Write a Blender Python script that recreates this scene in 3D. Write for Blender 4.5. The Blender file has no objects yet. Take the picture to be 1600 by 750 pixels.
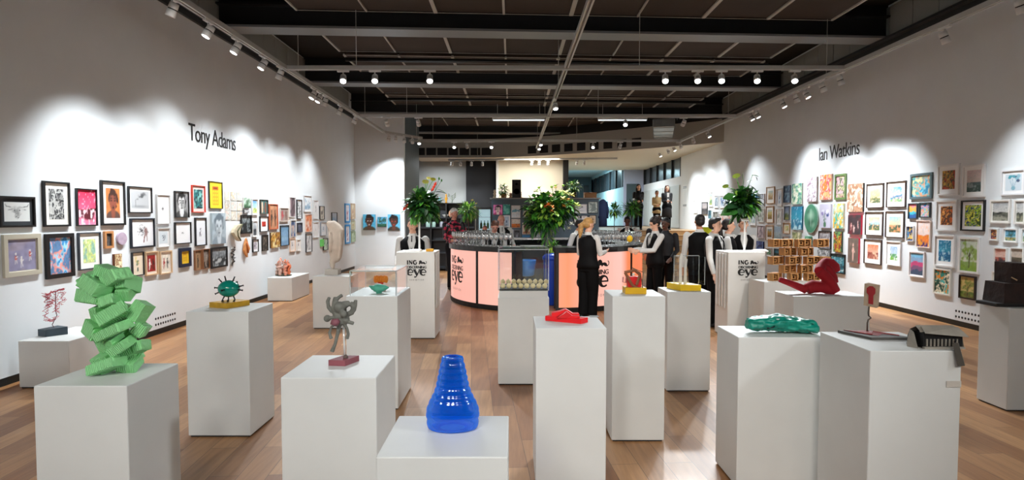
import bpy, bmesh, math, random
import numpy as np
from mathutils import Vector, Matrix
C = bpy.context.scene
COL = C.collection
PI = math.pi
R = math.radians
random.seed(7)
# ---------------------------------------------------------------- camera, world, exposure
F = 920.0; HZ = 337.0; CAMH = 1.7
PITCH = math.atan((375 - HZ) / F)
cam = bpy.data.cameras.new('camera'); cam.lens = 36 * F / 1600; cam.sensor_width = 36; cam.clip_end = 200
camo = bpy.data.objects.new('camera', cam); COL.objects.link(camo)
camo.location = (0, 0, CAMH); camo.rotation_euler = (PI / 2 - PITCH, 0, 0); C.camera = camo
C.view_settings.view_transform = 'Standard'; C.view_settings.look = 'None'
C.view_settings.exposure = 0.0; C.view_settings.gamma = 1; C.view_settings.use_curve_mapping = False
w = bpy.data.worlds.new('World'); C.world = w; w.use_nodes = True
w.node_tree.nodes['Background'].inputs[0].default_value = (.55, .62, .7, 1)
w.node_tree.nodes['Background'].inputs[1].default_value = 0.12
WALL_SPOT = 315.0
FRONT_SPOT = 320.0
CROSS_SPOT = 400.0
# room
XL, XR = -5.04, 6.85; ZC = 1.7 + 3.47; YB = -5.0
TRX, TRR, TRZ = -3.84, 5.65, 4.17

def at(px, py, Y=None, z=None, X=None):
    dx = (px - 800) / F; dy = -(py - 375) / F
    d = Vector((dx, math.cos(PITCH) + dy * math.sin(PITCH), -math.sin(PITCH) + dy * math.cos(PITCH)))
    if Y is not None: t = Y / d.y
    elif z is not None: t = (z - CAMH) / d.z
    else: t = X / d.x
    return Vector((0, 0, CAMH)) + d * t

# ---------------------------------------------------------------- materials
def lin(c):
    if isinstance(c, str):
        if len(c) == 3: c = ''.join(k * 2 for k in c)
        c = [int(c[i:i + 2], 16) / 255 for i in (0, 2, 4)]
        return tuple((v / 12.92 if v <= .04045 else ((v + .055) / 1.055) ** 2.4) for v in c)
    return tuple(c)
MC = {}
def mat(color, rough=.6, metal=0, spec=.5, noise=0, nscale=8, bump=0, emit=0, key=None):
    k = (str(color), rough, metal, spec, noise, nscale, bump, emit, key)
    if k in MC: return MC[k]
    m = bpy.data.materials.new(key or ('paint_' + str(color) if isinstance(color, str) else 'paint')); m.use_nodes = True
    nt = m.node_tree; b = nt.nodes['Principled BSDF']; c = lin(color)
    b.inputs['Base Color'].default_value = (*c, 1); b.inputs['Roughness'].default_value = rough
    b.inputs['Metallic'].default_value = metal; b.inputs['Specular IOR Level'].default_value = spec
    if noise or bump:
        tc = nt.nodes.new('ShaderNodeTexCoord'); n = nt.nodes.new('ShaderNodeTexNoise')
        n.inputs['Scale'].default_value = nscale; n.inputs['Detail'].default_value = 4
        nt.links.new(tc.outputs['Object'], n.inputs['Vector'])
        if noise:
            r = nt.nodes.new('ShaderNodeValToRGB')
            r.color_ramp.elements[0].position = .3; r.color_ramp.elements[1].position = .7
            r.color_ramp.elements[0].color = (*[v * (1 - noise) for v in c], 1)
            r.color_ramp.elements[1].color = (*[min(1, v * (1 + noise)) for v in c], 1)
            nt.links.new(n.outputs['Fac'], r.inputs[0]); nt.links.new(r.outputs[0], b.inputs['Base Color'])
        if bump:
            bp = nt.nodes.new('ShaderNodeBump'); bp.inputs['Strength'].default_value = bump; bp.inputs['Distance'].default_value = .02
            nt.links.new(n.outputs['Fac'], bp.inputs['Height']); nt.links.new(bp.outputs[0], b.inputs['Normal'])
    if emit:
        b.inputs['Emission Color'].default_value = (*c, 1); b.inputs['Emission Strength'].default_value = emit
    MC[k] = m; return m
def clear_mat(name, tint=(1, 1, 1), gloss=.12, rough=.03, density=1.0, milk=0):
    m = bpy.data.materials.new(name); m.use_nodes = True; nt = m.node_tree; nt.nodes.clear()
    o = nt.nodes.new('ShaderNodeOutputMaterial'); mx = nt.nodes.new('ShaderNodeMixShader')
    t = nt.nodes.new('ShaderNodeBsdfTransparent'); t.inputs[0].default_value = (*tint, 1)
    g = nt.nodes.new('ShaderNodeBsdfGlossy'); g.inputs['Roughness'].default_value = rough
    g.inputs['Color'].default_value = (1, 1, 1, 1)
    lw = nt.nodes.new('ShaderNodeLayerWeight'); lw.inputs[0].default_value = .35
    ma = nt.nodes.new('ShaderNodeMath'); ma.operation = 'MULTIPLY_ADD'; ma.inputs[1].default_value = density * .7; ma.inputs[2].default_value = gloss
    nt.links.new(lw.outputs['Facing'], ma.inputs[0]); nt.links.new(ma.outputs[0], mx.inputs[0])
    a = t.outputs[0]
    if milk:
        d = nt.nodes.new('ShaderNodeBsdfDiffuse'); d.inputs[0].default_value = (*tint, 1)
        m2 = nt.nodes.new('ShaderNodeMixShader'); m2.inputs[0].default_value = milk
        nt.links.new(a, m2.inputs[1]); nt.links.new(d.outputs[0], m2.inputs[2]); a = m2.outputs[0]
    nt.links.new(a, mx.inputs[1]); nt.links.new(g.outputs[0], mx.inputs[2]); nt.links.new(mx.outputs[0], o.inputs[0])
    return m
WHITE = mat('e4e8ea', .7, noise=.02, nscale=2, key='white_wall_paint')
PLINTH = mat('d9dad7', .55, noise=.03, nscale=3, bump=.03, key='white_plinth_paint')
BLACK = mat('0b0b0d', .5, key='black'); DARK = mat('1d2024', .6, key='charcoal')
FIXW = mat('d8d8d6', .4, key='white_fitting')
ACRYL = clear_mat('clear_acrylic', (.97, .98, .98), .03, .02, .35)
GLASSM = clear_mat('drinking_glass', (.94, .96, .97), .16, .08, 1.1, .10)
PICM = bpy.data.materials.new('painted_surface'); PICM.use_nodes = True
_nt = PICM.node_tree; _a = _nt.nodes.new('ShaderNodeAttribute'); _a.attribute_name = 'paint'
_nt.links.new(_a.outputs['Color'], _nt.nodes['Principled BSDF'].inputs['Base Color']); _nt.nodes['Principled BSDF'].inputs['Roughness'].default_value = .55

# ---------------------------------------------------------------- mesh helpers
class MB:
    def __init__(s): s.v = []; s.f = []; s.m = []; s.sm = []
    def add(s, vs, fs, mi=0, smooth=False):
        o = len(s.v); s.v += [tuple(v) for v in vs]; s.f += [tuple(i + o for i in f) for f in fs]
        s.m += [mi] * len(fs); s.sm += [smooth] * len(fs); return s
    def box(s, x0, x1, y0, y1, z0, z1, mi=0, M=None):
        vs = [Vector((x, y, z)) for x in (x0, x1) for y in (y0, y1) for z in (z0, z1)]
        if M is not None: vs = [M @ v for v in vs]
        return s.add(vs, [(0, 1, 3, 2), (4, 6, 7, 5), (0, 4, 5, 1), (2, 3, 7, 6), (0, 2, 6, 4), (1, 5, 7, 3)], mi)
    def bbox(s, x0, x1, y0, y1, z0, z1, b=.006, mi=0, M=None):   # box with bevelled edges
        bm = bmesh.new(); bmesh.ops.create_cube(bm, size=1)
        for v in bm.verts: v.co = Vector(((x0 + x1) / 2 + v.co.x * (x1 - x0), (y0 + y1) / 2 + v.co.y * (y1 - y0), (z0 + z1) / 2 + v.co.z * (z1 - z0)))
        bmesh.ops.bevel(bm, geom=bm.edges[:], offset=b, segments=2, affect='EDGES', profile=.5)
        return s.bm(bm, mi, M)
    def bm(s, bm, mi=0, M=None, smooth=False):
        bm.verts.index_update(); vs = [(M @ v.co if M is not None else v.co.copy()) for v in bm.verts]
        s.add(vs, [tuple(v.index for v in f.verts) for f in bm.faces], mi, smooth); bm.free(); return s
    def ell(s, c, r, mi=0, M=None, u=14, v=9):
        bm = bmesh.new(); bmesh.ops.create_uvsphere(bm, u_segments=u, v_segments=v, radius=1)
        for q in bm.verts: q.co = Vector((q.co.x * r[0], q.co.y * r[1], q.co.z * r[2]))
        T = Matrix.Translation(c) @ (M if M is not None else Matrix.Identity(4))
        return s.bm(bm, mi, T, True)
    def tube(s, pts, rad, n=10, mi=0, ref=None, caps=True, smooth=True):
        pts = [Vector(p) for p in pts]
        if not isinstance(rad, (list, tuple)): rad = [rad] * len(pts)
        vs = []; prev = None
        for i, p in enumerate(pts):
            d = (pts[min(i + 1, len(pts) - 1)] - pts[max(i - 1, 0)])
            if d.length < 1e-9: d = Vector((0, 0, 1))
            d.normalize()
            if prev is None:
                r0 = Vector(ref) if ref is not None else (Vector((1, 0, 0)) if abs(d.x) < .8 else Vector((0, 1, 0)))
            else: r0 = prev
            a = (r0 - d * r0.dot(d)); a.normalize(); b = d.cross(a); prev = a
            r = rad[i]; rx, ry = (r if isinstance(r, (list, tuple)) else (r, r))
            for k in range(n):
                t = 2 * PI * k / n; vs.append(p + a * (rx * math.cos(t)) + b * (ry * math.sin(t)))
        fs = [(i * n + k, i * n + (k + 1) % n, (i + 1) * n + (k + 1) % n, (i + 1) * n + k) for i in range(len(pts) - 1) for k in range(n)]
        if caps: fs += [tuple(range(n))[::-1], tuple((len(pts) - 1) * n + k for k in range(n))]
        return s.add(vs, fs, mi, smooth)
    def lathe(s, prof, n=16, c=(0, 0, 0), mi=0, smooth=True, caps=True, sx=1, sy=1):
        vs = [(c[0] + r * math.cos(2 * PI * k / n) * sx, c[1] + r * math.sin(2 * PI * k / n) * sy, c[2] + z) for r, z in prof for k in range(n)]
        fs = [(i * n + k, i * n + (k + 1) % n, (i + 1) * n + (k + 1) % n, (i + 1) * n + k) for i in range(len(prof) - 1) for k in range(n)]
        if caps: fs += [tuple(range(n))[::-1], tuple((len(prof) - 1) * n + k for k in range(n))]
        return s.add(vs, fs, mi, smooth)
    def prism(s, pts, y0, y1, mi=0, M=None, smooth=False):         # outline in (x,z), extruded along y
        n = len(pts); vs = [Vector((x, y0, z)) for x, z in pts] + [Vector((x, y1, z)) for x, z in pts]
        if M is not None: vs = [M @ v for v in vs]
        return s.add(vs, [tuple(range(n)), tuple(range(n, 2 * n))[::-1]] + [(i, (i + 1) % n + 0, (i + 1) % n + n, i + n)[::-1] for i in range(n)], mi, smooth)
    def build(s, name, mats, parent=None, loc=None, rz=0, fix=True):
        me = bpy.data.meshes.new(name); me.from_pydata(s.v, [], s.f)
        for m in (mats if isinstance(mats, (list, tuple)) else [mats]): me.materials.append(m)
        me.polygons.foreach_set('material_index', s.m); me.polygons.foreach_set('use_smooth', s.sm)
        if fix:
            b = bmesh.new(); b.from_mesh(me); bmesh.ops.recalc_face_normals(b, faces=b.faces[:]); b.to_mesh(me); b.free()
        o = bpy.data.objects.new(name, me); COL.objects.link(o)
        if parent is not None: o.parent = parent
        if loc is not None: o.location = loc
        if rz: o.rotation_euler.z = rz
        return o
def tag(o, label=None, cat=None, group=None, kind=None):
    if label: o['label'] = label
    if cat: o['category'] = cat
    if group: o['group'] = group
    if kind: o['kind'] = kind
    return o
def thing(name, label, cat, loc=(0, 0, 0), rz=0, group=None):
    o = bpy.data.objects.new(name, None); COL.objects.link(o); o.empty_display_size = .1
    o.location = loc; o.rotation_euler = (0, 0, rz); return tag(o, label, cat, group)
def struct(name, mb, mats): return tag(mb.build(name, mats), kind='structure')
KIDS = {}
def copy_tree(o, parent=None):
    c = o.copy(); COL.objects.link(c); c.parent = parent
    for ch in o.children:
        if ch.type != 'LIGHT': copy_tree(ch, c)
    return c
def aim(d):   # matrix whose -Z looks along d
    return Vector(d).to_track_quat('-Z', 'Y').to_matrix().to_4x4()
def remesh(o, vox, smooth=True):
    m = o.modifiers.new('union', 'REMESH'); m.mode = 'VOXEL'; m.voxel_size = vox; m.use_smooth_shade = smooth
    if smooth:
        s = o.modifiers.new('soften', 'SMOOTH'); s.factor = .5; s.iterations = 3
    return o
def text2d(body, size, spacing=1.0):
    cu = bpy.data.curves.new('tmp', 'FONT'); cu.body = body; cu.size = size; cu.resolution_u = 3; cu.space_character = spacing
    cu.align_x = 'CENTER'
    o = bpy.data.objects.new('tmp', cu); COL.objects.link(o); bpy.context.view_layer.update()
    me = o.evaluated_get(bpy.context.evaluated_depsgraph_get()).to_mesh()
    vs = [(v.co.x, v.co.y) for v in me.vertices]; fs = [tuple(p.vertices) for p in me.polygons]
    bpy.data.objects.remove(o); bpy.data.curves.remove(cu); return vs, fs
def stroke2d(pts, wid):   # variable width pen stroke
    vs = []; n = len(pts)
    for i, (x, y) in enumerate(pts):
        x0, y0 = pts[max(i - 1, 0)]; x1, y1 = pts[min(i + 1, n - 1)]
        l = math.hypot(x1 - x0, y1 - y0) or 1; nx, ny = -(y1 - y0) / l, (x1 - x0) / l; q = wid[i] / 2 if isinstance(wid, (list, tuple)) else wid / 2
        vs += [(x + nx * q, y + ny * q), (x - nx * q, y - ny * q)]
    return vs, [(2 * i, 2 * i + 1, 2 * i + 3, 2 * i + 2) for i in range(n - 1)]

# ---------------------------------------------------------------- the room
# floor of oak boards
fl = bpy.data.materials.new('oak_boards'); fl.use_nodes = True; nt = fl.node_tree; b = nt.nodes['Principled BSDF']
tc = nt.nodes.new('ShaderNodeTexCoord'); mp = nt.nodes.new('ShaderNodeMapping'); mp.inputs['Rotation'].default_value = (0, 0, R(90 - 4))
br = nt.nodes.new('ShaderNodeTexBrick'); br.offset = .37; br.squash = 1
br.inputs['Scale'].default_value = 1; br.inputs['Brick Width'].default_value = 1.3; br.inputs['Row Height'].default_value = .19
br.inputs['Mortar Size'].default_value = .0018; br.inputs['Mortar Smooth'].default_value = .1; br.inputs['Bias'].default_value = 0
br.inputs['Color1'].default_value = (*lin('8a5a34'), 1); br.inputs['Color2'].default_value = (*lin('b98a5c'), 1); br.inputs['Mortar'].default_value = (*lin('5b412c'), 1)
gn = nt.nodes.new('ShaderNodeTexNoise'); gm = nt.nodes.new('ShaderNodeMapping'); gm.inputs['Scale'].default_value = (14, 1.1, 1)
gm.inputs['Rotation'].default_value = (0, 0, R(-4)); gn.inputs['Scale'].default_value = 2.2; gn.inputs['Detail'].default_value = 6
mx = nt.nodes.new('ShaderNodeMix'); mx.data_type = 'RGBA'; mx.blend_type = 'MULTIPLY'; mx.inputs[0].default_value = .45
cr = nt.nodes.new('ShaderNodeValToRGB'); cr.color_ramp.elements[0].position = .3; cr.color_ramp.elements[0].color = (.45, .38, .33, 1); cr.color_ramp.elements[1].position = .65
L = nt.links.new
L(tc.outputs['Object'], mp.inputs[0]); L(mp.outputs[0], br.inputs[0]); L(tc.outputs['Object'], gm.inputs[0]); L(gm.outputs[0], gn.inputs[0])
L(gn.outputs['Fac'], cr.inputs[0]); L(br.outputs['Color'], mx.inputs[6]); L(cr.outputs[0], mx.inputs[7]); L(mx.outputs[2], b.inputs['Base Color'])
b.inputs['Roughness'].default_value = .42
struct('floor', MB().box(XL - .3, XR + .3, YB, 46, -.1, 0), fl)
struct('wall_left', MB().box(XL - .25, XL, YB, 18.9, .09, ZC + .4), WHITE)
struct('wall_right', MB().box(XR, XR + .25, YB, 24, .09, ZC + .4), WHITE)
struct('wall_rear', MB().box(XL - .3, XR + .3, YB - .2, YB, 0, ZC + .4), WHITE)
struct('wall_niche', MB().box(XL - .2, -3.45, 18.9, 19.1, 0, ZC + .4), WHITE)
GREYB = mat('4b5a63', .6, key='blue_grey_paint')
struct('wall_return', MB().box(-3.6, -3.44, 19.1, 21.9, 0, ZC + .4), GREYB)
struct('wall_back_left', MB().box(-5, -1.9, 26, 26.2, 0, ZC), mat('a9adab', .7, key='grey_back_wall'))
struct('wall_back_black', MB().box(-2.0, -.68, 25.7, 25.9, 0, ZC), mat('101216', .8, key='black_back_wall'))
struct('wall_back_cream', MB().box(-.68, 2.3, 25.6, 25.8, 0, ZC), mat('e3ddcb', .7, key='cream_back_wall'))
struct('wall_back_post', MB().box(2.2, 2.42, 25.3, 25.6, 0, 4.2), BLACK)
struct('wall_back_trim', MB().box(-.68, -.58, 25.4, 25.6, 0, 4.2), WHITE)
SKIRT = mat('1c2a30', .5, key='shadow_gap_skirting')
struct('baseboard_left', MB().box(XL - .2, XL - .03, YB, 18.9, 0, .09), SKIRT)
struct('baseboard_right', MB().box(XR + .03, XR + .2, YB, 24, 0, .09), SKIRT)
# upper cladding joints and the cable ledge over the picture walls
UP = mat('8f8f88', .7, key='grey_cladding')
for side, X, s, nm in (('left', XL, 1, 'trim_1'), ('right', XR, -1, 'trim_2')):
    m = MB(); y1 = 18.8 if s > 0 else 24
    y = YB + .3
    while y < y1 - .62:
        m.box(*sorted((X, X + s * .03)), y, y + .6, 4.93, ZC + .3); y += .62
    struct('wall_%s_cladding' % side, m, UP)
    m = MB(); m.box(*sorted((X, X + s * .16)), YB, y1, 4.86, 4.90); m.box(*sorted((X, X + s * .05)), YB, y1, 4.76, 4.86)
    struct(nm, m, mat('26282a', .5, key='dark_ledge'))
# ceiling slab, panels, beams, hung pipes
struct('ceiling', MB().box(XL - .3, XR + .3, YB, 24.4, ZC + .35, ZC + .5), mat('141312', .9, key='dark_soffit'))
PANEL = mat('3a3029', .85, noise=.15, nscale=1.2, key='brown_acoustic_panel'); EDGE = mat('b9b6ae', .5, key='panel_edge')
SK = math.tan(R(3.6))
def beam_y(i, x): return 10.55 + (i - 1) * 4.2 + SK * (x - .9) * .9
for i in range(-2, 4):
    y0 = beam_y(i, .9) + .35; ymid = (y0 + beam_y(i + 1, .9)) / 2
    for (a, bb) in ((y0 + .35, ymid - .05), (ymid + .25, beam_y(i + 1, .9) - .25)):
        for k in range(8):
            x0 = -3.62 + k * 1.16; x1 = x0 + 1.16
            vs = []
            sh = lambda x: SK * (x - .9) * .9
            g = thing('ceiling_panel', None, None) if False else None
            m = MB(); m.add([(x0 + .015, a + sh(x0), ZC), (x1 - .015, a + sh(x1), ZC), (x1 - .015, bb + sh(x1), ZC), (x0 + .015, bb + sh(x0), ZC),
                             (x0 + .015, a + sh(x0), ZC + .05), (x1 - .015, a + sh(x1), ZC + .05), (x1 - .015, bb + sh(x1), ZC + .05), (x0 + .015, bb + sh(x0), ZC + .05)],
                            [(0, 1, 2, 3), (4, 5, 6, 7), (0, 1, 5, 4), (1, 2, 6, 5), (2, 3, 7, 6), (3, 0, 4, 7)])
            struct('ceiling_panel', m, PANEL)
    m = MB()
    for (a, bb) in ((y0 + .35, ymid - .05), (ymid + .25, beam_y(i + 1, .9) - .25)):
        for k in range(9):
            x = -3.62 + k * 1.16; wd = (.016, .012, .03, .02, .035, .012, .03, .025, .016)[k]
            m.box(x - wd, x + wd, a + SK * (x - .9) * .9, bb + SK * (x - .9) * .9, ZC - .03, ZC + .01)
        for yy in (a, bb):
            m.add([(-3.62, yy + sh(-3.62) - .012, ZC - .02), (5.66, yy + sh(5.66) - .012, ZC - .02), (5.66, yy + sh(5.66) + .012, ZC - .02), (-3.62, yy + sh(-3.62) + .012, ZC - .02)], [(0, 1, 2, 3)])
    struct('ceiling_panel_edging', m, EDGE)
BW = mat('191b1e', .55, key='black_steel'); BF = mat('85898a', .45, metal=.2, key='grey_flange')
for i in range(-2, 5):
    yc = beam_y(i, .9); an = math.atan(SK * .9)
    M = Matrix.Translation((.9, yc, 0)) @ Matrix.Rotation(an, 4, 'Z')
    m = MB(); m.box(-6.1, 6.1, .0, .12, 4.95, ZC + .36, 0, M); m.box(-6.1, 6.1, -.12, .30, 4.9, 4.94, 1, M)
    m.box(-6.1, 6.1, -.12, .30, 5.28, 5.31, 0, M)
    struct('ceiling_beam', m, [BW, BF])
    if -1 <= i < 3:
        M2 = Matrix.Translation((.9, yc + 2.2, 0)) @ Matrix.Rotation(an, 4, 'Z')
        m = MB(); m.tube([M2 @ Vector((-4.4, 0, 4.98)), M2 @ Vector((4.7, 0, 4.98))], .045, 10)
        tag(m.build('service_pipe', mat('101112', .3, key='black_pipe')), ['black pipe hung under the ceiling panels before the first beam', 'black ceiling pipe just ahead of the nearest crossing beam',
             'black ceiling pipe between the first and second crossing beams', 'black ceiling pipe between the second and third crossing beams'][i + 1], 'pipe', 'black pipes under the ceiling')
# far bulkhead: curved, with dark openings, and the pale soffit behind it
BH = mat('b4b1a8', .7, key='pale_bulkhead')
prof = []
for k in range(25):
    t = k / 24; x = -4.0 + t * 10.9; y = 24.3 - 5.2 * max(0, (t - .25) / .75) ** 1.5; prof.append((x, y))
m = MB()
zb, zt = 1.7 + 2.38, 1.7 + 3.14
for (xa, ya), (xb2, yb2) in zip(prof, prof[1:]):
    m.add([(xa, ya, zb), (xb2, yb2, zb), (xb2, yb2, zt), (xa, ya, zt)], [(0, 1, 2, 3)])
    m.add([(xa, ya, zb), (xb2, yb2, zb), (xb2, 31, zb + .0), (xa, 31, zb + .0)], [(0, 1, 2, 3)], 1)
    m.add([(xa, ya, zt), (xb2, yb2, zt), (xb2, yb2 + .3, ZC + .4), (xa, ya + .3, ZC + .4)], [(0, 1, 2, 3)], 2)
struct('ceiling_bulkhead', m, [BH, mat('cfc9b8', .7, key='cream_soffit'), mat('2a2826', .8, key='dark_upstand')])
m = MB(); 
for k in list(range(0, 7)) + list(range(10, 19)):
    (xa, ya), (xb2, yb2) = prof[k], prof[k + 1]
    m.add([(xa + .03, ya - .01, zb + .1), (xb2 - .03, yb2 - .01, zb + .1), (xb2 - .03, yb2 - .01, zb + .4), (xa + .03, ya - .01, zb + .4)], [(0, 1, 2, 3)])
    m.add([(xa + .03, ya + .1, zb + .1), (xb2 - .03, yb2 + .1, zb + .1), (xb2 - .03, yb2 + .1, zb + .4), (xa + .03, ya + .1, zb + .4)], [(0, 1, 2, 3)])
struct('trim_3', m, mat('1b1a1a', .7, key='vent_dark'))
# far right: raised floor, side walls with high windows
struct('floor_raised', MB().box(2.6, 6.85, 21.2, 31, 1.05, 1.17), mat('a58a6a', .5, key='raised_oak'))
struct('wall_raised_front', MB().box(2.5, 4.3, 21.2, 21.3, 0, 1.17), WHITE)
struct('wall_right_far', MB().box(6.85, 7.0, 24, 30.7, 0, 3.3).box(6.85, 7.0, 24, 30.7, 4.3, 4.5), WHITE)
PANELW = mat('c9cfce', .5, key='pale_glass_panel')
m = MB()
for k in range(5): m.box(6.80, 6.85, 24.05 + k * 1.32, 24.05 + k * 1.32 + 1.26, 1.2, 2.95)
struct('wall_right_far_cladding', m, PANELW)
WING = mat('3c4348', .25, key='dark_window_glass')
m = MB(); m.box(6.9, 6.95, 24, 30.7, 3.3, 4.3)
struct('window_1', m, WING)
m = MB()
for k in range(6): m.box(6.83, 6.9, 24.0 + k * 1.32, 24.08 + k * 1.32, 3.3, 4.3)
struct('window_frame_1', m, DARK)
struct('wall_far_end', MB().box(5.8, 6.85, 30.7, 30.8, 1.0, 4.6), mat('aab4cb', .6, key='blue_white_wall'))
struct('door_1', MB().box(5.95, 6.6, 30.64, 30.7, 1.17, 3.35), mat('3d5157', .5, key='grey_door'))
struct('wall_corridor', MB().box(5.8, 5.95, 30.8, 43, 0, 3.2).box(5.8, 5.95, 30.8, 43, 4.3, 4.6), mat('b6cdd2', .6, key='cool_white'))
struct('window_2', MB().box(5.86, 5.9, 30.8, 43, 3.2, 4.3), WING)
m = MB()
for k in range(7): m.box(5.78, 5.88, 31 + k * 2, 31.25 + k * 2, 3.2, 4.3)
struct('window_frame_2', m, DARK)
struct('wall_corridor_end', MB().box(2.0, 6, 43, 43.2, 0, 4.6), mat('4b6068', .6, key='teal_grey'))
struct('wall_corridor_left', MB().box(2.3, 2.45, 25.8, 43, 0, 4.6), mat('8c9ca1', .6, key='cool_grey'))
struct('ceiling_corridor', MB().box(2.3, 6.9, 30.9, 43, 4.5, 4.6), mat('b9cdd6', .6, key='cool_ceiling'))
m = MB()
for x in (3.0, 3.6, 4.4, 5.2): m.box(x, x + .35, 42.8, 42.9, 1.0, 3.9)
struct('window_3', m, mat('141b1f', .3, key='night_glass'))
# oak steps up to the raised floor
m = MB(); n = 8
for k in range(n): m.box(4.3, 6.6, 16.6 + k * .575, 21.2, k * 1.17 / n + .002, (k + 1) * 1.17 / n - .02, 0).box(4.29, 6.61, 16.58 + k * .575, 21.2, (k + 1) * 1.17 / n - .02, (k + 1) * 1.17 / n, 1)
struct('floor_steps', m, [mat('d0a877', .5, noise=.1, nscale=4, key='oak_riser'), mat('a27c50', .5, key='oak_tread')])
# wall lettering
def lettering(body, label, px0, px1, pyb, X):
    rz = PI / 2 if X < 0 else -PI / 2
    vs, fs = text2d(body, 1.0, .92); xs = [v[0] for v in vs]; y0 = at(px0, pyb, X=X); y1 = at(px1, pyb, X=X)
    wd = abs(y1.y - y0.y); sx = wd / (max(xs) - min(xs)); zc = None
    m = MB(); n = len(vs); mi = min(xs) + (max(xs) - min(xs)) / 2
    m.add([((x - mi) * sx, -.006, y * sx * 1.18) for x, y in vs] + [((x - mi) * sx, 0, y * sx * 1.18) for x, y in vs], list(fs) + [tuple(i + n for i in f) for f in fs])
    p = at((px0 + px1) / 2, pyb, X=X)
    o = m.build('wall_lettering', mat('1a1b1d', .5, key='black_vinyl'), None, (X, (y0.y + y1.y) / 2, p.z), rz, fix=False); tag(o, label, 'lettering')
lettering('Tony Adams', 'black vinyl name lettering high on the pale wall above the portraits', 295, 368, 227, XL + .002)
lettering('Ian Watkins', 'black vinyl name lettering high on the pale wall above the landscapes', 1280, 1343, 246, XR - .002)
# round ventilation holes low in the walls
def vent(px0, px1, py, X, label):
    p0 = at(px0, py, X=X); p1 = at(px1, py, X=X); m = MB(); s = 1 if X < 0 else -1
    ya, yb = sorted((p0.y, p1.y)); p = at((px0 + px1) / 2, py, X=X)
    t = thing('air_vent', label, 'vent', (X, (ya + yb) / 2, p.z)); yc = (ya + yb) / 2
    MB().box(*sorted((0, s * .002)), ya - yc - .05, yb - yc + .05, -.13, .045).build('vent_plate', WHITE, t)
    for r in range(2):
        for k in range(9): MB().tube([(s * .001, ya - yc + (yb - ya) * k / 8, -r * .085), (s * .004, ya - yc + (yb - ya) * k / 8, -r * .085)], .018, 10).build('vent_hole', BLACK, t)
vent(243, 273, 494, XL, 'two rows of round black vent holes low behind the plinth of the spiky ball')
vent(1494, 1535, 490, XR, 'two rows of round black vent holes low on the wall under the landscapes')
# ---------------------------------------------------------------- lighting tracks and spotlights
TRK = mat('b9b9b5', .4, key='track_white')
def track(a, b, label, size=.035):
    a = Vector(a); b = Vector(b); m = MB(); d = (b - a).normalized(); n = Vector((-d.y, d.x, 0))
    for s in (-1, 1):
        o = n * s * size * .75
        vs = [a + o + n * q * .012 + Vector((0, 0, z)) for q in (-1, 1) for z in (0, .06)] + [b + o + n * q * .012 + Vector((0, 0, z)) for q in (-1, 1) for z in (0, .06)]
        m.add(vs, [(0, 1, 3, 2), (4, 6, 7, 5), (0, 4, 5, 1), (2, 3, 7, 6), (0, 2, 6, 4), (1, 5, 7, 3)])
    vs = [a + n * q * size + Vector((0, 0, z)) for q in (-1, 1) for z in (.045, .07)] + [b + n * q * size + Vector((0, 0, z)) for q in (-1, 1) for z in (.045, .07)]
    m.add(vs, [(0, 1, 3, 2), (4, 6, 7, 5), (0, 4, 5, 1), (2, 3, 7, 6), (0, 2, 6, 4), (1, 5, 7, 3)])
    L = (b - a).length; k = 1.2
    t = thing('lighting_track', label, 'lighting track', a, group='suspended lighting tracks')
    o = m.build('rail', TRK, t); o.matrix_parent_inverse = Matrix.Translation(-a)
    while k < L:
        p = a + d * k
        o = MB().tube([p + Vector((0, 0, .06)), Vector((p.x, p.y, ZC + .3))], .006, 6).build('suspension_wire', TRK, t); o.matrix_parent_inverse = Matrix.Translation(-a); k += 4.8
    return t
track((TRX, YB + .1, TRZ), (TRX, 17.75, TRZ), 'long white lighting track along the side of the portrait wall')
track((TRX, 17.75, TRZ), (-2.85, 18.75, TRZ - .05), 'short angled lighting track bending round the niche with the sky blue portraits')
track((TRR, YB + .1, TRZ), (TRR, 23.5, TRZ), 'long white lighting track along the side of the landscape wall')
track((.92, 1, TRZ + .02), (.92, 22, TRZ + .02), 'white lighting track running down the middle of the ceiling')
CY = (10.1, 14.9, 19.8)
for y, nm in zip(CY, ('nearest', 'second', 'third')):
    track((TRX, y, TRZ), (TRR, y, TRZ), 'white lighting track crossing the room, %s of the crossing tracks' % nm)
track((-2.6, 24.2, 3.95), (4.2, 23.6, 3.95), 'dark thin lighting track under the pale soffit at the back of the room')
LENS_ON = mat('ffffff', .3, emit=14, key='lit_lens'); LENS_OFF = mat('cfcfcc', .3, key='unlit_lens')
def spot_proto(lit):
    t = bpy.data.objects.new('track_spotlight', None); COL.objects.link(t)
    MB().bbox(-.10, .10, -.022, .022, -.035, 0, .006).build('adapter', FIXW, t)
    MB().tube([(0, 0, -.035), (0, 0, -.10)], .012, 8).build('stem', FIXW, t)
    # the head hangs at (0,0,-.15) and points along its own -Z
    h = MB().lathe([(.034, .085), (.05, .08), (.052, .02), (.047, .015), (.047, .005), (.055, 0), (.055, -.07), (.05, -.075), (.046, -.06)], 18)
    ho = h.build('lamp_head', FIXW, t); ho.location = (0, 0, -.15)
    MB().lathe([(.0488, .018), (.0488, .004)], 18, caps=False).build('cooling_ring', BLACK, ho)
    MB().lathe([(.001, -.071), (.046, -.071), (.046, -.064), (.001, -.064)], 18).build('lens', LENS_ON if lit else LENS_OFF, ho)
    return t
PRO = {True: spot_proto(True), False: spot_proto(False)}
USED = {True: 0, False: 0}
ORD = 'first second third fourth fifth sixth seventh eighth ninth tenth eleventh twelfth thirteenth fourteenth fifteenth sixteenth seventeenth eighteenth nineteenth twentieth'.split()
LCOL = (.9, .96, 1)
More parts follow.
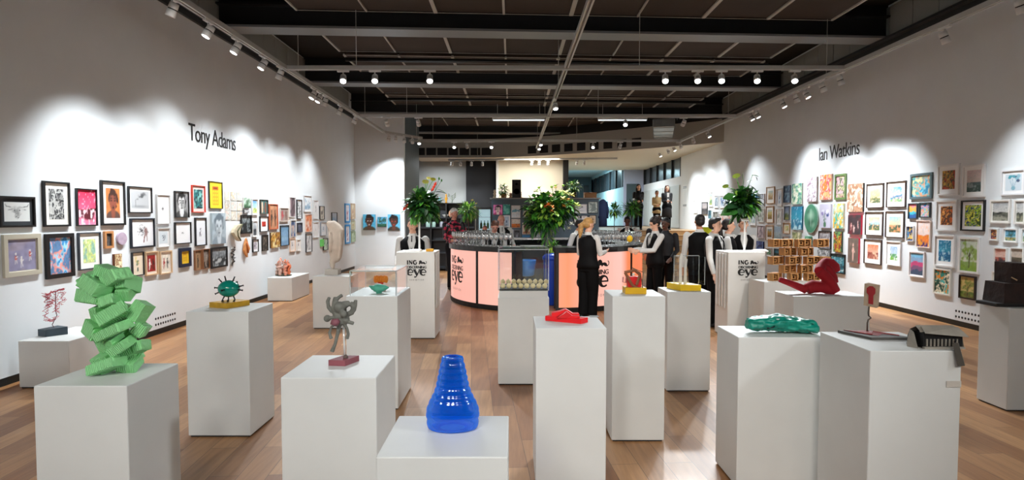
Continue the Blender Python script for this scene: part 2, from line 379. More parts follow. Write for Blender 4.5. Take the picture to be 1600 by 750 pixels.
def fixture(p, d, lit, label, group, watts=0, size=62, blend=.55, rz=0, col=None, rad=.05):
    if USED[lit]: t = copy_tree(PRO[lit])
    else: t = PRO[lit]; USED[lit] = 1
    t.location = p; tag(t, label, 'spotlight', group)
    for ch in t.children:
        if ch.name.startswith('lamp_head'):
            ch.rotation_euler = aim(d).to_euler()
        if ch.name.startswith('adapter'): ch.rotation_euler = (0, 0, rz)
    if watts:
        l = bpy.data.lights.new('spot_beam', 'SPOT'); l.energy = watts; l.spot_size = R(size); l.spot_blend = blend; l.shadow_soft_size = rad; l.color = col or LCOL
        lo = bpy.data.objects.new('spot_beam', l); COL.objects.link(lo); lo.parent = t
        lo.location = Vector((0, 0, -.15)) + Vector(d).normalized() * .09; lo.rotation_euler = aim(d).to_euler()
    return t
def litword(l): return 'glowing' if l else 'unlit looking'
def side_row(X, s, wallname, rows, extra):
    n = 0
    for (px, lit) in rows:
        y = (X / ((px - 800) / F)); X_ = X
        if s < 0 and px >= 600:
            f_ = {603: .12, 612: .3, 625: .52, 638: .74, 646: .92}[px]; X_ = TRX + .99 * f_; y = 17.75 + f_
        d = Vector((s * 1.0, random.uniform(-.1, .4), -2.45)) if not lit else Vector((s * 1.0, -.7, -2.3))
        if s < 0 and px >= 600: d = Vector((-.35, 1.2, -2.6)) if px < 620 else Vector((.2, -1, -1.6))
        if s > 0 and px in (1082, 1062): d = Vector((.9, 1.2, -1.9))
        fixture((X_, y, TRZ), d, lit, 'white track spotlight, %s along the rail by the %s wall' % (ORD[n], wallname), 'spotlights by the %s wall' % wallname, WALL_SPOT * (.8 if abs(px - 800) < 400 else 1), 84 if abs(px - 800) < 400 else 64, 1, PI / 2, rad=.07); n += 1
side_row(TRX, -1, 'portrait', [(277, False), (332, True), (374, True), (415, True), (441, False), (492, True), (501, True), (510, False), (533, False), (556, False), (603, True), (612, True), (625, False), (638, False), (646, True)], None)
side_row(TRR, 1, 'landscape', [(1583, False), (1467, False), (1308, False), (1281, False), (1256, True), (1240, False), (1220, True), (1180, True), (1171, True), (1105, True), (1082, False), (1062, True), (1052, True), (1043, False), (1030, True)], None)
# the same rails carry on past the camera
fixture((TRR, .2, TRZ), (-7, 3.2, -3.4), True, 'unseen spotlight added beside the camera to light plinth sides facing the landscape wall', 'spotlights beside the camera', 650, 46, 1, PI / 2, rad=.35)  # unseen lamp added to brighten the plinth faces towards the landscape wall
fixture((TRX, -.6, TRZ), (6.5, 4.4, -3.4), True, 'unseen spotlight added beside the camera to light plinth sides facing the portrait wall', 'spotlights beside the camera', 170, 46, 1, PI / 2, rad=.35)  # likewise added, for the plinth faces towards the portrait wall
for k, y in enumerate((3.1, 1.9, .4, -1.2)):
    fixture((TRX, y, TRZ), (-1, -.1, -2.4), True, 'white track spotlight on the portrait side rail beside the camera', 'spotlights beside the camera', WALL_SPOT, 62, 1, PI / 2)
    fixture((TRR, y + .6, TRZ), (1, -.1, -2.4), True, 'white track spotlight on the landscape side rail beside the camera', 'spotlights beside the camera', WALL_SPOT, 62, 1, PI / 2)
for j, (y, row) in enumerate(zip(CY, ([(539, 1), (588, 1), (673, 1), (1037, 1), (1087, 1), (1124, 1), (1179, 1), (1237, 1)], [(606, 0), (655, 0), (976, 1), (1066, 0)], [(710, 1), (730, 0), (768, 1), (926, 1), (968, 0)]))):
    for k, (px, lit) in enumerate(row):
        x = (px - 800) / F * y
        tx, ty = (x * .75, y - 3.2) if lit else (x * .8, y + 3.0)
        fixture((x, y, TRZ), (tx - x, ty - y, -3.4), bool(lit), 'white spotlight, %s from the portrait side on the %s crossing track' % (ORD[k], ('nearest', 'second', 'third')[j]), 'spotlights on the crossing tracks', CROSS_SPOT, 62, .7, 0, rad=.08)
for k, (x, px) in enumerate(((-2.45, 700), (-2.1, 717), (-1.65, 730), (-1.2, 752), (.8, 830), (1.1, 842), (1.45, 856), (2.6, 902), (2.9, 914))):
    fixture((x, 24.15 - (x + 2.6) * .08, 3.95), (-.1, .9 if k % 2 else .7, -1.5), k in (1, 2, 3, 5, 6), 'small white spotlight, %s from the portrait side on the rearmost track' % ORD[k], 'spotlights under the pale soffit', 130 if k in (1, 2, 3, 5, 6) else 0, 80, .6)
for k, y in enumerate((12.6, 19.0, 20.2)):
    fixture((.92, y, TRZ), (.1, -.5, -1), True, 'white spotlight hanging from the middle track, %s from the camera' % ORD[k], 'spotlights on the middle track', 350, 90, .6, PI / 2, rad=.08)
# unseen track and spotlights added behind the camera to brighten the plinth fronts
track((TRX, -2.4, TRZ), (TRR, -2.4, TRZ), 'unseen lighting track added behind the camera for the plinth fill')
for k, (x, tx, ty) in enumerate(((-3.2, -3.2, 4.6), (-1.7, -.6, 3.4), (-.2, .2, 3.6), (1.3, 1.6, 4.6), (2.9, 2.0, 3.4), (4.4, 3.2, 5.0))):
    fixture((x, -2.4, TRZ), (tx - x, ty + 2.4, .8 - TRZ), True, 'unseen spotlight added behind the camera to light the plinth fronts', 'added spotlights behind the camera', FRONT_SPOT * (1.6, 1.5, 1.3, .95, .38, .25)[k], 52, 1, 0, rad=.4, col=(1, .985, .95) if k < 3 else (1, .95, .88))
def area(loc, size, watts, col=(1, 1, 1), rot=(0, 0, 0), size_y=None):
    l = bpy.data.lights.new('far_fill_light', 'AREA'); l.energy = watts; l.size = size; l.color = col
    if size_y: l.shape = 'RECTANGLE'; l.size_y = size_y
    o = bpy.data.objects.new('far_fill_light', l); COL.objects.link(o); o.location = loc; o.rotation_euler = rot; return o
track((TRX, 5.3, TRZ), (TRR, 5.3, TRZ), 'white lighting track crossing the room above the foremost plinths')
for k, (x, tx, ty) in enumerate(((-3.3, -4.4, 12.5), (-1.9, -1.2, 9.0), (-.5, 0, 10.4), (.9, 1.2, 10.4), (2.4, 2.2, 10.5), (3.9, 3.4, 9.3), (5.0, 4.6, 9.0))):
    fixture((x, 5.3, TRZ), (tx - x, ty - 5.3, .9 - TRZ), True, 'white spotlight, %s from the portrait side on the track above the foremost plinths' % ORD[k], 'spotlights above the foremost plinths', 420 if k == 0 else 260, 56, .9, 0, rad=.12, col=(1, .97, .93))
area((4.3, 27.5, 4.0), 1.6, 200, (.9, .95, 1)); area((4.0, 35, 4.4), 2, 500, (.6, .9, 1)); area((.8, 23.8, 4.0), 2.2, 170, (1, .95, .85)); area((-3.0, 24.6, 3.9), 1, 55, (.9, .95, 1))  # bare fill lights without fittings, added to brighten the far end

# ---------------------------------------------------------------- plinths
PL = {}
def plinth(key, px0, px1, pyt, h, D, label, bottom=None):
    p0 = at(px0, pyt, z=h); p1 = at(px1, pyt, z=h)
    x0, x1, y = p0.x, p1.x, (p0.y + p1.y) / 2
    m = MB(); m.bbox(-(x1 - x0) / 2, (x1 - x0) / 2, -D / 2, D / 2, .012, h, .005); 
    t = thing('plinth', label, 'plinth', ((x0 + x1) / 2, y + D / 2, 0), group='white exhibition plinths')
    m.build('body', PLINTH, t)
    MB().box(-(x1 - x0) / 2 + .012, (x1 - x0) / 2 - .012, -D / 2 + .012, D / 2 - .012, 0, .012).build('base', DARK, t)
    PL[key] = (x0, x1, y, y + D, h, t); return t
plinth('A', 52, 198, 603, .90, .43, 'large white plinth carrying the tall green block stack')
plinth('B', 290, 388, 487, .97, .46, 'white plinth carrying the teal spiky ball')
plinth('C', 28, 107, 533, .47, .76, 'low white plinth by the wall carrying the red wire figure')
plinth('D', 438, 588, 590, .92, .46, 'white plinth carrying the knotted grey many-armed figure')
plinth('E', 540, 621, 463, 1.0, .66, 'white plinth carrying the clear case with the teal dish')
plinth('G', 488, 546, 432, .79, .5, 'white plinth carrying the pale twisted stone torso')
plinth('H', 417.5, 456, 434, .47, 1.0, 'low white plinth at the wall carrying the pink coral form')
plinth('I', 587, 794, 714, .85, .43, 'short white plinth carrying the ribbed blue glass vase')
plinth('J', 778, 858, 465.5, .88, .5, 'white plinth carrying the case of pale golden balls')
plinth('K', 837, 948, 513, 1.0, .44, 'white plinth carrying the folded bright red form')
plinth('L', 957, 1040, 463, 1.10, .40, 'white plinth carrying the copper loop and red block on yellow')
plinth('M', 1043, 1111, 456, .97, .38, 'white plinth carrying the thin cased form on a yellow slab')
plinth('O', 1154, 1303, 527, .95, .38, 'wide white plinth carrying the crumpled teal form')
plinth('P', 1360, 1503, 548, 1.0, .50, 'white plinth with the steel comb box and the red keyhole post')
plinth('Q', 1240, 1360, 463, .90, .42, 'broad white plinth carrying the red reclining form')
plinth('R', 1194, 1300, 441, .85, .5, 'white plinth under the lattice of small wooden boxes')
plinth('S', 1578, 1680, 482, .90, .33, 'white plinth carrying the stacked dark rusty blocks')
# white collar on plinth J and its black tray
x0, x1, ya, yb, h, t = PL['J']
MB().bbox(x0 + .012, x1 - .012, ya + .01, yb - .01, h - .005, h + .07, .003).build('collar', PLINTH, t).matrix_parent_inverse = t.matrix_world.inverted() if False else Matrix.Translation(-t.location)
def logo(wd, mapf, parent, ink, M=None, bars=True):
    """black printed logo, wd wide, origin at its top centre; mapf takes (u, v) to a point"""
    m = MB()
    def put(vf, ox, oy, sx=1, sy=None):
        vs, fs = vf; sy = sx if sy is None else sy
        m.add([mapf(ox + x * sx, oy + y * sy) for x, y in vs], fs)
    u = wd
    # I N G with heavy serifed strokes
    def S(pts, w): put(stroke2d(pts, w), 0, 0)
    a = -u * .5; hh = u * .19; t_ = u * .05
    S([(a + .035 * u, -hh), (a + .035 * u, 0)], t_ * 1.3); S([(a, 0), (a + .07 * u, 0)], t_ * .5); S([(a, -hh), (a + .07 * u, -hh)], t_ * .5)
    b0 = a + .13 * u
    S([(b0, -hh), (b0, 0)], t_ * .7); S([(b0, 0), (b0 + .13 * u, -hh)], t_ * 1.3); S([(b0 + .13 * u, -hh), (b0 + .13 * u, 0)], t_ * .7)
    S([(b0 - .03 * u, -hh), (b0 + .03 * u, -hh)], t_ * .5); S([(b0 + .10 * u, 0), (b0 + .16 * u, 0)], t_ * .5); S([(b0 - .03 * u, 0), (b0 + .02 * u, 0)], t_ * .5)
    cx = a + .42 * u
    S([(cx + .085 * u * math.cos(R(q)), -hh / 2 + hh * .5 * math.sin(R(q))) for q in range(45, 331, 15)], [t_ * (.6 + .8 * abs(math.sin(R(q / 2)))) for q in range(45, 331, 15)])
    S([(cx + .07 * u, -hh * .9), (cx + .07 * u, -hh * .5)], t_); S([(cx + .02 * u, -hh * .5), (cx + .1 * u, -hh * .5)], t_ * .5)
    # lying lion: mane, back, legs, raised tail
    lx = a + .60 * u
    lion = [(0, -.19), (0, -.14), (.03, -.12), (.01, -.06), (.05, 0), (.11, .01), (.16, -.03), (.17, -.08), (.26, -.07), (.32, -.1), (.34, -.15), (.36, -.18), (.33, -.19), (.26, -.18), (.24, -.14), (.2, -.15), (.18, -.18), (.15, -.19), (.13, -.15), (.09, -.15), (.07, -.19)]
    o = len(lion); m.add([mapf(lx + x * u, y * u) for x, y in lion] + [mapf(lx + .13 * u, -.1 * u)], [(i, (i + 1) % o, o) for i in range(o)])
    S([(lx + .34 * u, -.17 * u), (lx + .39 * u, -.14 * u), (lx + .40 * u, -.07 * u), (lx + .36 * u, -.03 * u)], t_ * .55)
    put(text2d('DISCERNING', 1, .9), 0, -.40 * u, u * .185, u * .19); put(text2d('DISCERNING', 1, .9), -.006 * u, -.404 * u, u * .185, u * .19); put(text2d('DISCERNING', 1, .9), .008 * u, -.40 * u, u * .185, u * .19)
    # e y e
    for ex in (-.33, .33):
        q = list(range(0, 316, 15)); pr = [(ex * u + .135 * u * math.cos(R(k)), -.60 * u + .145 * u * math.sin(R(k))) for k in q]
        S(pr, [u * (.05 + .075 * max(0, -math.cos(R(k + 10)))) for k in q]); S([(ex * u - .12 * u, -.60 * u), (ex * u + .155 * u, -.60 * u)], u * .042)
    S([(-.13 * u, -.465 * u), (.02 * u, -.74 * u)], u * .115); S([(.14 * u, -.465 * u), (.02 * u, -.74 * u), (-.05 * u, -.84 * u), (-.13 * u, -.83 * u)], [u * .045, u * .05, u * .055, u * .09])
    S([(-.19 * u, -.462 * u), (-.03 * u, -.462 * u)], u * .03); S([(.08 * u, -.462 * u), (.2 * u, -.462 * u)], u * .03)
    put(text2d('EXHIBITION', 1, 1.75), 0, -1.02 * u, u * .082, u * .1)
    return m.build('printed_logo', ink, parent, fix=False)
INK = mat('141416', .5, key='logo_ink')
for key, px0, px1, pyt, D, lab in (('N1', 618.5, 679, 394, .55, 'tall white logo plinth in front of the waiter by the portrait side'), ('N2', 1138, 1196, 394, .5, 'tall white logo plinth in front of the chatting waiting staff')):
    t = plinth(key, px0, px1, pyt, 1.2, D, lab); x0, x1, ya, yb, h, _ = PL[key]
    wd = .27
    logo(wd, lambda a, b: (a + .02, -(yb - ya) / 2 - .004, h - .115 + b), t, INK)
    s = 1 if key == 'N1' else -1
    X = s * ((x1 - x0) / 2 + .004)
    for q in range(4):
        MB().bbox(min(X, X + s * .012), max(X, X + s * .012), -(yb - ya) / 2 + .06 + q * .11, -(yb - ya) / 2 + .1 + q * .11, .42, h - .03, .002).build('side_batten', PLINTH, t)
# small cards and fixings
tag(MB().box(-.038, .038, -.003, 0, -.016, .016).build('label_card', mat('c9c2b8', .6, key='card'), None, at(1490, 600, Y=PL['P'][2] - .002)), 'small pale caption card low on the plinth of the steel comb box', 'label')
tag(MB().box(-.03, .03, -.02, .02, 0, .004).build('caption_tag', mat('8f9392', .6, key='tagc'), None, at(928, 494.5, z=1.001)), 'tiny grey caption tag at the back corner beside the red folded form', 'label')
# ---------------------------------------------------------------- the round bar
BCX, BCY, BR, BH_ = .70, 12.2, 1.96, 1.10
bar = thing('round_bar', 'round drinks bar with glowing pink panels and black counter', 'bar counter', (BCX, BCY, 0))
def ang(px):   # angle on the front of the bar seen at pixel column px
    t = (px - 800) / F; a = 1 + t * t; bq = -2 * (BCX * t + BCY); c = BCX ** 2 + BCY ** 2 - BR ** 2
    y = (-bq - math.sqrt(max(0, bq * bq - 4 * a * c))) / (2 * a); return math.atan2(y - BCY, t * y - BCX)
def arc_wall(m, a0, a1, r0, r1, z0, z1, n=None, mi=0):
    n = n or max(2, int(abs(a1 - a0) / R(5)))
    vs = []
    for k in range(n + 1):
        a = a0 + (a1 - a0) * k / n
        for r, z in ((r0, z0), (r1, z0), (r1, z1), (r0, z1)): vs.append((r * math.cos(a), r * math.sin(a), z))
    fs = [(4 * k + j, 4 * k + (j + 1) % 4, 4 * k + 4 + (j + 1) % 4, 4 * k + 4 + j) for k in range(n) for j in range(4)]
    fs += [(0, 1, 2, 3), tuple(4 * n + j for j in range(4))]
    return m.add(vs, fs, mi, False)
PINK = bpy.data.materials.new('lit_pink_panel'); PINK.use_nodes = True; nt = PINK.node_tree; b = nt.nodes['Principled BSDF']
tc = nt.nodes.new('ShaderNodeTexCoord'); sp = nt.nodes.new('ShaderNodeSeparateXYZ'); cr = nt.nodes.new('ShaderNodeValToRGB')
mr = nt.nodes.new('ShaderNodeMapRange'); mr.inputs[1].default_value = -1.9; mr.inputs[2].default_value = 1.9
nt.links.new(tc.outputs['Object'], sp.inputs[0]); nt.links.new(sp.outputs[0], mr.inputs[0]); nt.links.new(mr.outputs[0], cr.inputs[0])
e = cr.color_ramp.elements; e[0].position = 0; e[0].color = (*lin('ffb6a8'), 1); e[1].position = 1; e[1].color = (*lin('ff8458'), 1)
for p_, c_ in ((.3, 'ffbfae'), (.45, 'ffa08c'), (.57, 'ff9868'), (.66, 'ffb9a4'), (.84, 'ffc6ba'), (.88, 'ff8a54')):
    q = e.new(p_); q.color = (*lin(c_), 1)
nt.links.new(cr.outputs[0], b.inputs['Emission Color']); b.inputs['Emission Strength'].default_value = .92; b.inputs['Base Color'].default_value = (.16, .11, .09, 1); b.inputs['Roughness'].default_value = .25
a_gap0, a_gap1 = ang(802), ang(871)
posts = [a_gap1, ang(986.5), R(8), R(50), R(95), R(140), R(184), ang(745.5) + 2 * PI if ang(745.5) > 0 else ang(745.5) + 2 * PI, a_gap0 + 2 * PI]
for q, (a0, a1) in enumerate(zip(posts, posts[1:])):
    m = MB(); arc_wall(m, a0 + R(.4), a1 - R(.4), BR - .03, BR, .09, BH_ - .05); m.build('lit_panel', PINK, bar)
for a in posts:
    m = MB(); arc_wall(m, a - R(.75), a + R(.75), BR - .06, BR + .012, .0, BH_ - .03, 2); m.build('post', BLACK, bar)
m = MB(); arc_wall(m, posts[0], posts[-1], BR - .1, BR + .008, 0, .09); m.build('kick_plate', BLACK, bar)
m = MB(); arc_wall(m, posts[0] - R(1), posts[-1] + R(1), BR - .52, BR + .035, BH_ - .05, BH_ + .045); m.build('countertop', mat('1b1c1d', .25, key='black_counter'), bar)
m = MB(); arc_wall(m, posts[0], posts[-1], BR - .50, BR - .46, 0, BH_ - .05); m.build('inner_face', DARK, bar)
def arcmap(ac, ztop):
    return lambda u, v: ((BR + .004) * math.cos(ac + u / BR), (BR + .004) * math.sin(ac + u / BR), ztop + v)
logo(.64, arcmap(ang(928.5), .915), bar, INK)
logo(.64, arcmap(ang(724) - .33 / BR, .915), bar, INK)
# centre cabinet inside the bar, the blue bin and things in the service opening
tag(MB().bbox(-.45, .45, -.3, .3, 0, 1.06, .01).build('serving_cabinet', mat('15171a', .5, key='bc'), None, (.62, 12.5, 0)), 'black serving cabinet in the middle of the round bar', 'cabinet')
bx = at(864, 400, Y=11.1).x
t = thing('recycling_bin', 'tall blue recycling bin in the bar service opening', 'bin', (bx, 11.2, 0))
MB().lathe([(.14, 0), (.17, .02), (.2, .85), (.2, .86)], 20, sx=.9).build('body', mat('0d3fae', .4, key='blue_plastic'), t)
MB().lathe([(.215, .86), (.215, .92), (.16, .97), (.02, .985)], 20, sx=.9).build('lid', mat('1146c4', .4, key='blue_plastic_lid'), t)
t = thing('bucket', 'bright blue bucket seen through the case of golden balls', 'bucket', (at(822, 400, Y=11.4).x, 11.5, 0))
MB().lathe([(.12, .52), (.16, .54), (.2, .83), (.19, .84), (.15, .6)], 20).build('pail', mat('1d7fd0', .4, key='bucket_blue'), t)
MB().lathe([(.14, 0), (.03, .03), (.03, .5), (.16, .52)], 16).build('stand', DARK, t)

# wine glasses
GP = [(.034, 0), (.034, .003), (.004, .008), (.004, .085), (.02, .1), (.036, .13), (.038, .16), (.031, .205), (.029, .205), (.036, .16), (.033, .131), (.002, .103)]
gproto = None
def glasses(a0, a1, radii, step, label, group):
    global gproto
    for ri, r in enumerate(radii):
        n = int(abs(a1 - a0) * r / step)
        for k in range(n):
            a = a0 + (a1 - a0) * (k + .5 * (ri % 2) + random.uniform(-.12, .12)) / n; rr = r + random.uniform(-.012, .012)
            p = (BCX + rr * math.cos(a), BCY + rr * math.sin(a), BH_ + .045)
            if gproto is None: gproto = MB().lathe(GP, 12, caps=False).build('wine_glass', GLASSM); o = gproto
            else: o = gproto.copy(); COL.objects.link(o)
            o.location = p; o.scale = (1.12, 1.12, 1.15); o.rotation_euler.z = random.random() * 6; tag(o, label, 'wine glass', group)
glasses(R(184), ang(796) + 2 * PI, (1.9, 1.79, 1.68), .095, 'empty stemmed wine glass crowded on the bar counter in front of the bald bartender', 'wine glasses on the portrait side of the counter')
glasses(ang(934), R(4), (1.9, 1.79, 1.68), .095, 'empty stemmed wine glass crowded on the bar counter beside the blonde ponytail', 'wine glasses on the landscape side of the counter')
glasses(R(125), R(170), (1.62, 1.73), .11, 'empty wine glass in the rows on the far side of the round counter', 'wine glasses on the far side of the counter')
glasses(R(20), R(60), (1.62, 1.73), .12, 'empty wine glass on the far counter in front of the man in white sleeves', 'wine glasses on the rear landscape side of the counter')

# ---------------------------------------------------------------- back of the room furniture
DW = thing('display_partition', 'blue grey display partition hung with small pictures behind the bar', 'partition', (.9, 18.5, 0))
DWY = 18.4
p0 = at(768, 309, Y=DWY); p1 = at(936, 309, Y=DWY)
MB().box(p0.x - .9, p1.x - .9, 0, .5, 0, p0.z - .04).build('panel', mat('52636e', .6, key='blue_grey_board'), DW, (0, DWY - 18.5, 0))
MB().box(p0.x - .95, p1.x - .85, -.04, .54, p0.z - .04, p0.z).build('top_board', mat('8d8f8d', .5, key='grey_board'), DW, (0, DWY - 18.5, 0))
MB().box(p0.x - .9, p1.x - .9, -.35, 0, .98, 1.02).box(p0.x - .9, p1.x - .9, -.33, 0, 0, .98, 1).build('sideboard', [mat('c9cdd0', .4, key='pale_top'), BLACK], DW, (0, DWY - 18.5, 0))
DTOP = p0.z
# speaker, small things on top of the partition
c = at(810.5, 309, Y=DWY + .25); hh = at(807, 281, Y=DWY + .25).z - DTOP; wd = (822 - 800.) / F * DWY / 1.55
t = thing('loudspeaker', 'black box loudspeaker standing on the display partition', 'speaker', (at(807, 300, Y=DWY + .25).x, DWY + .25, DTOP))
MB().bbox(-.14, .14, -.13, .13, .0, hh, .01).build('cabinet', BLACK, t)
m = MB(); m.lathe([(.001, 0), (.09, 0), (.1, .012), (.1, .0)], 20); o = m.build('woofer', DARK, t); o.location = (0, -.142, hh * .35); o.rotation_euler = (PI / 2, 0, 0)
m = MB(); m.lathe([(.001, 0), (.04, 0), (.05, .012), (.05, .0)], 16); o = m.build('tweeter', DARK, t); o.location = (0, -.142, hh * .75); o.rotation_euler = (PI / 2, 0, 0)
for px, lab, colr, h_ in ((798, 'small terracotta figure beside the loudspeaker on the partition', 'b98a6a', .16), (813, 'small pinkish bust just past the loudspeaker on the partition', 'b08070', .2), (773, 'small cream figure at the end of the display partition', 'e0c8a8', .26)):
    m = MB(); m.lathe([(.06, 0), (.05, .02), (.03, h_ * .35), (.055, h_ * .5), (.03, h_ * .66), (.045, h_ * .8), (.03, h_ * .97), (.005, h_)], 12, sy=.8)
    tag(m.build('figurine', mat(colr, .6, bump=.1)), lab, 'figurine').location = (at(px, 300, Y=DWY + .2).x, DWY + .2, DTOP)
t = thing('storage_box', 'brown wooden crate on top of the partition near its open end', 'box', (at(922, 300, Y=DWY + .2).x, DWY + .2, DTOP))
MB().bbox(-.19, .19, -.12, .12, 0, .15, .006).build('body', mat('9a6a3c', .6), t); MB().bbox(-.2, .2, -.13, .13, .15, .17, .004).build('lid', mat('8a5a30', .6), t)
# black shelving with curios on the portrait side
SX0, SX1 = at(676, 340, Y=18).x, at(726, 340, Y=18).x; SY = 18.0
SZ = [.1, .55, .95, 1.33, at(700, 355, Y=SY).z, at(700, 340, Y=SY).z, at(700, 317, Y=SY).z]
t = thing('shelving_unit', 'black open shelving unit of curios behind the man in the flowered shirt', 'shelves', ((SX0 + SX1) / 2 - .2, SY + .2, 0))
hw = (SX1 - SX0) / 2 + .5
for x in (-hw, -.35, .12, hw): MB().box(x - .02, x + .02, -.18, .18, 0, SZ[-1]).build('upright', BLACK, t)
for z in SZ: MB().box(-hw, hw, -.18, .18, z - .02, z).build('shelf', mat('2b2e32', .4, key='shelf_black'), t)
MB().box(-hw, hw, .17, .19, 0, SZ[-1]).build('back_panel', mat('26292e', .5, key='bp'), t)
random.seed(3)
def curio(px, py, kind, colr, lab, s=1):
    p = at(px, py, Y=SY + .1); m = MB()
    if kind == 'bowl': m.lathe([(.03, 0), (.05, .01), (.11, .09), (.1, .095), (.04, .02)], 16)
    elif kind == 'vase': m.lathe([(.04, 0), (.07, .06), (.06, .15), (.03, .19), (.04, .24), (.035, .24)], 16)
    elif kind == 'jar': m.lathe([(.06, 0), (.065, .01), (.065, .15), (.05, .17), (.05, .19)], 16)
    elif kind == 'shell': m.lathe([(.01, 0), (.06, .05), (.075, .12), (.05, .2), (.01, .25)], 14, sy=.5)
    elif kind == 'twig':
        m.tube([(0, 0, 0), (.01, 0, .12), (0, 0, .22)], .012, 6)
        for q in range(5): m.tube([(0, 0, .06 + q * .03), ((-1) ** q * .06, 0, .12 + q * .03), ((-1) ** q * .09, .01, .17 + q * .025)], .007, 5); m.ell(((-1) ** q * .09, .01, .17 + q * .025), (.02, .015, .02))
    elif kind == 'fig': m.lathe([(.05, 0), (.02, .04), (.04, .1), (.05, .16), (.02, .2), (.035, .25), (.005, .3)], 12, sy=.7)
    o = m.build(dict(bowl='bowl', vase='vase', jar='glass_jar', shell='ceramic_shell', twig='dried_branch', fig='figurine')[kind], mat(colr, .45, noise=.15, nscale=30)); o.scale = (s, s, s)
    o.location = p; zs = min(SZ, key=lambda q: abs(q - p.z)); o.location.z = zs; o.location.y = SY + .14
    tag(o, lab, dict(bowl='bowl', vase='vase', jar='jar', shell='ornament', twig='ornament', fig='figurine')[kind], 'curios on the black shelving')
curio(687, 317, 'vase', '7fb7c0', 'pale blue vase on top of the black shelving', .75); curio(697, 317, 'fig', 'e3a01d', 'amber figurine on top of the black shelving', .95); curio(706, 317, 'twig', '8f9a8a', 'forked grey branch ornament on top of the black shelving', 1.1)
curio(681, 338, 'vase', 'b9b4a5', 'mottled cream vase on the upper black shelf', .9); curio(696, 340, 'bowl', 'b8b8b4', 'grey bowl on the upper black shelf', 1); curio(704, 340, 'shell', 'd8a482', 'peach ceramic shell on the upper black shelf', .95); curio(710, 340, 'shell', 'e8d9bf', 'cream ceramic shell on the upper black shelf', .9)
for px in (668, 673, 678): curio(px, 355, 'jar', 'a9c9c0', 'one of the squat pale green jars in a row on the lower shelf', .85)
curio(690, 355, 'jar', 'a3a8b5', 'grey blue jar standing alone on the lower shelf', .9)
# lit drinks cabinet
p = at(756, 370, Y=17.5); x0, x1 = at(747, 370, Y=17.5).x, at(766, 370, Y=17.5).x; z1 = at(756, 327, Y=17.5).z
t = thing('drinks_fridge', 'narrow glass fronted lit drinks fridge against the black wall', 'fridge', ((x0 + x1) / 2, 17.6, 0)); w2 = (x1 - x0) / 2
MB().box(-w2 - .04, w2 + .04, -.05, .5, 0, .5).box(-w2 - .04, -w2, -.05, .5, .5, z1).box(w2, w2 + .04, -.05, .5, .5, z1).box(-w2 - .04, w2 + .04, -.05, .5, z1, z1 + .05).build('body', BLACK, t)
MB().box(-w2, w2, .4, .44, .5, z1).build('lit_back', mat('b8d4dc', .5, emit=.8, key='lit_back'), t)
MB().box(-w2, w2, -.05, -.04, .5, z1).build('glass_door', ACRYL, t)
for z in (.9, 1.3, 1.65): MB().box(-w2, w2, 0, .4, z, z + .015).build('shelf', mat('aab4b8', .4), t)
for k, z in enumerate((.915, 1.315)):
    for q in range(3): tag(MB().lathe([(.032, 0), (.035, .01), (.035, .14), (.012, .19), (.012, .24)], 12).build('drinks_bottle', mat('3b5a3a', .2), None, ((x0 + x1) / 2 - .1 + q * .1, 17.75, z)), 'green bottle on a shelf of the lit drinks fridge', 'bottle', 'bottles in the drinks fridge')
# blue coat on the partition end and the wall sign
t = thing('hanging_coat', 'dark blue coat hanging from the end of the display partition', 'coat', (at(943, 330, Y=18.3).x, 18.45, 0))
zt = at(943, 311, Y=18.3).z; zb_ = at(943, 354, Y=18.3).z
m = MB(); m.tube([(0, 0, zb_), (0, 0, zb_ + .3), (0, 0, zt - .15), (0, 0, zt - .05), (0, 0, zt)], [(.14, .07), (.13, .07), (.14, .07), (.1, .05), (.03, .03)], 14, ref=(1, 0, 0))
m.tube([(-.1, 0, zt - .08), (-.15, 0, zt - .35), (-.14, -.02, zt - .6)], [.05, .045, .035], 10); m.tube([(.1, 0, zt - .08), (.15, 0, zt - .35), (.14, -.02, zt - .6)], [.05, .045, .035], 10)
m.build('coat_body', mat('1c2c52', .8, noise=.1), t)
# glass balustrade rail of the raised floor
t = thing('balustrade', 'low glass balustrade with dark rail along the raised floor', 'railing', (3.5, 21.25, 1.17))
xa, xb_ = at(925, 350, Y=21.2).x, at(1000, 350, Y=21.2).x
MB().box(xa - 3.5, xb_ - 3.5, -.01, .01, -1.1, .12).build('glass_panel', clear_mat('pale_glass', (.85, .93, .95), .1, .05, .3, .35), t)
MB().box(xa - 3.5, xb_ - 3.5, -.03, .03, .12, .17).build('rail', DARK, t)
# text panels on the landscape wall

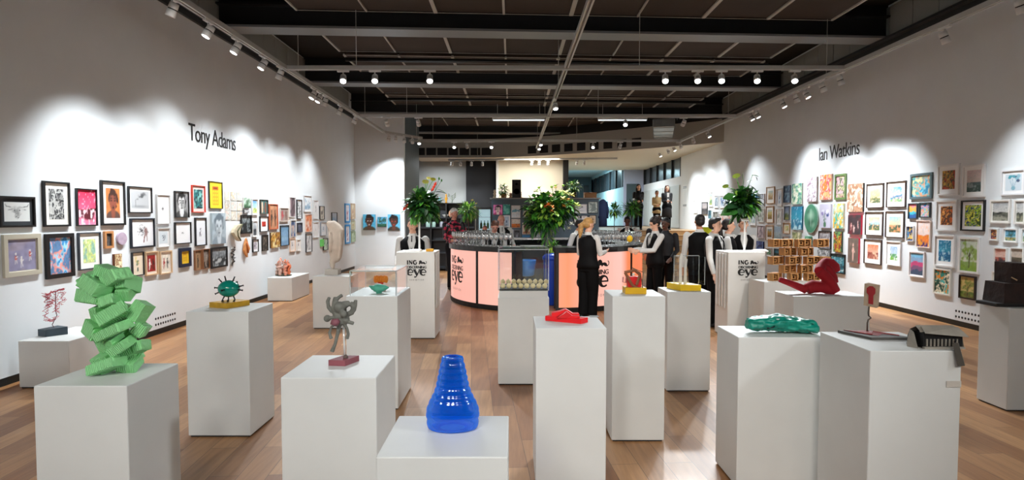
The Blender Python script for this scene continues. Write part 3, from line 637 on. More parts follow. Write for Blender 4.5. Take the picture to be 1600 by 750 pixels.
# silver duct under the ceiling and the linear lamps beyond the second beam
t = thing('ventilation_duct', 'silver box duct under the ceiling before the pale soffit', 'duct', (4.75, 18.6, 4.28))
M = Matrix.Rotation(R(-14), 4, 'Z'); MB().bbox(-.3, .3, -1.4, 1.4, 0, .24, .02, 0, M).build('duct_body', mat('8f9494', .35, metal=.7, noise=.1, nscale=4), t)
for q in (-1.2, -.4, .4, 1.2): MB().box(-.32, .32, q - .02, q + .02, -.012, .252, 0, M).build('duct_flange', mat('a5a9a8', .35, metal=.6), t)
LAMP = mat('e4f0f4', .4, emit=.9, key='linear_lamp_glow')
for x0_, x1_, lab in ((-.6, 1.0, 'long glowing linear lamp above the bar, portrait side'), (2.6, 4.1, 'long glowing bluish linear lamp above the bar, landscape side')):
    t = thing('linear_lamp', lab, 'ceiling lamp', ((x0_ + x1_) / 2, 18.0, 4.58)); w2 = (x1_ - x0_) / 2
    MB().bbox(-w2, w2, -.05, .05, .03, .1, .008).build('housing', FIXW, t); MB().box(-w2 + .02, w2 - .02, -.04, .04, .0, .03).build('diffuser', LAMP, t)
    for q in (-1, 1): MB().tube([(q * w2 * .8, 0, .1), (q * w2 * .8, 0, .5)], .006, 6).build('hanger', FIXW, t)
# ---------------------------------------------------------------- pictures
def vnoise(nx, ny, sx, sy, rg):
    gx, gy = max(2, int(sx) + 2), max(2, int(sy) + 2); g = rg.random((gy, gx))
    u = np.linspace(0, gx - 1.001, nx); v = np.linspace(0, gy - 1.001, ny); iu = u.astype(int); iv = v.astype(int)
    fu = u - iu; fv = (v - iv)[:, None]; fu = fu * fu * (3 - 2 * fu); fv = fv * fv * (3 - 2 * fv)
    a = g[iv][:, iu]; b = g[iv][:, iu + 1]; c = g[iv + 1][:, iu]; d = g[iv + 1][:, iu + 1]
    return (a * (1 - fu) + b * fu) * (1 - fv) + (c * (1 - fu) + d * fu) * fv
def paint(style, pal, nx, ny, seed, asp):
    rg = np.random.default_rng(seed); P = [np.array(lin(c)) for c in pal.split()]
    U, V = np.meshgrid(np.linspace(0, 1, nx), np.linspace(0, 1, ny)); n1 = vnoise(nx, ny, 3, 3, rg); n2 = vnoise(nx, ny, 7, 7, rg); n3 = vnoise(nx, ny, 14, 14, rg)
    N = n1 * .5 + n2 * .3 + n3 * .2; I = np.zeros((ny, nx, 3)) + P[0]
    def put(mask, c, a=1.0):
        k = (np.clip(mask, 0, 1) * a)[..., None]; I[:] = I * (1 - k) + P[min(c, len(P) - 1)] * k
    def ell(cx, cy, rx, ry, c, a=1., soft=.12, nz=0.): put((1 - np.sqrt(((U - cx) / rx) ** 2 + ((V - cy) / ry) ** 2) + nz * (n2 - .5)) / soft, c, a)
    def seg(x0, y0, x1, y1, wd, c, a=1.):
        dx, dy = x1 - x0, y1 - y0; t = np.clip(((U - x0) * dx + (V - y0) * dy) / (dx * dx + dy * dy + 1e-9), 0, 1)
        d = np.hypot(U - x0 - t * dx, (V - y0 - t * dy)); put((wd - d) / (wd * .5), c, a)
    k = len(P)
    if style == 'abs':
        idx = np.clip((N - .25) / .5 * k, 0, k - 1.001); i0 = idx.astype(int); f = (idx - i0); f = np.clip((f - .35) / .3, 0, 1)[..., None]
        A = np.array(P + [P[-1]]); I[:] = A[i0] * (1 - f) + A[i0 + 1] * f; I[:] *= (.75 + .5 * n3)[..., None]
    elif style in ('land', 'sea', 'tree'):   # sky top, sky low, far, near, accent
        hz = .45 if style != 'tree' else .3; t = np.clip((V - hz) / (1 - hz) + (n1 - .5) * .5, 0, 1)[..., None]; I[:] = P[1] * (1 - t) + P[0] * t
        put((hz + .06 * (n1 - .3) - V) / .02, 2); put((hz * .6 + .3 * (n1 - .5) - V) / .12, 3)
        if k > 4: put((n2 - .62) / .08 * (V < hz), 4, .9); put((n3 - .72) / .08, 4, .5)
        if style == 'sea': put((np.sin(V * 40 + n1 * 6) - .6) / .3 * (V < hz), 1, .4)
        if style == 'tree':
            ell(.52, .62, .42, .3, 4, .9, .25, 1.4); ell(.3, .5, .2, .15, 4, .8, .2, 1.5); seg(.5, .12, .52, .6, .035, 5); seg(.52, .45, .72, .7, .02, 5); seg(.52, .42, .33, .62, .02, 5); put((n3 - .6) / .1 * (np.hypot(U - .5, V - .62) < .35), 0, .5)
        I[:] *= (.85 + .3 * n3)[..., None]
    elif style == 'face':     # bg, skin, hair, cloth, accent
        I[:] *= (.75 + .5 * n2)[..., None]; ell(.5, .0, .55, .28, 3); ell(.5, .2, .16, .25, 1); ell(.5, .66, .36, .33, 2, 1, .1, .5); ell(.5, .55, .27, .33, 1, 1, .1)
        ell(.5, .86, .26, .13, 2, 1, .2, .6); put((n2 - .52) / .1 * (np.hypot((U - .5) / .27, (V - .53) / .33) < .95), 2, .45)
        for s in (-1, 1): ell(.5 + s * .12, .58, .065, .03, 4 if k > 4 else 2, 1, .3); seg(.5 + s * .05, .66, .5 + s * .19, .66, .014, 2)
        seg(.5, .6, .5, .44, .014, 2, .8); ell(.5, .35, .09, .03, 4 if k > 4 else 2, .9, .3)
    elif style == 'bull':
        ell(.5, .62, .24, .25, 1, .38, .5, .8); ell(.5, .38, .15, .3, 1, .5, .5, .5); seg(.3, .74, .1, .78, .03, 1, .8); seg(.1, .78, .04, .9, .02, 1, .8); seg(.7, .74, .9, .78, .03, 1, .8); seg(.9, .78, .96, .9, .02, 1, .8); seg(.3, .64, .17, .6, .04, 1, .5); seg(.7, .64, .83, .6, .04, 1, .5)
        ell(.4, .58, .03, .03, 1); ell(.6, .58, .03, .03, 1); ell(.5, .22, .09, .05, 1); put((n3 - .6) / .1 * (np.hypot((U - .5) / .3, (V - .5) / .4) < 1), 0, .6)
    elif style == 'ink':      # paper, ink, [accent]: small drawn motif in the middle
        m = np.hypot((U - .5) / .22, (V - .5) / .22) < 1 + .5 * (n1 - .5); put((n3 - .42) / .08 * m, 1, .9)
        if k > 2: put((n2 - .6) / .08 * m, 2)
    elif style == 'draw':     # drawing filling the sheet
        put((np.abs(n2 - .5) < .06) * 1.0, 1, .8); put((np.abs(n1 - .45) < .05) * 1.0, 1, .7); put((n3 - .68) / .1, 1, .6)
        if k > 2: put((n1 - .62) / .1, 2, .7)
    elif style == 'fig':      # bg.., figures
        I[:] *= (.8 + .4 * n2)[..., None]; nf = max(1, min(3, k - 1)); put((n1 - .55) / .2, k - 1, .25)
        if asp > 1.05 and nf > 2:
            for q in range(3):
                cx = (.27, .47, .78)[q]; cy = (.42, .3, .5)[q]; ell(cx, cy + .13, .03, .045, 2); ell(cx, cy, .05, .11, 1 + q % 2, 1, .3, .6); seg(cx, cy, cx + .07, cy + .04, .02, 2); seg(cx - .02, cy - .08, cx - .03, cy - .2, .02, 2, .8); seg(cx + .02, cy - .08, cx + .04, cy - .18, .02, 2, .8)
            nf = 0
        for q in range(nf):
            cx = (q + .7) / (nf + .4); ell(cx, .72, .07, .075 * asp + .02, 1 + q % (k - 1)); ell(cx, .48, .1, .2, 1 + q % (k - 1), 1, .2, .5); seg(cx - .03, .32, cx - .05, .1, .035, 1 + q % (k - 1)); seg(cx + .03, .32, cx + .06, .1, .035, 1 + q % (k - 1)); seg(cx + .05, .58, cx + .16, .44, .028, 1 + q % (k - 1))
    elif style == 'bands':
        idx = np.clip((1 - V) * k + (n1 - .5) * .9, 0, k - .001).astype(int); I[:] = np.array(P)[idx]; I[:] *= (.85 + .3 * n3)[..., None]
    elif style == 'flower':   # bg, stem, blooms
        seg(.5, .08, .45, .7, .02, 1); seg(.5, .1, .68, .65, .02, 1); seg(.5, .1, .3, .6, .02, 1); rr = np.random.default_rng(seed + 5)
        ell(.5, .14, .14, .13, 1)
        for q in range(7): ell(rr.uniform(.2, .8), rr.uniform(.45, .88), .13, .1, 2 + q % max(1, k - 2), .95, .25, .6)
    elif style == 'smoke':
        ell(.5, .12, .6, .1, 1, .8, .8); seg(.25, .12, .25, .5, .012, 2); 
        for q in range(6): ell(.28 + q * .08, .52 + q * .055, .05 + q * .02, .04 + q * .017, 2, .75, .4, 1.5)
    elif style == 'phone':    # yellow with orange tower of windows
        put(((np.abs(U - .5) < .23) & (V > .12) & (V < .84)) * 1., 1, .55); put(((np.abs(U - .5) < .19) & (V > .15) & (V < .8) & ((V * 26) % 4 < 2.6) & ((U * 20) % 3 < 2.2)) * 1., 0, .8); put(((np.abs(U - .5) < .23) & (V > .7) & (V < .84)) * 1., 1, .95); put(((np.abs(U - .5) < .14) & (V > .75) & (V < .8)) * 1., 2)
    elif style == 'head':     # profile of branching lines
        for q in range(26):
            a = q / 26 * 2 * PI; seg(.46, .6, .46 + .3 * math.cos(a) * rg.uniform(.6, 1), .62 + .28 * math.sin(a) * rg.uniform(.6, 1), .009, 1, .8)
        ell(.66, .55, .09, .2, 2, .8, .3, .4); seg(.6, .4, .55, .12, .03, 2); seg(.7, .36, .72, .14, .02, 2); seg(.74, .56, .8, .5, .015, 1)
    elif style == 'oval': 
        I[:] = P[0]; ell(.5, .62, .34, .25, 2, .8, .9); ell(.5, .35, .3, .2, 1, .7, .9); seg(.5, .8, .5, .25, .05, 2, .6); ell(.3, .75, .15, .12, 1, .6, .9); ell(.7, .25, .2, .14, 2, .5, .9)
    elif style == 'mono': I[:] *= (.8 + .4 * N)[..., None]
    return np.clip(I, 0, 1)
def picture_mesh(name, wd, hg, style, pal, parent, y, seed, res, shape=None):
    nx = int(max(8, min(46, res * 1.05))); ny = int(max(8, min(60, nx * hg / wd)))
    I = paint(style, pal, nx, ny, seed, wd / hg); vs = []; xs = np.linspace(-wd / 2, wd / 2, nx); zs = np.linspace(-hg / 2, hg / 2, ny)
    for j in range(ny):
        for i in range(nx):
            x, z = xs[i], zs[j]
            if shape == 'oval':
                a, b = 2 * x / wd, 2 * z / hg; x = x * math.sqrt(max(0, 1 - b * b / 2)); z = z * math.sqrt(max(0, 1 - a * a / 2))
            vs.append((x, y, z))
    fs = [(j * nx + i, j * nx + i + 1, (j + 1) * nx + i + 1, (j + 1) * nx + i) for j in range(ny - 1) for i in range(nx - 1)]
    me = bpy.data.meshes.new(name); me.from_pydata(vs, [], fs); me.materials.append(PICM)
    ca = me.color_attributes.new('paint', 'FLOAT_COLOR', 'POINT'); ca.data.foreach_set('color', np.concatenate([I.reshape(-1, 3), np.ones((nx * ny, 1))], 1).astype(np.float32).ravel())
    o = bpy.data.objects.new(name, me); COL.objects.link(o); o.parent = parent; return o
PN = [0]
def picture(where, x0, x1, yt, yb, frame, fw, mount, mf, style, pal, label, group=None, depth=None, shape=None, cat='picture'):
    """one wall picture: frame colour and width (m), mount colour and its share of the width on each side"""
    PN[0] += 1; xm = (x0 + x1) / 2
    if where in ('L', 'R'):
        X = XL if where == 'L' else XR; a = at(x0, 340, X=X).y; b = at(x1, 340, X=X).y; wd = abs(b - a); yc = (a + b) / 2
        pxm = 800 + F * X / yc; rz = PI / 2 if where == 'L' else -PI / 2; zt = at(pxm, yt, X=X).z; zb = at(pxm, yb, X=X).z; loc = (X, yc, (zt + zb) / 2)
    else:
        Y = where; a = at(x0, 340, Y=Y).x; b = at(x1, 340, Y=Y).x; wd = b - a; rz = 0; zt = at(xm, yt, Y=Y).z; zb = at(xm, yb, Y=Y).z; loc = ((a + b) / 2, Y, (zt + zb) / 2)
    if where in ('L', 'R'): wd -= .035 * 1.0
    hg = zt - zb; dp = depth or (.03 if frame else .035)
    group = group or {'L': 'pictures on the portrait wall', 'R': 'pictures on the landscape wall'}.get(where, 'pictures behind the bar')
    t = thing('framed_picture' if frame else 'canvas_painting', label, cat, loc, rz, group); W, H = wd / 2, hg / 2
    if shape == 'oval':
        t.name = 'oval_painting'; m = MB(); n = 32; pts = [(W * math.cos(2 * PI * k / n), H * math.sin(2 * PI * k / n)) for k in range(n)]
        m.prism(pts, -.03, -.004); m.build('panel', mat(frame or 'd8d8d8'), t); picture_mesh('painted_face', wd * .97, hg * .97, style, pal, t, -.032, PN[0], x1 - x0, 'oval'); return t
    if frame:
        m = MB(); FM = mat(frame, .4)
        for (a0, b0, c0, d0) in ((-W, W, H - fw, H), (-W, W, -H, -H + fw), (-W, -W + fw, -H + fw, H - fw), (W - fw, W, -H + fw, H - fw)):
            m.add([(a0, -dp, c0), (b0, -dp, c0), (b0, -dp, d0), (a0, -dp, d0), (a0, -.002, c0), (b0, -.002, c0), (b0, -.002, d0), (a0, -.002, d0)], [(0, 1, 2, 3), (7, 6, 5, 4), (0, 4, 5, 1), (1, 5, 6, 2), (2, 6, 7, 3), (3, 7, 4, 0)])
        m.build('frame', FM, t, fix=False)
        iw, ih = W - fw, H - fw
        MB().box(-iw, iw, -.012, -.003, -ih, ih).build('mount', mat(mount or 'dddddd', .8), t)
        q = mf * 2 * iw if mount else 0; pw, ph = 2 * iw - 2 * q, 2 * ih - 2 * q * (1.0 if hg < wd * 1.8 else 1.2)
        picture_mesh('artwork', max(.02, pw), max(.02, ph), style, pal, t, -.0135, PN[0], (x1 - x0) * pw / wd)
    else:
        MB().box(-W, W, -dp, -.002, -H, H).build('stretcher', mat(mount or 'c9c4ba', .8), t)
        picture_mesh('painted_face', wd, hg, style, pal, t, -dp - .001, PN[0], x1 - x0)
    return t
K = '141416'; Wt = 'eceae6'; WD = 'b98d5e'
for a in [
 ('L', -6, 54, 307, 355, K, .02, '33383c', .1, 'bull', 'dfe1df 3a3d40', 'black framed pencil drawing of a horned bull head'),
 ('L', -2, 61, 366, 431, 'bdb6a4', .045, 'e6dfcf', .03, 'fig', '8f8aa6 c05a4a d9d2d0 b8a090', 'silver framed violet grey seashore painting with three bathers'),
 ('L', 64, 109, 284, 354, K, .02, 'f0ece2', .18, 'draw', '2a2b2e d6d6d2 8a8a8a', 'tall black framed black and white print of a haloed figure'),
 ('L', 65, 113, 365, 434, K, .045, None, 0, 'abs', 'e8e4e2 2f8fd0 9fd0e6 e89a90 5a7fa8', 'black framed blue and pink painting of bathers in surf'),
 ('L', 116, 151, 295, 353, K, .014, None, 0, 'land', 'e01040 ff5a80 5a1020 ff80a0 ffd8e0', 'black framed crimson and pink cloud picture'),
 ('L', 117, 155, 363, 421, '3b4048', .014, 'f1efe6', .2, 'abs', 'e8eac0 b8d080 d8dc90 90b8a0', 'dark framed pale green and yellow print on cream'),
 ('L', 155, 195, 283, 352, K, .025, 'f2f0ec', .17, 'face', 'c87840 8a4a38 3a2018 5a4038 1a0c08', 'black framed warm brown portrait of a face'),
 ('L', 158, 175, 361, 388, 'b98050', .03, None, 0, 'face', '2a2a2c 5a5452 1a1a1a 333', 'small deep wooden frame holding a dark face'),
 ('L', 178, 195.5, 363, 383, 'a898a8', 0, None, 0, 'mono', 'b4a0b0', 'small round mauve disc with a hanging loop'),
 ('L', 172, 186, 397, 428, None, 0, '6a3a20', 0, 'abs', '6a3018 d8c090 8a4a20 f0e0b8', 'small brown carved panel with pale loops'),
 ('L', 198, 237, 292, 333, K, .014, 'f0f0ee', .1, 'smoke', 'c6c8ca 8a8c90 3a3c40', 'black framed grey picture of a smoking chimney'),
 ('L', 200, 240, 341, 387, '151a26', .022, 'f0f0f0', .03, 'head', 'f0eff0 2a2628 7a3a30', 'dark framed drawing of a head in profile made of branches'),
 ('L', 242, 265, 304, 350, 'd6d6d6', .012, 'f4f4f4', .3, 'ink', 'f2f2f2 3a3a3a', 'white framed sheet with one tiny dark figure'),
 ('L', 242, 264, 356, 386, 'dcdcdc', .012, 'eeeeee', .14, 'ink', 'd8e0e4 6a7480', 'small white framed pale blue figure group'),
 ('L', 201, 222, 394, 431, '1c1c1e', .01, 'ecdcc4', .18, 'flower', 'ecd9c0 3a5a4a 5a7a5a e0c880', 'cream panel with one green sprig and a black edge'),
 ('L', 222, 244, 393, 430, 'd8b48c', .016, 'ecd8c8', .14, 'fig', '98201c f4ece4 2a2018', 'pale wood frame around a red picture with a white dome'),
 ('L', 245, 266, 392, 428, 'dcbc98', .016, 'f0e6da', .14, 'fig', 'eee4d4 b02020 2a2a2a', 'pale wood frame around a figure under a red umbrella'),
 ('L', 271, 294.5, 299, 340, K, .012, None, 0, 'face', '9a9a9a e8e8e8 1a1a1a 444 111', 'black framed black and white close up of two faces'),
 ('L', 270, 297, 347, 381, K, .014, 'f4f4f4', .28, 'ink', 'f2f2f2 444444', 'black framed square sheet with two tiny faces'),
 ('L', 276, 296, 387.5, 417, '16203a', .05, None, 0, 'phone', 'f0c020 c08010 704000', 'navy frame around a small yellow square picture'),
 ('L', 298, 320, 290, 332, 'd0402c', .012, 'f0d0c8', .14, 'abs', '103a44 2a8a8c 0a2028 80c0b8', 'red framed teal night picture on a pink mount'),
 ('L', 302, 321, 340, 384, K, .016, 'eceef2', .16, 'ink', 'e8eaee 5a5a66', 'narrow black frame with a grey spread hand drawing'),
 ('L', 300, 312.5, 391, 422, '8a5a38', .008, None, 0, 'fig', '9a7858 3a3020', 'narrow brown figure panel, wall end of a close pair'),
 ('L', 313, 325, 389, 420, '8a5a38', .008, None, 0, 'tree', '3a2c24 5a4434 241a14 30221a 8a8078 b0a090', 'narrow dark brown panel, further one of a close pair'),
 ('L', 325, 347, 284, 326, '1c2018', .006, None, 0, 'phone', 'f8e030 d86020 702010', 'bright yellow canvas with an orange tower motif'),
 ('L', 327, 350, 333, 381, None, 0, 'a8b8c0', 0, 'face', 'a8b6be c8d2d8 6a7882 8a98a2 4a5660', 'deep pale blue grey canvas of a large sad face'),
 ('L', 326, 353, 386, 418, K, .03, None, 0, 'land', '8a9094 5a6064 2a2e30 4a5052 c0c4c4', 'deep black framed grey landscape under the sad face'),
 ('L', 374, 392, 336, 365, K, .03, None, 0, 'abs', '2a3032 5a6264 90989a 1a1e20', 'deep black framed dark grey foliage picture'),
 ('L', 378, 390, 309, 325, None, 0, 'e0e0e0', 0, 'tree', 'e0e8e0 a8c8b0 3a5a40 2a4a30 4a7a50 2a2a20', 'small green garden picture above a thin dark strip'),
 ('L', 378.5, 388, 328, 333, None, 0, '555', 0, 'abs', '555 888 ccc', 'thin dark strip picture below the green garden picture'),
 ('L', 392, 402.5, 311, 336, 'eef0f0', .012, 'f4f4f4', .1, 'land', '4a90d0 b8dcf0 80a060 a8c060 f0f0a0', 'white framed meadow under a blue sky'),
 ('L', 392, 401, 345, 370, 'e4e4e4', .01, 'f0f0f0', .1, 'land', 'd0d4d8 8a9094 2a2c30 505458', 'white framed dark ship like shape on pale grey'),
 ('L', 392, 402, 374, 394, K, .01, 'f0f0f0', .2, 'draw', 'c8c0c8 4a3a48', 'small black framed mauve drawing in the lowest row'),
 ('L', 405, 418, 312, 334, '3a3020', .006, None, 0, 'fig', '3a6a6a e0c0a0 8a4a30', 'unglazed teal and brown painting of a reclining figure'),
 ('L', 404, 418, 338, 362, K, .012, 'f4f2f0', .25, 'abs', 'c02018 e04830 902018', 'black framed small red square on wide white mount'),
 ('L', 407, 417, 367, 392, '2c2622', .008, None, 0, 'draw', '2c2824 8a7868', 'narrow near black panel with faint figure'),
 ('L', 419, 433, 319, 358, 'd8683c', .01, None, 0, 'fig', 'c8906c 1c1814 4a2a20', 'tall orange edged picture of a black dancing form'),
 ('L', 420, 435, 363, 387, None, 0, '5a3c20', 0, 'abs', '5a3418 d8a040 8a5020 f0dca0', 'brown and gold painting in the lowest row'),
 ('L', 436, 450, 325, 346, 'e8dcd0', .008, None, 0, 'fig', 'a89890 c83c48 7a5040', 'cream edged picture with pink red seated shapes'),
 ('L', 436, 450, 352, 384, K, .012, None, 0, 'bands', '78a4c8 88b2d4 94bcd8 80a8cc', 'black framed plain sky blue picture'),
 ('L', 451, 461, 308, 339, 'eae6e4', .012, None, 0, 'draw', '6a5258 2a2024 b0989c', 'white framed dark mauve figure picture'),
 ('L', 462.5, 471, 312, 342, K, .012, 'e8e8e8', .1, 'draw', 'd8d8d8 141414', 'narrow black framed ink drawing'),
 ('L', 474, 486, 306, 331, 'dedede', .01, 'f0f0f0', .1, 'abs', 'd0dce4 90b0c8 e8eef2', 'topmost white framed pale blue wash'),
 ('L', 452, 461, 344, 370, 'd8ccc0', .01, None, 0, 'face', '90a0b8 d0b8a8 3a4a70 305080', 'small cream framed blue portrait'),
 ('L', 463, 471, 348, 363, '22242c', .008, None, 0, 'abs', '20222c 3a3c48 505468', 'small almost black square picture'),
 ('L', 476, 486, 335, 362, 'f0c8b0', .008, None, 0, 'abs', 'e8703c f0a070 c85a30 f0d8c8', 'orange abstract picture in a pale frame'),
 ('L', 450.5, 460, 372, 393, 'e8c8b0', .012, 'f0e8e0', .15, 'ink', 'e8e0dc 40505c', 'small peach framed drawing low on the wall'),
 ('L', 461.5, 468, 374, 392, 'ece8e2', .01, 'f4f0ec', .2, 'ink', 'ece8e4 606060', 'small cream framed drawing beside the peach framed one'),
 ('L', 476, 486, 365, 394, '303236', .012, 'f4f4f4', .12, 'draw', 'e4e4e4 8a8c90', 'tall dark framed pale grey drawing under the orange one'),
 ('L', 489, 496.5, 313, 342, 'e8e8e8', .008, 'f4f4f4', .14, 'ink', 'f0f0f0 8a8a90', 'tall white framed faint drawing, upper of two'),
 ('L', 498.5, 506, 322, 343, K, .012, None, 0, 'fig', 'd8d0c0 403830', 'small black framed cream figure picture'),
 ('L', 488, 497, 347, 371, 'e8e8ea', .01, 'f6f6f6', .2, 'ink', 'f4f4f4 c8c8cc', 'almost blank white framed sheet'),
 ('L', 499.5, 509, 347, 368, '9aa4b0', .012, 'f0f2f4', .2, 'ink', 'dce4ec 7c8ca0', 'blue grey framed pale drawing'),
 ('L', 503.5, 511, 372, 391, K, .012, None, 0, 'draw', 'd8e8d8 3a8a4a', 'small black framed picture with green lines'),
 ('L', 499, 504, 374, 385, None, 0, '70d870', 0, 'mono', '6edc66', 'small bright green card beside a black frame'),
 ('L', 517, 526, 332, 353, K, .016, None, 0, 'bands', 'c8d8e8 a0c0e0 b8d0e8', 'dark edged pale blue picture above the stone torso'),
 ('L', 538, 546, 318, 348, '2c9ae0', .05, 'f4f4f4', .1, 'fig', 'e8e8f0 c02050', 'upper of two bright blue framed figure pictures by the corner'),
 ('L', 538, 546, 351, 381, '2c9ae0', .05, 'f4f4f4', .1, 'fig', 'e8e8f0 902060', 'lower of two bright blue framed figure pictures by the corner'),
 ('L', 547.5, 554, 318, 342, 'c0a080', .02, None, 0, 'fig', 'c8b89a a06040', 'tan picture in the corner, topmost of three'),
 ('L', 547.5, 554, 344, 359, 'c0b8a0', .02, None, 0, 'fig', 'c8c8a8 b08040', 'small tan picture in the corner, middle of three'),
 ('L', 547.5, 554, 361, 378, 'a0b090', .02, None, 0, 'abs', '90a888 b8c8a8', 'grey green picture in the corner, lowest of three'),
 (18.88, 567.5, 587, 335, 359.5, None, 0, '3a7a9a', 0, 'face', '58b8e0 5a3424 1a100c 4a4430 e8e0d8', 'sky blue portrait canvas nearest the corner on the niche wall'),
 (18.88, 590, 604, 339, 354.5, None, 0, '3a7a9a', 0, 'tree', '50b0e0 70c0e0 2a6a4a 1a4a40 2a5a40 2a3a30', 'small blue canvas with a green castle hill between the portraits'),
 (18.88, 606, 625, 335, 360, None, 0, '3a7a9a', 0, 'face', '68c0e4 6a3c2c 181010 3a3428 d04038', 'sky blue portrait canvas nearest the open doorway'),
]: 
    if a[3 - 2 + 0] == 178 and a[5] == 'a898a8': picture(*a, shape='oval')
    else: picture(*a)
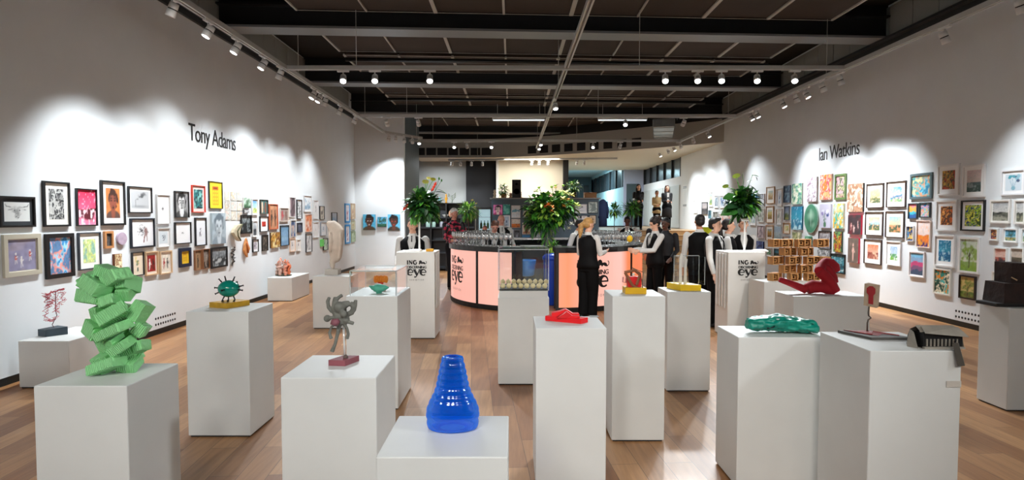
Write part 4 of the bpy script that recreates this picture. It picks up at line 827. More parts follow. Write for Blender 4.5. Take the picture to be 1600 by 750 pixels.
for a in [
 ('R', 1084, 1090.5, 313, 333, 'e0e2e2', .01, 'f0f0f0', .15, 'ink', 'eceef0 9098a0', 'small white framed faint sheet at the far end of the wall'),
 ('R', 1097, 1106, 316, 335, K, .01, None, 0, 'land', '908c90 b0a4a0 3a3436 5a5450', 'small dark picture of grey hills at the far end'),
 ('R', 1107.5, 1114, 301, 323, 'd8dcdc', .012, 'f0f0f0', .12, 'land', '90b8b0 d0dca0 6a8a60 a0a860', 'small pale framed green landscape in the top far row'),
 ('R', 1116, 1123, 306, 325, 'e0e4e6', .012, 'f2f2f2', .12, 'draw', 'b8c8d0 4a5a70', 'small white framed blue grey drawing'),
 ('R', 1107, 1113, 328, 342, 'e0e4e4', .01, None, 0, 'abs', '3a7a90 70a8b0 204a5a', 'small teal picture in the second far row'),
 ('R', 1114.5, 1123, 331, 349, 'dcdcdc', .01, None, 0, 'abs', '70706c a0a098 4a4a48', 'grey stone coloured picture in the second far row'),
 ('R', 1125, 1133, 306, 325, 'e4e4e4', .01, 'f2f2f2', .1, 'abs', 'a8c0d8 6080b0 d8e0e8', 'pale blue picture beside the tall flower arrangement'),
 ('R', 1124.5, 1145, 334, 348, 'ececec', .01, None, 0, 'fig', 'f0e8e0 e85a20 d04818 f08030', 'wide white picture of orange figures behind the flowers'),
 ('R', 1174, 1183, 303, 317, None, 0, '2060a0', 0, 'abs', '2a80b0 50b0c8 1a4a80', 'small blue canvas at the edge of the flowers'),
 ('R', 1172.5, 1182.5, 327, 352, 'e8e8e8', .014, 'f2f2f2', .14, 'draw', 'dce8e8 7098a0', 'white framed pale teal drawing beside the flower stems'),
 ('R', 1184.5, 1195.5, 303, 323, 'd8d8d8', .012, None, 0, 'draw', 'd0d4dc 2c3450', 'top white framed print of tangled dark blue lines'),
 ('R', 1184.5, 1195.5, 326, 347, 'e4e4e2', .014, None, 0, 'draw', 'c8ccc4 4a5048', 'white framed grey landscape print in the second row'),
 ('R', 1184.5, 1195.5, 352, 372, 'e0d8d8', .012, None, 0, 'abs', 'c0b0b4 8a7880 d8c8cc', 'mauve grey print in the third row of the far column'),
 ('R', 1184, 1195.5, 377, 395, None, 0, '1c2c60', 0, 'abs', '1c2c68 3a50a0 0c1840 7088c0', 'deep blue canvas at the foot of the far column'),
 ('R', 1197.5, 1211, 292, 318, WD, .012, 'f2efe8', .2, 'bands', 'a8b8b4 c0b088 b08850 90744a', 'wood framed misty gold field, upper of three alike'),
 ('R', 1197.5, 1210, 322, 348, WD, .012, 'f2efe8', .2, 'bands', 'b8c0b4 c8b468 a88c30 8a6c2a', 'wood framed misty gold field, middle of three alike'),
 ('R', 1197.5, 1210, 352, 376, WD, .012, 'f2efe8', .2, 'bands', 'a0a8a4 c0a050 b07820 7a5a20', 'wood framed misty gold field, lowest of three alike'),
 ('R', 1198, 1208, 387, 401, 'e8e8e8', .014, 'f4f4f4', .12, 'abs', '5a9a78 90c0a0 3a6a50', 'white framed green picture behind the wooden lattice'),
 ('R', 1213.5, 1223, 295, 322, 'e6e6e6', .014, 'f4f4f4', .16, 'fig', 'd8e0e8 1c5a90', 'white framed sheet with one tall blue stroke'),
 ('R', 1213, 1223, 326, 351, 'e6e6e6', .012, 'f4f4f4', .12, 'draw', 'ecece8 7a8a80', 'white framed faint botanical drawing'),
 ('R', 1212, 1223, 354, 376, None, 0, 'c8d4d8', 0, 'bands', 'a8c4d8 b8ccd4 98b0b8', 'pale blue misty canvas above the wooden lattice'),
 ('R', 1211.5, 1223, 389, 402, K, .012, None, 0, 'land', '1a5a70 30809a 0c2028 205040', 'small dark teal picture behind the wooden lattice'),
 ('R', 1224.5, 1236, 290, 317, '3a4250', .016, None, 0, 'draw', '22456c 7aa0b8 1a2c40', 'navy framed deep blue sea picture'),
 ('R', 1226, 1235, 322, 344, '5a6068', .012, None, 0, 'land', '5a6a90 90a0b0 5a6a3a 8a8a40', 'small grey framed dusk field picture'),
 ('R', 1225, 1236, 348, 365, WD, .012, 'f0e8d8', .2, 'abs', 'd8c880 a8b870 e8d8a0', 'small wood framed yellow green square'),
 ('R', 1225, 1236, 369, 384, '9a9ca0', .012, 'f0f0f0', .18, 'ink', 'f0e8e0 a07050', 'small grey framed sheet just above the wooden lattice'),
 ('R', 1238, 1255, 287, 319, None, 0, 'dfe4e0', 0, 'abs', '70b8a8 c8dcc8 3a8a80 8ac090 e8ecd8', 'unframed turquoise and sage abstract canvas'),
 ('R', 1238, 1256, 323, 359, None, 0, '106080', 0, 'sea', '1080a8 20a0c0 0878a0 0c6890 c8ecf4', 'bright turquoise sea canvas with white foam'),
 ('R', 1240, 1254, 363, 386, None, 0, 'c8ccb0', 0, 'abs', '98a060 c8c890 5a6a3a e0dcb8', 'olive green leafy canvas above the wooden lattice'),
 ('R', 1262, 1278, 277, 315, None, 0, 'e4e4e6', 0, 'abs', 'e8e4ea c8b8c8 f0ecf0 9a7a8c e8e8ec', 'pale canvas with faint purple blossom'),
 ('R', 1260, 1271, 369, 382, None, 0, 'a0c8b0', 0, 'abs', '50a080 80c0a0 3a8060', 'small green canvas under the oval picture'),
 ('R', 1282, 1301, 273, 312, None, 0, 'e8c0a0', 0, 'abs', 'f0a020 f06840 f8e8d8 e84860 f8c080', 'orange and coral floral canvas'),
 ('R', 1282.5, 1300.5, 319, 356, None, 0, 'd8d8e8', 0, 'flower', 'd4d0e4 4a7a5a e8e8f4 3a4a90 8878b8', 'lilac canvas with a vase of blue flowers'),
 ('R', 1280.5, 1301, 361, 389, K, .012, None, 0, 'draw', 'b8b4b8 70686c', 'dark edged grey line drawing above the red figure'),
 ('R', 1280, 1300, 391, 407, None, 0, '9a9c9e', 0, 'abs', '8a8e92 b8babc 606468 d0d2d4', 'grey stone textured canvas'),
 ('R', 1304, 1323, 272, 312, '5c7440', .045, None, 0, 'abs', '2a2c20 a86a70 d8d0a0 405830 c8a0a8', 'thick olive green frame around pale blossoms on black'),
 ('R', 1304, 1321, 318, 357, None, 0, 'e8e0c0', 0, 'abs', 'e8dca8 f0c030 e8e4d0 40b0a0 f0b020', 'yellow canvas with teal and amber blobs'),
 ('R', 1305, 1319, 362, 394, None, 0, '3a5040', 0, 'abs', '406048 70a060 283c30 c8b030 a03030', 'dark green canvas with red and yellow marks'),
 ('R', 1300, 1324, 397, 427, K, .02, None, 0, 'sea', '205868 50a0b0 103848 1a6070 d0e8ec', 'black framed dark blue wave picture beside the red figure'),
 ('R', 1325, 1351, 287, 331, None, 0, '2a2220', 0, 'abs', 'a87c60 b88c70 9a6c50 e8dcc8 b08468', 'tan brown canvas with a pale branching figure'),
 ('R', 1327, 1349, 336, 366, None, 0, 'c02840', 0, 'fig', '3a2c30 d8a098 e8c0b8 b02030', 'canvas of two pale seated figures on dark red'),
 ('R', 1328, 1346, 372, 411, None, 0, 'c02840', 0, 'fig', '6a5a50 e0b4a4', 'narrow canvas of one pale standing figure with red edge'),
 ('R', 1354, 1382, 287, 325, '3a2418', .014, 'f0ece4', .17, 'land', 'e8b890 d8a878 6a7048 4a5a38 e8c8a0', 'dark wood framed square landscape with peach sky'),
 ('R', 1385, 1417, 283.5, 324, '3a2418', .014, 'f0ece4', .17, 'land', '5a98d0 b8c8e0 4a80a0 70a870 f0b8b0', 'dark wood framed square landscape with bright blue sky'),
 ('R', 1353, 1382, 331, 368, '3a2418', .014, 'f0ece4', .17, 'land', 'e0a888 90c0c8 3a5a50 5a6840 e8b080', 'dark wood framed square landscape with peach clouds over teal'),
 ('R', 1384.5, 1415.5, 330, 371.5, '3a2418', .014, 'f0ece4', .17, 'land', '98c8c8 d8c8a0 3c5a48 586038 e09868', 'dark wood framed square landscape with a stormy green field'),
 ('R', 1352, 1381, 374, 413, '3a2418', .014, 'f0ece4', .17, 'land', 'd87850 e0a088 8a3c30 a86050 f0c0a0', 'dark wood framed square landscape in fiery red, lowest row'),
 ('R', 1387, 1411.5, 377, 415, 'eceae8', .016, 'f6f6f4', .22, 'land', '98b8d8 d0e0e8 5aa068 78b840 f0f0f0', 'white framed small green meadow in the lowest row'),
 ('R', 1421.5, 1458, 271, 311, '5a6c70', .04, None, 0, 'abs', '3a90b8 70c0d0 e8a070 50a8a8 d8d0a0', 'blue grey framed lively harbour painting'),
 ('R', 1419.5, 1436, 317.5, 342, '3a4448', .016, None, 0, 'bands', 'f08090 f0b050 40b8c8 3060a0', 'small pink and turquoise panel, further one of a pair'),
 ('R', 1437, 1456, 316.5, 340, '3a4448', .016, None, 0, 'abs', 'f07890 f0c860 50c8d0 f0a0b0 3080b0', 'small pink and turquoise panel, nearer one of a pair'),
 ('R', 1417.5, 1431, 353, 377, 'ece8e4', .012, None, 0, 'abs', '2060a8 50a8d8 f0c040 183868', 'small white edged vivid blue picture'),
 ('R', 1433.5, 1457.5, 344, 387, 'f0dcd0', .016, None, 0, 'land', 'f4e4e0 f0d8d0 f08030 3a2068 f0a020', 'pale framed white picture with orange and purple hills'),
 ('R', 1423, 1449.5, 393, 433, 'f0ecec', .02, 'f4f2f2', .05, 'bands', '78b8d8 88a8c8 c84878 805878 405068', 'white framed pink and blue harbour at dusk'),
 ('R', 1464, 1500, 257.5, 305, 'eeeeec', .025, 'f6f6f4', .17, 'abs', '3a5838 a87030 c8a040 284030 b04828', 'white framed dark green and rust hillside, top row'),
 ('R', 1503, 1540.5, 258, 308, 'eeeeec', .025, 'f6f6f4', .14, 'land', 'd8c0c0 c8b8b0 4a6060 385048 8a9898', 'white framed misty mountain valley, top row'),
 ('R', 1463, 1498, 313, 361, 'eeeeec', .025, 'f6f6f4', .18, 'abs', 'c85818 e88030 3a3830 703818 e8a050', 'white framed orange and black rock picture'),
 ('R', 1502, 1542, 313, 361, K, .022, 'f4f4f2', .12, 'abs', '405a20 a8c830 203878 e8e850 304818', 'black framed bright yellow green tree'),
 ('R', 1462, 1496.5, 367, 417, 'eeeeec', .025, 'f6f6f4', .16, 'sea', '1878a0 3098b8 1470a0 10608c d0f0f4', 'white framed deep turquoise water picture'),
 ('R', 1500.5, 1535.5, 370.5, 427, 'eeeeec', .03, None, 0, 'tree', 'c8d8c8 e0e4d0 90b060 80a048 88a83c 4a3c24', 'white framed pale green tree in a meadow'),
 ('R', 1462, 1492, 420, 461, 'e4e2d8', .025, None, 0, 'abs', '208878 e88818 30a8a0 f0e0c0 104838', 'cream framed teal and orange abstract, lowest row'),
 ('R', 1502.5, 1531.5, 431, 468, '241c18', .022, None, 0, 'tree', 'c8a860 d8c080 5a7030 6a6028 7a8838 3a2c18', 'dark framed golden picture of an old tree, lowest row'),
 ('R', 1563, 1604, 265, 305, 'e8e8ea', .022, 'f6f6f6', .12, 'flower', 'd8e4ec 88b8c8 48a0b0 304870 90c0d0', 'wide white framed print of blue seed heads, top row'),
 ('R', 1547.5, 1582, 312, 349, 'eeebe4', .022, 'f6f4ee', .05, 'land', 'b8bcc0 d8d8d4 383c38 a8a898 686c60', 'cream framed bleak grey moor picture'),
 ('R', 1585, 1606, 312, 350, 'eeebe4', .022, 'f6f4ee', .05, 'land', 'b8bcc0 d0d0cc 484c44 989880 5a5c50', 'cream framed grey moor picture cut by the edge of view'),
 ('R', 1547, 1564, 357, 376, 'eeeeec', .014, 'f6f6f4', .06, 'abs', '284878 c86838 183050 e8b060', 'tiny white framed night harbour'),
 ('R', 1569, 1594.5, 357, 379, 'eeeeec', .014, 'f6f6f4', .06, 'tree', '50a8d8 a8d8e8 a8a060 c8c080 3a7878 3a3020', 'small white framed blue green tree under blue sky'),
 ('R', 1598, 1612, 357, 380, 'eeeeec', .014, 'f6f6f4', .06, 'land', '70b8d8 c8e0e8 508060 90a060', 'small white framed landscape at the edge of view'),
 ('R', 1555.5, 1579.5, 387, 415, 'ecece8', .016, None, 0, 'land', 'd89888 e8c8b8 5a4448 382c34 c06858', 'white framed rosy clouded moor'),
 ('R', 1581, 1606, 387, 415, 'ecece8', .016, None, 0, 'land', 'a8a098 c8b8a8 605848 484038', 'white framed tan moor above the rusty blocks'),
 ('R', 1554, 1577.5, 425, 456, 'e8e2d8', .018, 'f4efe4', .04, 'land', 'e8d0b0 70b8c8 50a0b8 e0c8a0', 'cream framed pale beach picture behind the rusty blocks'),
]: picture(*a)
picture('R', 1258, 1280.5, 319, 364, '9ab8a8', 0, None, 0, 'oval', '4a9070 1c4a38 b8e0c8', 'large green oval picture with soft light patches', shape='oval')
PB = 'pictures on the display partition'
for a in [
 (DWY, 771, 785, 320, 335.5, None, 0, 'e880b0', 0, 'face', 'f080b8 f0d0c8 181418 c04070', 'pink picture of a dark haired face on the partition'),
 (DWY, 786.5, 797, 319.5, 335, None, 0, '50b8a8', 0, 'abs', '48b8a8 80d8c8 30988c', 'turquoise square picture on the partition'),
 (DWY, 799, 813, 321, 340.5, 'e8eaec', .02, None, 0, 'bands', 'e8f0f4 e0ecf0 70b0c8 e8f0f4 d8e8f0 e0ecf4', 'white and pale blue seascape on the partition'),
 (DWY, 786.5, 797, 336.5, 355, 'e8eaec', .02, 'f0f0f0', .1, 'fig', 'b8c8d8 5a6a88', 'white framed blue grey figure on the partition'),
 (DWY, 799, 813, 342, 356, 'c8b8a8', .01, None, 0, 'land', 'e8e4dc e0d8cc d87828 c86820 303438', 'picture of dark birds over orange ground on the partition'),
 (DWY, 816, 829, 348, 366, 'e0e0de', .012, None, 0, 'face', 'e8d8c8 6a4030 181010 c08868', 'cream picture of a bearded head on the partition'),
 (DWY, 790, 802, 358.5, 371, 'e8e8ea', .016, None, 0, 'face', '805868 d8a898 402838 604050', 'small plum coloured face picture on the sideboard'),
 (DWY, 802.5, 813, 359, 371, '9aa0a8', .01, None, 0, 'face', '48484c 888890 202024 303034', 'small grey face picture on the sideboard'),
 (DWY, 816, 828, 367.5, 371.5, None, 0, '3068a0', 0, 'sea', '3878b0 50a0d0 205888 2868a0', 'thin blue seascape strip on the partition'),
 (DWY, 831, 844, 356, 371, 'c8ccd0', .012, None, 0, 'draw', 'c8ccd0 505860 8090a0', 'grey and white picture beside the flower vase'),
 (DWY, 817, 829, 327, 340, 'c0c8cc', .01, None, 0, 'abs', 'b8c8cc e8d8c0 7098a0', 'small pale picture partly behind the big bouquet'),
 (DWY, 898, 917, 319, 333.5, 'c8ccd0', .014, 'f4f4f4', .12, 'smoke', 'e8ecf0 a0a4ac 484c58', 'white framed sketch of a grey hill above the blonde ponytail'),
 (DWY, 918.5, 934, 315, 333, '2a2c30', .012, None, 0, 'abs', 'a8b4b0 c8d0c8 808c88', 'black framed grey green sheet at the top of the partition'),
 (DWY, 896.5, 906, 337, 348, '2a2c30', .012, 'f0f0f0', .12, 'draw', 'e8e8e4 989898', 'small black framed pale drawing, first of three in a row'),
 (DWY, 908, 918, 336.5, 348, '2a2c30', .012, 'f0f0f0', .12, 'draw', 'f0e8e4 a89890', 'small black framed pale drawing, middle of three in a row'),
 (DWY, 920.5, 931.5, 336, 350, '2a2420', .016, 'e8e0d0', .12, 'fig', 'c8a888 3a2c28', 'small dark framed sepia drawing, last of three in a row'),
]: picture(*a, group=PB)
# text panels
def wallpanel(px0, px1, yt, yb, label):
    a = at(px0, 340, X=XR).y; b = at(px1, 340, X=XR).y; pm = 800 + F * XR / ((a + b) / 2); z1 = at(pm, yt, X=XR).z; z0 = at(pm, yb, X=XR).z
    t = thing('text_panel', label, 'sign', (XR, (a + b) / 2, (z0 + z1) / 2), -PI / 2); W, H = abs(a - b) / 2, (z1 - z0) / 2
    MB().box(-W, W, -.012, -.001, -H, H).build('board', mat('eceeee', .5), t)
    m = MB(); rr = random.Random(4); z = H - .08
    for zz in (H * .82, H * .7, -H * .8, -H * .9): m.box(-W * .8, W * .7, -.014, -.012, zz, zz + H * .05)
    m.build('printed_lines', DARK, t)
wallpanel(1066.5, 1074, 289, 324, 'tall white information panel beside the raised floor')
# unframed sketch sheets pinned in a grid
sx = [350, 359.5, 369, 378.5]; sy = [299, 314, 329.5, 344]
for r in range(3):
    for c_ in range(3):
        picture('L', sx[c_] + .4, sx[c_ + 1] - .2, sy[r] - c_ * .0 + (c_) * 1.0, sy[r + 1] - .8 + c_ * .3, None, 0, 'e4e0d6', 0, 'draw', ('e8e4d8 c8b8a8 e0d0b0', 'dcd8d0 a09890 d8b890', 'e8e6e0 b0b8b0 e0c0b0')[(r + c_) % 3],
                'pale sketch sheet in the pinned grid, %s row, %s column' % (('top', 'middle', 'bottom')[r], ('first', 'second', 'third')[c_]), 'pale sketch sheets pinned in a grid', .01)
# wall hung objects: curved leaf, scribble, orange cloth
def wall_obj(name, px, py, label, cat):
    X = XL; y = at(px, py, X=X); return thing(name, label, cat, (X, y.y, y.z), PI / 2)
Yk = at(365, 363, X=XL).y; s = Yk / F; kx = (at(366, 360, X=XL).y - at(365, 360, X=XL).y)
t = wall_obj('leaf_relief', 365, 363, 'curved cream and brown leaf shaped relief on the portrait wall', 'wall sculpture')
pts = [(5, 13), (7, 12), (4, 5), (2, -2), (3, -10), (4, -14), (1, -13), (-4, -6), (-7, 0), (-5, 6), (-1, 11)]
MB().prism([(a * kx, b * s) for a, b in pts], -.09, -.03).build('leaf_body', mat('c9bda2', .6, noise=.2, nscale=12), t)
MB().tube([(a * kx, -.095, b * s) for a, b in [(6, 12), (2, 8), (-2, 2), (-1, -6), (3, -13)]], .012, 8).build('spine', mat('5a5a38', .6), t)
t = wall_obj('ink_cutout', 362, 400, 'black and white scribbled cut out hanging under the leaf relief', 'wall sculpture')
Yk = at(362, 400, X=XL).y; s = Yk / F; kx = at(363, 400, X=XL).y - at(362, 400, X=XL).y; rr = random.Random(5)
m = MB(); p = []
for q in range(26): p.append((rr.uniform(-3.2, 3.2) * kx, -.02 - rr.random() * .02, (14 - q * 1.15) * s))
m.tube(p, .008, 6); m.build('scribble', mat('2a2a2c', .5), t)
m = MB(); m.prism([(a * kx, b * s) for a, b in [(-1, 15), (1, 14), (3, 6), (2, 0), (3, -8), (0, -15), (-3, -12), (-1, -4), (-3, 4)]], -.018, -.012); m.build('paper_backing', mat('dcdcd8', .7), t)
t = wall_obj('orange_cloth', 382, 387, 'folded orange cloth piece hanging from a single point', 'wall sculpture')
Yk = at(382, 387, X=XL).y; s = Yk / F; kx = at(383, 387, X=XL).y - at(382, 387, X=XL).y
m = MB(); m.prism([(a * kx, b * s) for a, b in [(0, 15), (2, 6), (5, -2), (3, -7), (1, -5), (1, -15), (-2, -10), (-4, -3), (-3, 4)]], -.05, -.015); m.build('cloth', mat('d08a50', .8, noise=.2, nscale=10), t)
m = MB(); m.tube([(-.02, -.055, 8 * s), (0, -.06, 0), (.03, -.055, -8 * s)], .02, 8); m.build('fold', mat('b0602c', .8), t)
# ---------------------------------------------------------------- sculptures
def top(key, px, py):          # a point on top of a plinth
    return at(px, py, z=PL[key][4] + .001)
# green stack of wrapped blocks
GRN = bpy.data.materials.new('green_corrugated'); GRN.use_nodes = True; nt = GRN.node_tree; b = nt.nodes['Principled BSDF']
tc = nt.nodes.new('ShaderNodeTexCoord'); wv = nt.nodes.new('ShaderNodeTexWave'); wv.inputs['Scale'].default_value = 34; wv.inputs['Distortion'].default_value = 2.5; wv.inputs['Detail'].default_value = 2
bp = nt.nodes.new('ShaderNodeBump'); bp.inputs['Strength'].default_value = 1; bp.inputs['Distance'].default_value = .006
nt.links.new(tc.outputs['Object'], wv.inputs['Vector']); nt.links.new(wv.outputs['Fac'], bp.inputs['Height']); nt.links.new(bp.outputs[0], b.inputs['Normal'])
b.inputs['Base Color'].default_value = (*lin('9be89b'), 1); b.inputs['Roughness'].default_value = .55
p = top('A', 172, 586); g = thing('green_block_sculpture', 'tall teetering sculpture of crumpled bright green blocks', 'sculpture', (p.x, 2.98, .901))
k_ = 2.98 / F / 3.75; rr = random.Random(11)
for (cx, cy, w_, h_, ro, dy) in [(140, 130, 120, 62, 18, 0), (225, 100, 125, 66, -22, .02), (200, 172, 155, 88, -27, -.05), (300, 125, 125, 78, 28, -.02), (170, 245, 165, 82, -8, -.02), (112, 212, 62, 88, -15, .03), (335, 165, 70, 105, 12, .03), (285, 262, 95, 66, 22, -.05), (322, 218, 85, 80, 0, .02),
    (298, 338, 175, 84, 33, -.05), (402, 332, 88, 128, -28, .02), (183, 340, 62, 112, 8, .02), (240, 325, 130, 76, 10, .04), (178, 432, 112, 88, -28, -.02), (305, 428, 200, 62, 24, -.06), (398, 440, 80, 82, -35, .03), (262, 505, 150, 98, 4, .0), (255, 470, 170, 70, -8, .05), (345, 522, 120, 62, 33, -.05), (402, 540, 62, 66, 20, .03),
    (228, 602, 132, 72, 15, -.02), (318, 572, 128, 84, 30, .04), (262, 643, 190, 62, 20, -.06), (330, 640, 118, 74, -8, .02), (225, 190, 110, 150, 8, .06), (250, 360, 130, 150, -12, .06), (205, 655, 82, 50, -25, .0), (300, 600, 120, 90, 10, .06)]:
    x = (cx - 275) * k_; z = (690 - cy) * k_; hw, hh = w_ * k_ * .45, h_ * k_ * .46; hd = rr.uniform(.04, .06)
    z = max(z, abs(hw * math.sin(R(ro))) + abs(hh * math.cos(R(ro))) * 1.0)
    M = Matrix.Rotation(R(rr.uniform(-26, 26)), 4, 'Z') @ Matrix.Rotation(R(rr.uniform(-24, 24)), 4, 'X') @ Matrix.Rotation(-R(ro), 4, 'Y')
    m = MB().bbox(-hw, hw, -hd, hd, -hh, hh, .005, 0)
    sk = rr.uniform(-.25, .25); m.v = [(v[0] + sk * v[2], v[1] * (1 + .8 * rr.uniform(-.06, .06)), v[2] + rr.uniform(-.002, .002)) for v in m.v]
    o = m.build('wrapped_block', GRN, g); o.matrix_local = Matrix.Translation((x, dy, z)) @ M
# spiky ball on a gold slab
t = thing('spiky_ball_sculpture', 'glossy teal ball with black spikes standing on a gold slab', 'sculpture', (at(360, 475, Y=4.72).x, 4.72, .971)); s = 4.72 / F
MB().add([(-27 * s, -.06, 0), (6 * s, -.13, 0), (25 * s, .06, 0), (-5 * s, .12, 0), (-27 * s, -.06, .042), (6 * s, -.13, .042), (25 * s, .06, .042), (-5 * s, .12, .042)], [(0, 1, 2, 3), (4, 5, 6, 7), (0, 1, 5, 4), (1, 2, 6, 5), (2, 3, 7, 6), (3, 0, 4, 7)]).build('gold_slab', mat('c79a2a', .35, metal=.5, noise=.15, nscale=20), t)
TEAL = mat('0e8573', .15, key='teal_gloss')
bc = Vector((-1 * s, -.01, 28 * s)); MB().ell(bc, (16.2 * s, 15 * s, 13.3 * s), u=28, v=18).build('ball', TEAL, t)
for a, e, L_ in [(100, 50, 1), (60, 40, 1), (130, 30, 1), (12, 12, 1), (-8, 0, .9), (175, 3, .9), (202, -5, 1.1), (270, 0, .7), (250, 25, .8), (90, 0, 1)]:
    pass
for dx, dz, dy in [(-6, 22, 0), (9, 20, 0), (-15, 17, 0), (20, 5, 0), (18, -2, -3), (-19, 1, 2), (-20, -9, 0), (0, 0, -22), (3, 8, 18)]:
    d = Vector((dx, dy, dz)).normalized(); q0 = bc + Vector((d.x * 15 * s, d.y * 14 * s, d.z * 12 * s)); q1 = q0 + d * 8 * s
    MB().tube([q0, q1, q1 + d * .4 * s], [.0065, .0045, .009], 8).build('spike', BLACK, t)
for x, dx in ((-6, -2), (0, 1), (8, 3)):
    MB().tube([(bc.x + x * s, -.02, bc.z - 11.5 * s), (bc.x + (x + dx) * s, -.03, .06), (bc.x + (x + dx * .7) * s, -.04, .043)], [.006, .005, .011], 8).build('leg', BLACK, t)
# red wire figure on a slate base
t = thing('wire_sculpture', 'tangled red wire figure on a dark slate base by the wall', 'sculpture', (at(87, 524, Y=6.05).x, 6.05, .471)); s = 6.05 / F
MB().add([(-18 * s, -.08, 0), (-1 * s, -.12, 0), (17 * s, .02, 0), (-6 * s, .08, 0), (-18 * s, -.08, .07), (-1 * s, -.12, .07), (17 * s, .02, .08), (-6 * s, .08, .08)], [(0, 1, 2, 3), (4, 5, 6, 7), (0, 1, 5, 4), (1, 2, 6, 5), (2, 3, 7, 6), (3, 0, 4, 7)]).build('slate_base', mat('37454f', .6, noise=.2), t)
MB().tube([(-2 * s, 0, .075), (-5 * s, 0, .1), (3 * s, 0, .2), (1 * s, 0, .25), (2 * s, 0, .45)], .004, 6).build('stem_wire', mat('5a3a3a', .4), t)
RW = mat('c02238', .4, key='red_wire'); rr = random.Random(8)
spine = [[(3, 62), (2, 50), (4, 38), (2, 28)], [(-14, 60), (-8, 50), (-10, 40), (-17, 28), (-18, 20)], [(-16, 55), (-6, 62), (2, 64), (16, 68), (10, 66)], [(-8, 58), (-13, 50), (-8, 44), (-12, 36)], [(12, 64), (14, 52), (8, 40)], [(-12, 20), (-4, 17), (4, 26)]]
for k, sp_ in enumerate(spine):
    for r in range(3):
        pts = []
        for (a, b_), (c, d) in zip(sp_, sp_[1:]):
            for q in range(6): f = q / 6; pts.append(((a + (c - a) * f + rr.uniform(-2, 2)) * s, rr.uniform(-.05, .05), (b_ + (d - b_) * f + rr.uniform(-2, 2)) * s + .03))
        MB().tube(pts, .0022, 5).build('wire', RW, t)
# knotted grey figure with many arms
t = thing('knotted_figure', 'lumpy grey many-armed clay figure on a rod and dull red base', 'sculpture', (at(537, 566, Y=3.07).x, 3.07, .921)); s = 3.07 / F / 4.68
def Z(x, y, d=0): return ((x - 267) * s, d, (605 - y) * s)
m = MB(); T_ = lambda pts, r: m.tube([Z(*q) for q in pts], [v * s * .88 for v in r] if isinstance(r, list) else r * s, 10)
T_([(220, 240), (265, 260), (300, 290)], [45, 55, 30]); T_([(215, 110), (210, 150), (210, 200), (235, 250)], [20, 28, 36, 42]); T_([(210, 135), (240, 110), (262, 95)], [18, 14, 16])
T_([(168, 110), (155, 140), (160, 185), (190, 215)], [13, 16, 16, 22]); T_([(360, 130), (360, 170), (350, 205), (320, 230)], [16, 13, 16, 22]); T_([(320, 150), (345, 185), (330, 225), (290, 240)], [20, 22, 24, 24])
T_([(150, 268), (185, 262), (225, 262)], [24, 13, 20]); T_([(345, 305), (310, 295), (280, 285)], [16, 16, 26]); T_([(250, 200), (280, 165), (315, 155)], [40, 34, 24])
T_([(235, 290), (180, 330), (165, 375), (178, 420)], [16, 11, 13, 17]); T_([(260, 290), (295, 340), (303, 385), (292, 420)], [18, 12, 14, 17]); T_([(245, 280), (228, 370), (205, 460), (180, 515)], [26, 16, 14, 19]); T_([(240, 250, -.02), (255, 310, -.02)], [35, 20])
m.ell(Z(285, 225, -.04), (.02, .018, .02)); m.ell(Z(250, 180, -.02), (.03, .03, .03)); m.ell(Z(150, 268), (.019, .019, .019)); m.ell(Z(230, 215, .02), (.04, .035, .04))
o = m.build('clay_body', mat('6e6e66', .8, noise=.25, nscale=25, bump=.5), t); remesh(o, .004)
MB().tube([Z(228, 262, -.05), Z(232, 285, -.055), Z(236, 305, -.045)], [.018, .026, .01], 12).build('red_patch', mat('84505a', .7), t)
MB().tube([Z(262, 310, .02), Z(275, 540)], [.007, .006], 12).build('clear_rod', clear_mat('milky_rod', (.9, .9, .88), .1, .1, .6, .5), t)
MB().lathe([(.012, 0), (.014, .01), (.006, .02)], 10, c=(0.01, 0, .028)).build('socket', mat('5a4a44', .6), t)
MB().add([(-95 * s, -.04, 0), (30 * s, -.05, 0), (92 * s, .06, 0), (-30 * s, .06, 0), (-95 * s, -.04, .03), (30 * s, -.05, .03), (92 * s, .06, .03), (-30 * s, .06, .03)], [(0, 1, 2, 3), (4, 5, 6, 7), (0, 1, 5, 4), (1, 2, 6, 5), (2, 3, 7, 6), (3, 0, 4, 7)]).build('base_block', mat('8a4a52', .7, noise=.1), t)
# ribbed blue glass vase
BLU = bpy.data.materials.new('cobalt_glass'); BLU.use_nodes = True; nt = BLU.node_tree; nt.nodes.clear()
o_ = nt.nodes.new('ShaderNodeOutputMaterial'); mx1 = nt.nodes.new('ShaderNodeMixShader'); mx2 = nt.nodes.new('ShaderNodeMixShader'); tr = nt.nodes.new('ShaderNodeBsdfTransparent'); tr.inputs[0].default_value = (.25, .6, 1, 1)
df = nt.nodes.new('ShaderNodeBsdfPrincipled'); df.inputs['Base Color'].default_value = (.0, .2, .95, 1); df.inputs['Roughness'].default_value = .15
lw = nt.nodes.new('ShaderNodeLayerWeight'); lw.inputs[0].default_value = .45; mr = nt.nodes.new('ShaderNodeMapRange'); mr.inputs[3].default_value = .18; mr.inputs[4].default_value = 1
gl = nt.nodes.new('ShaderNodeBsdfGlossy'); gl.inputs['Roughness'].default_value = .05
nt.links.new(lw.outputs['Facing'], mr.inputs[0]); nt.links.new(mr.outputs[0], mx1.inputs[0]); nt.links.new(tr.outputs[0], mx1.inputs[1]); nt.links.new(df.outputs[0], mx1.inputs[2]); mx2.inputs[0].default_value = .06
nt.links.new(mx1.outputs[0], mx2.inputs[1]); nt.links.new(gl.outputs[0], mx2.inputs[2]); nt.links.new(mx2.outputs[0], o_.inputs[0])
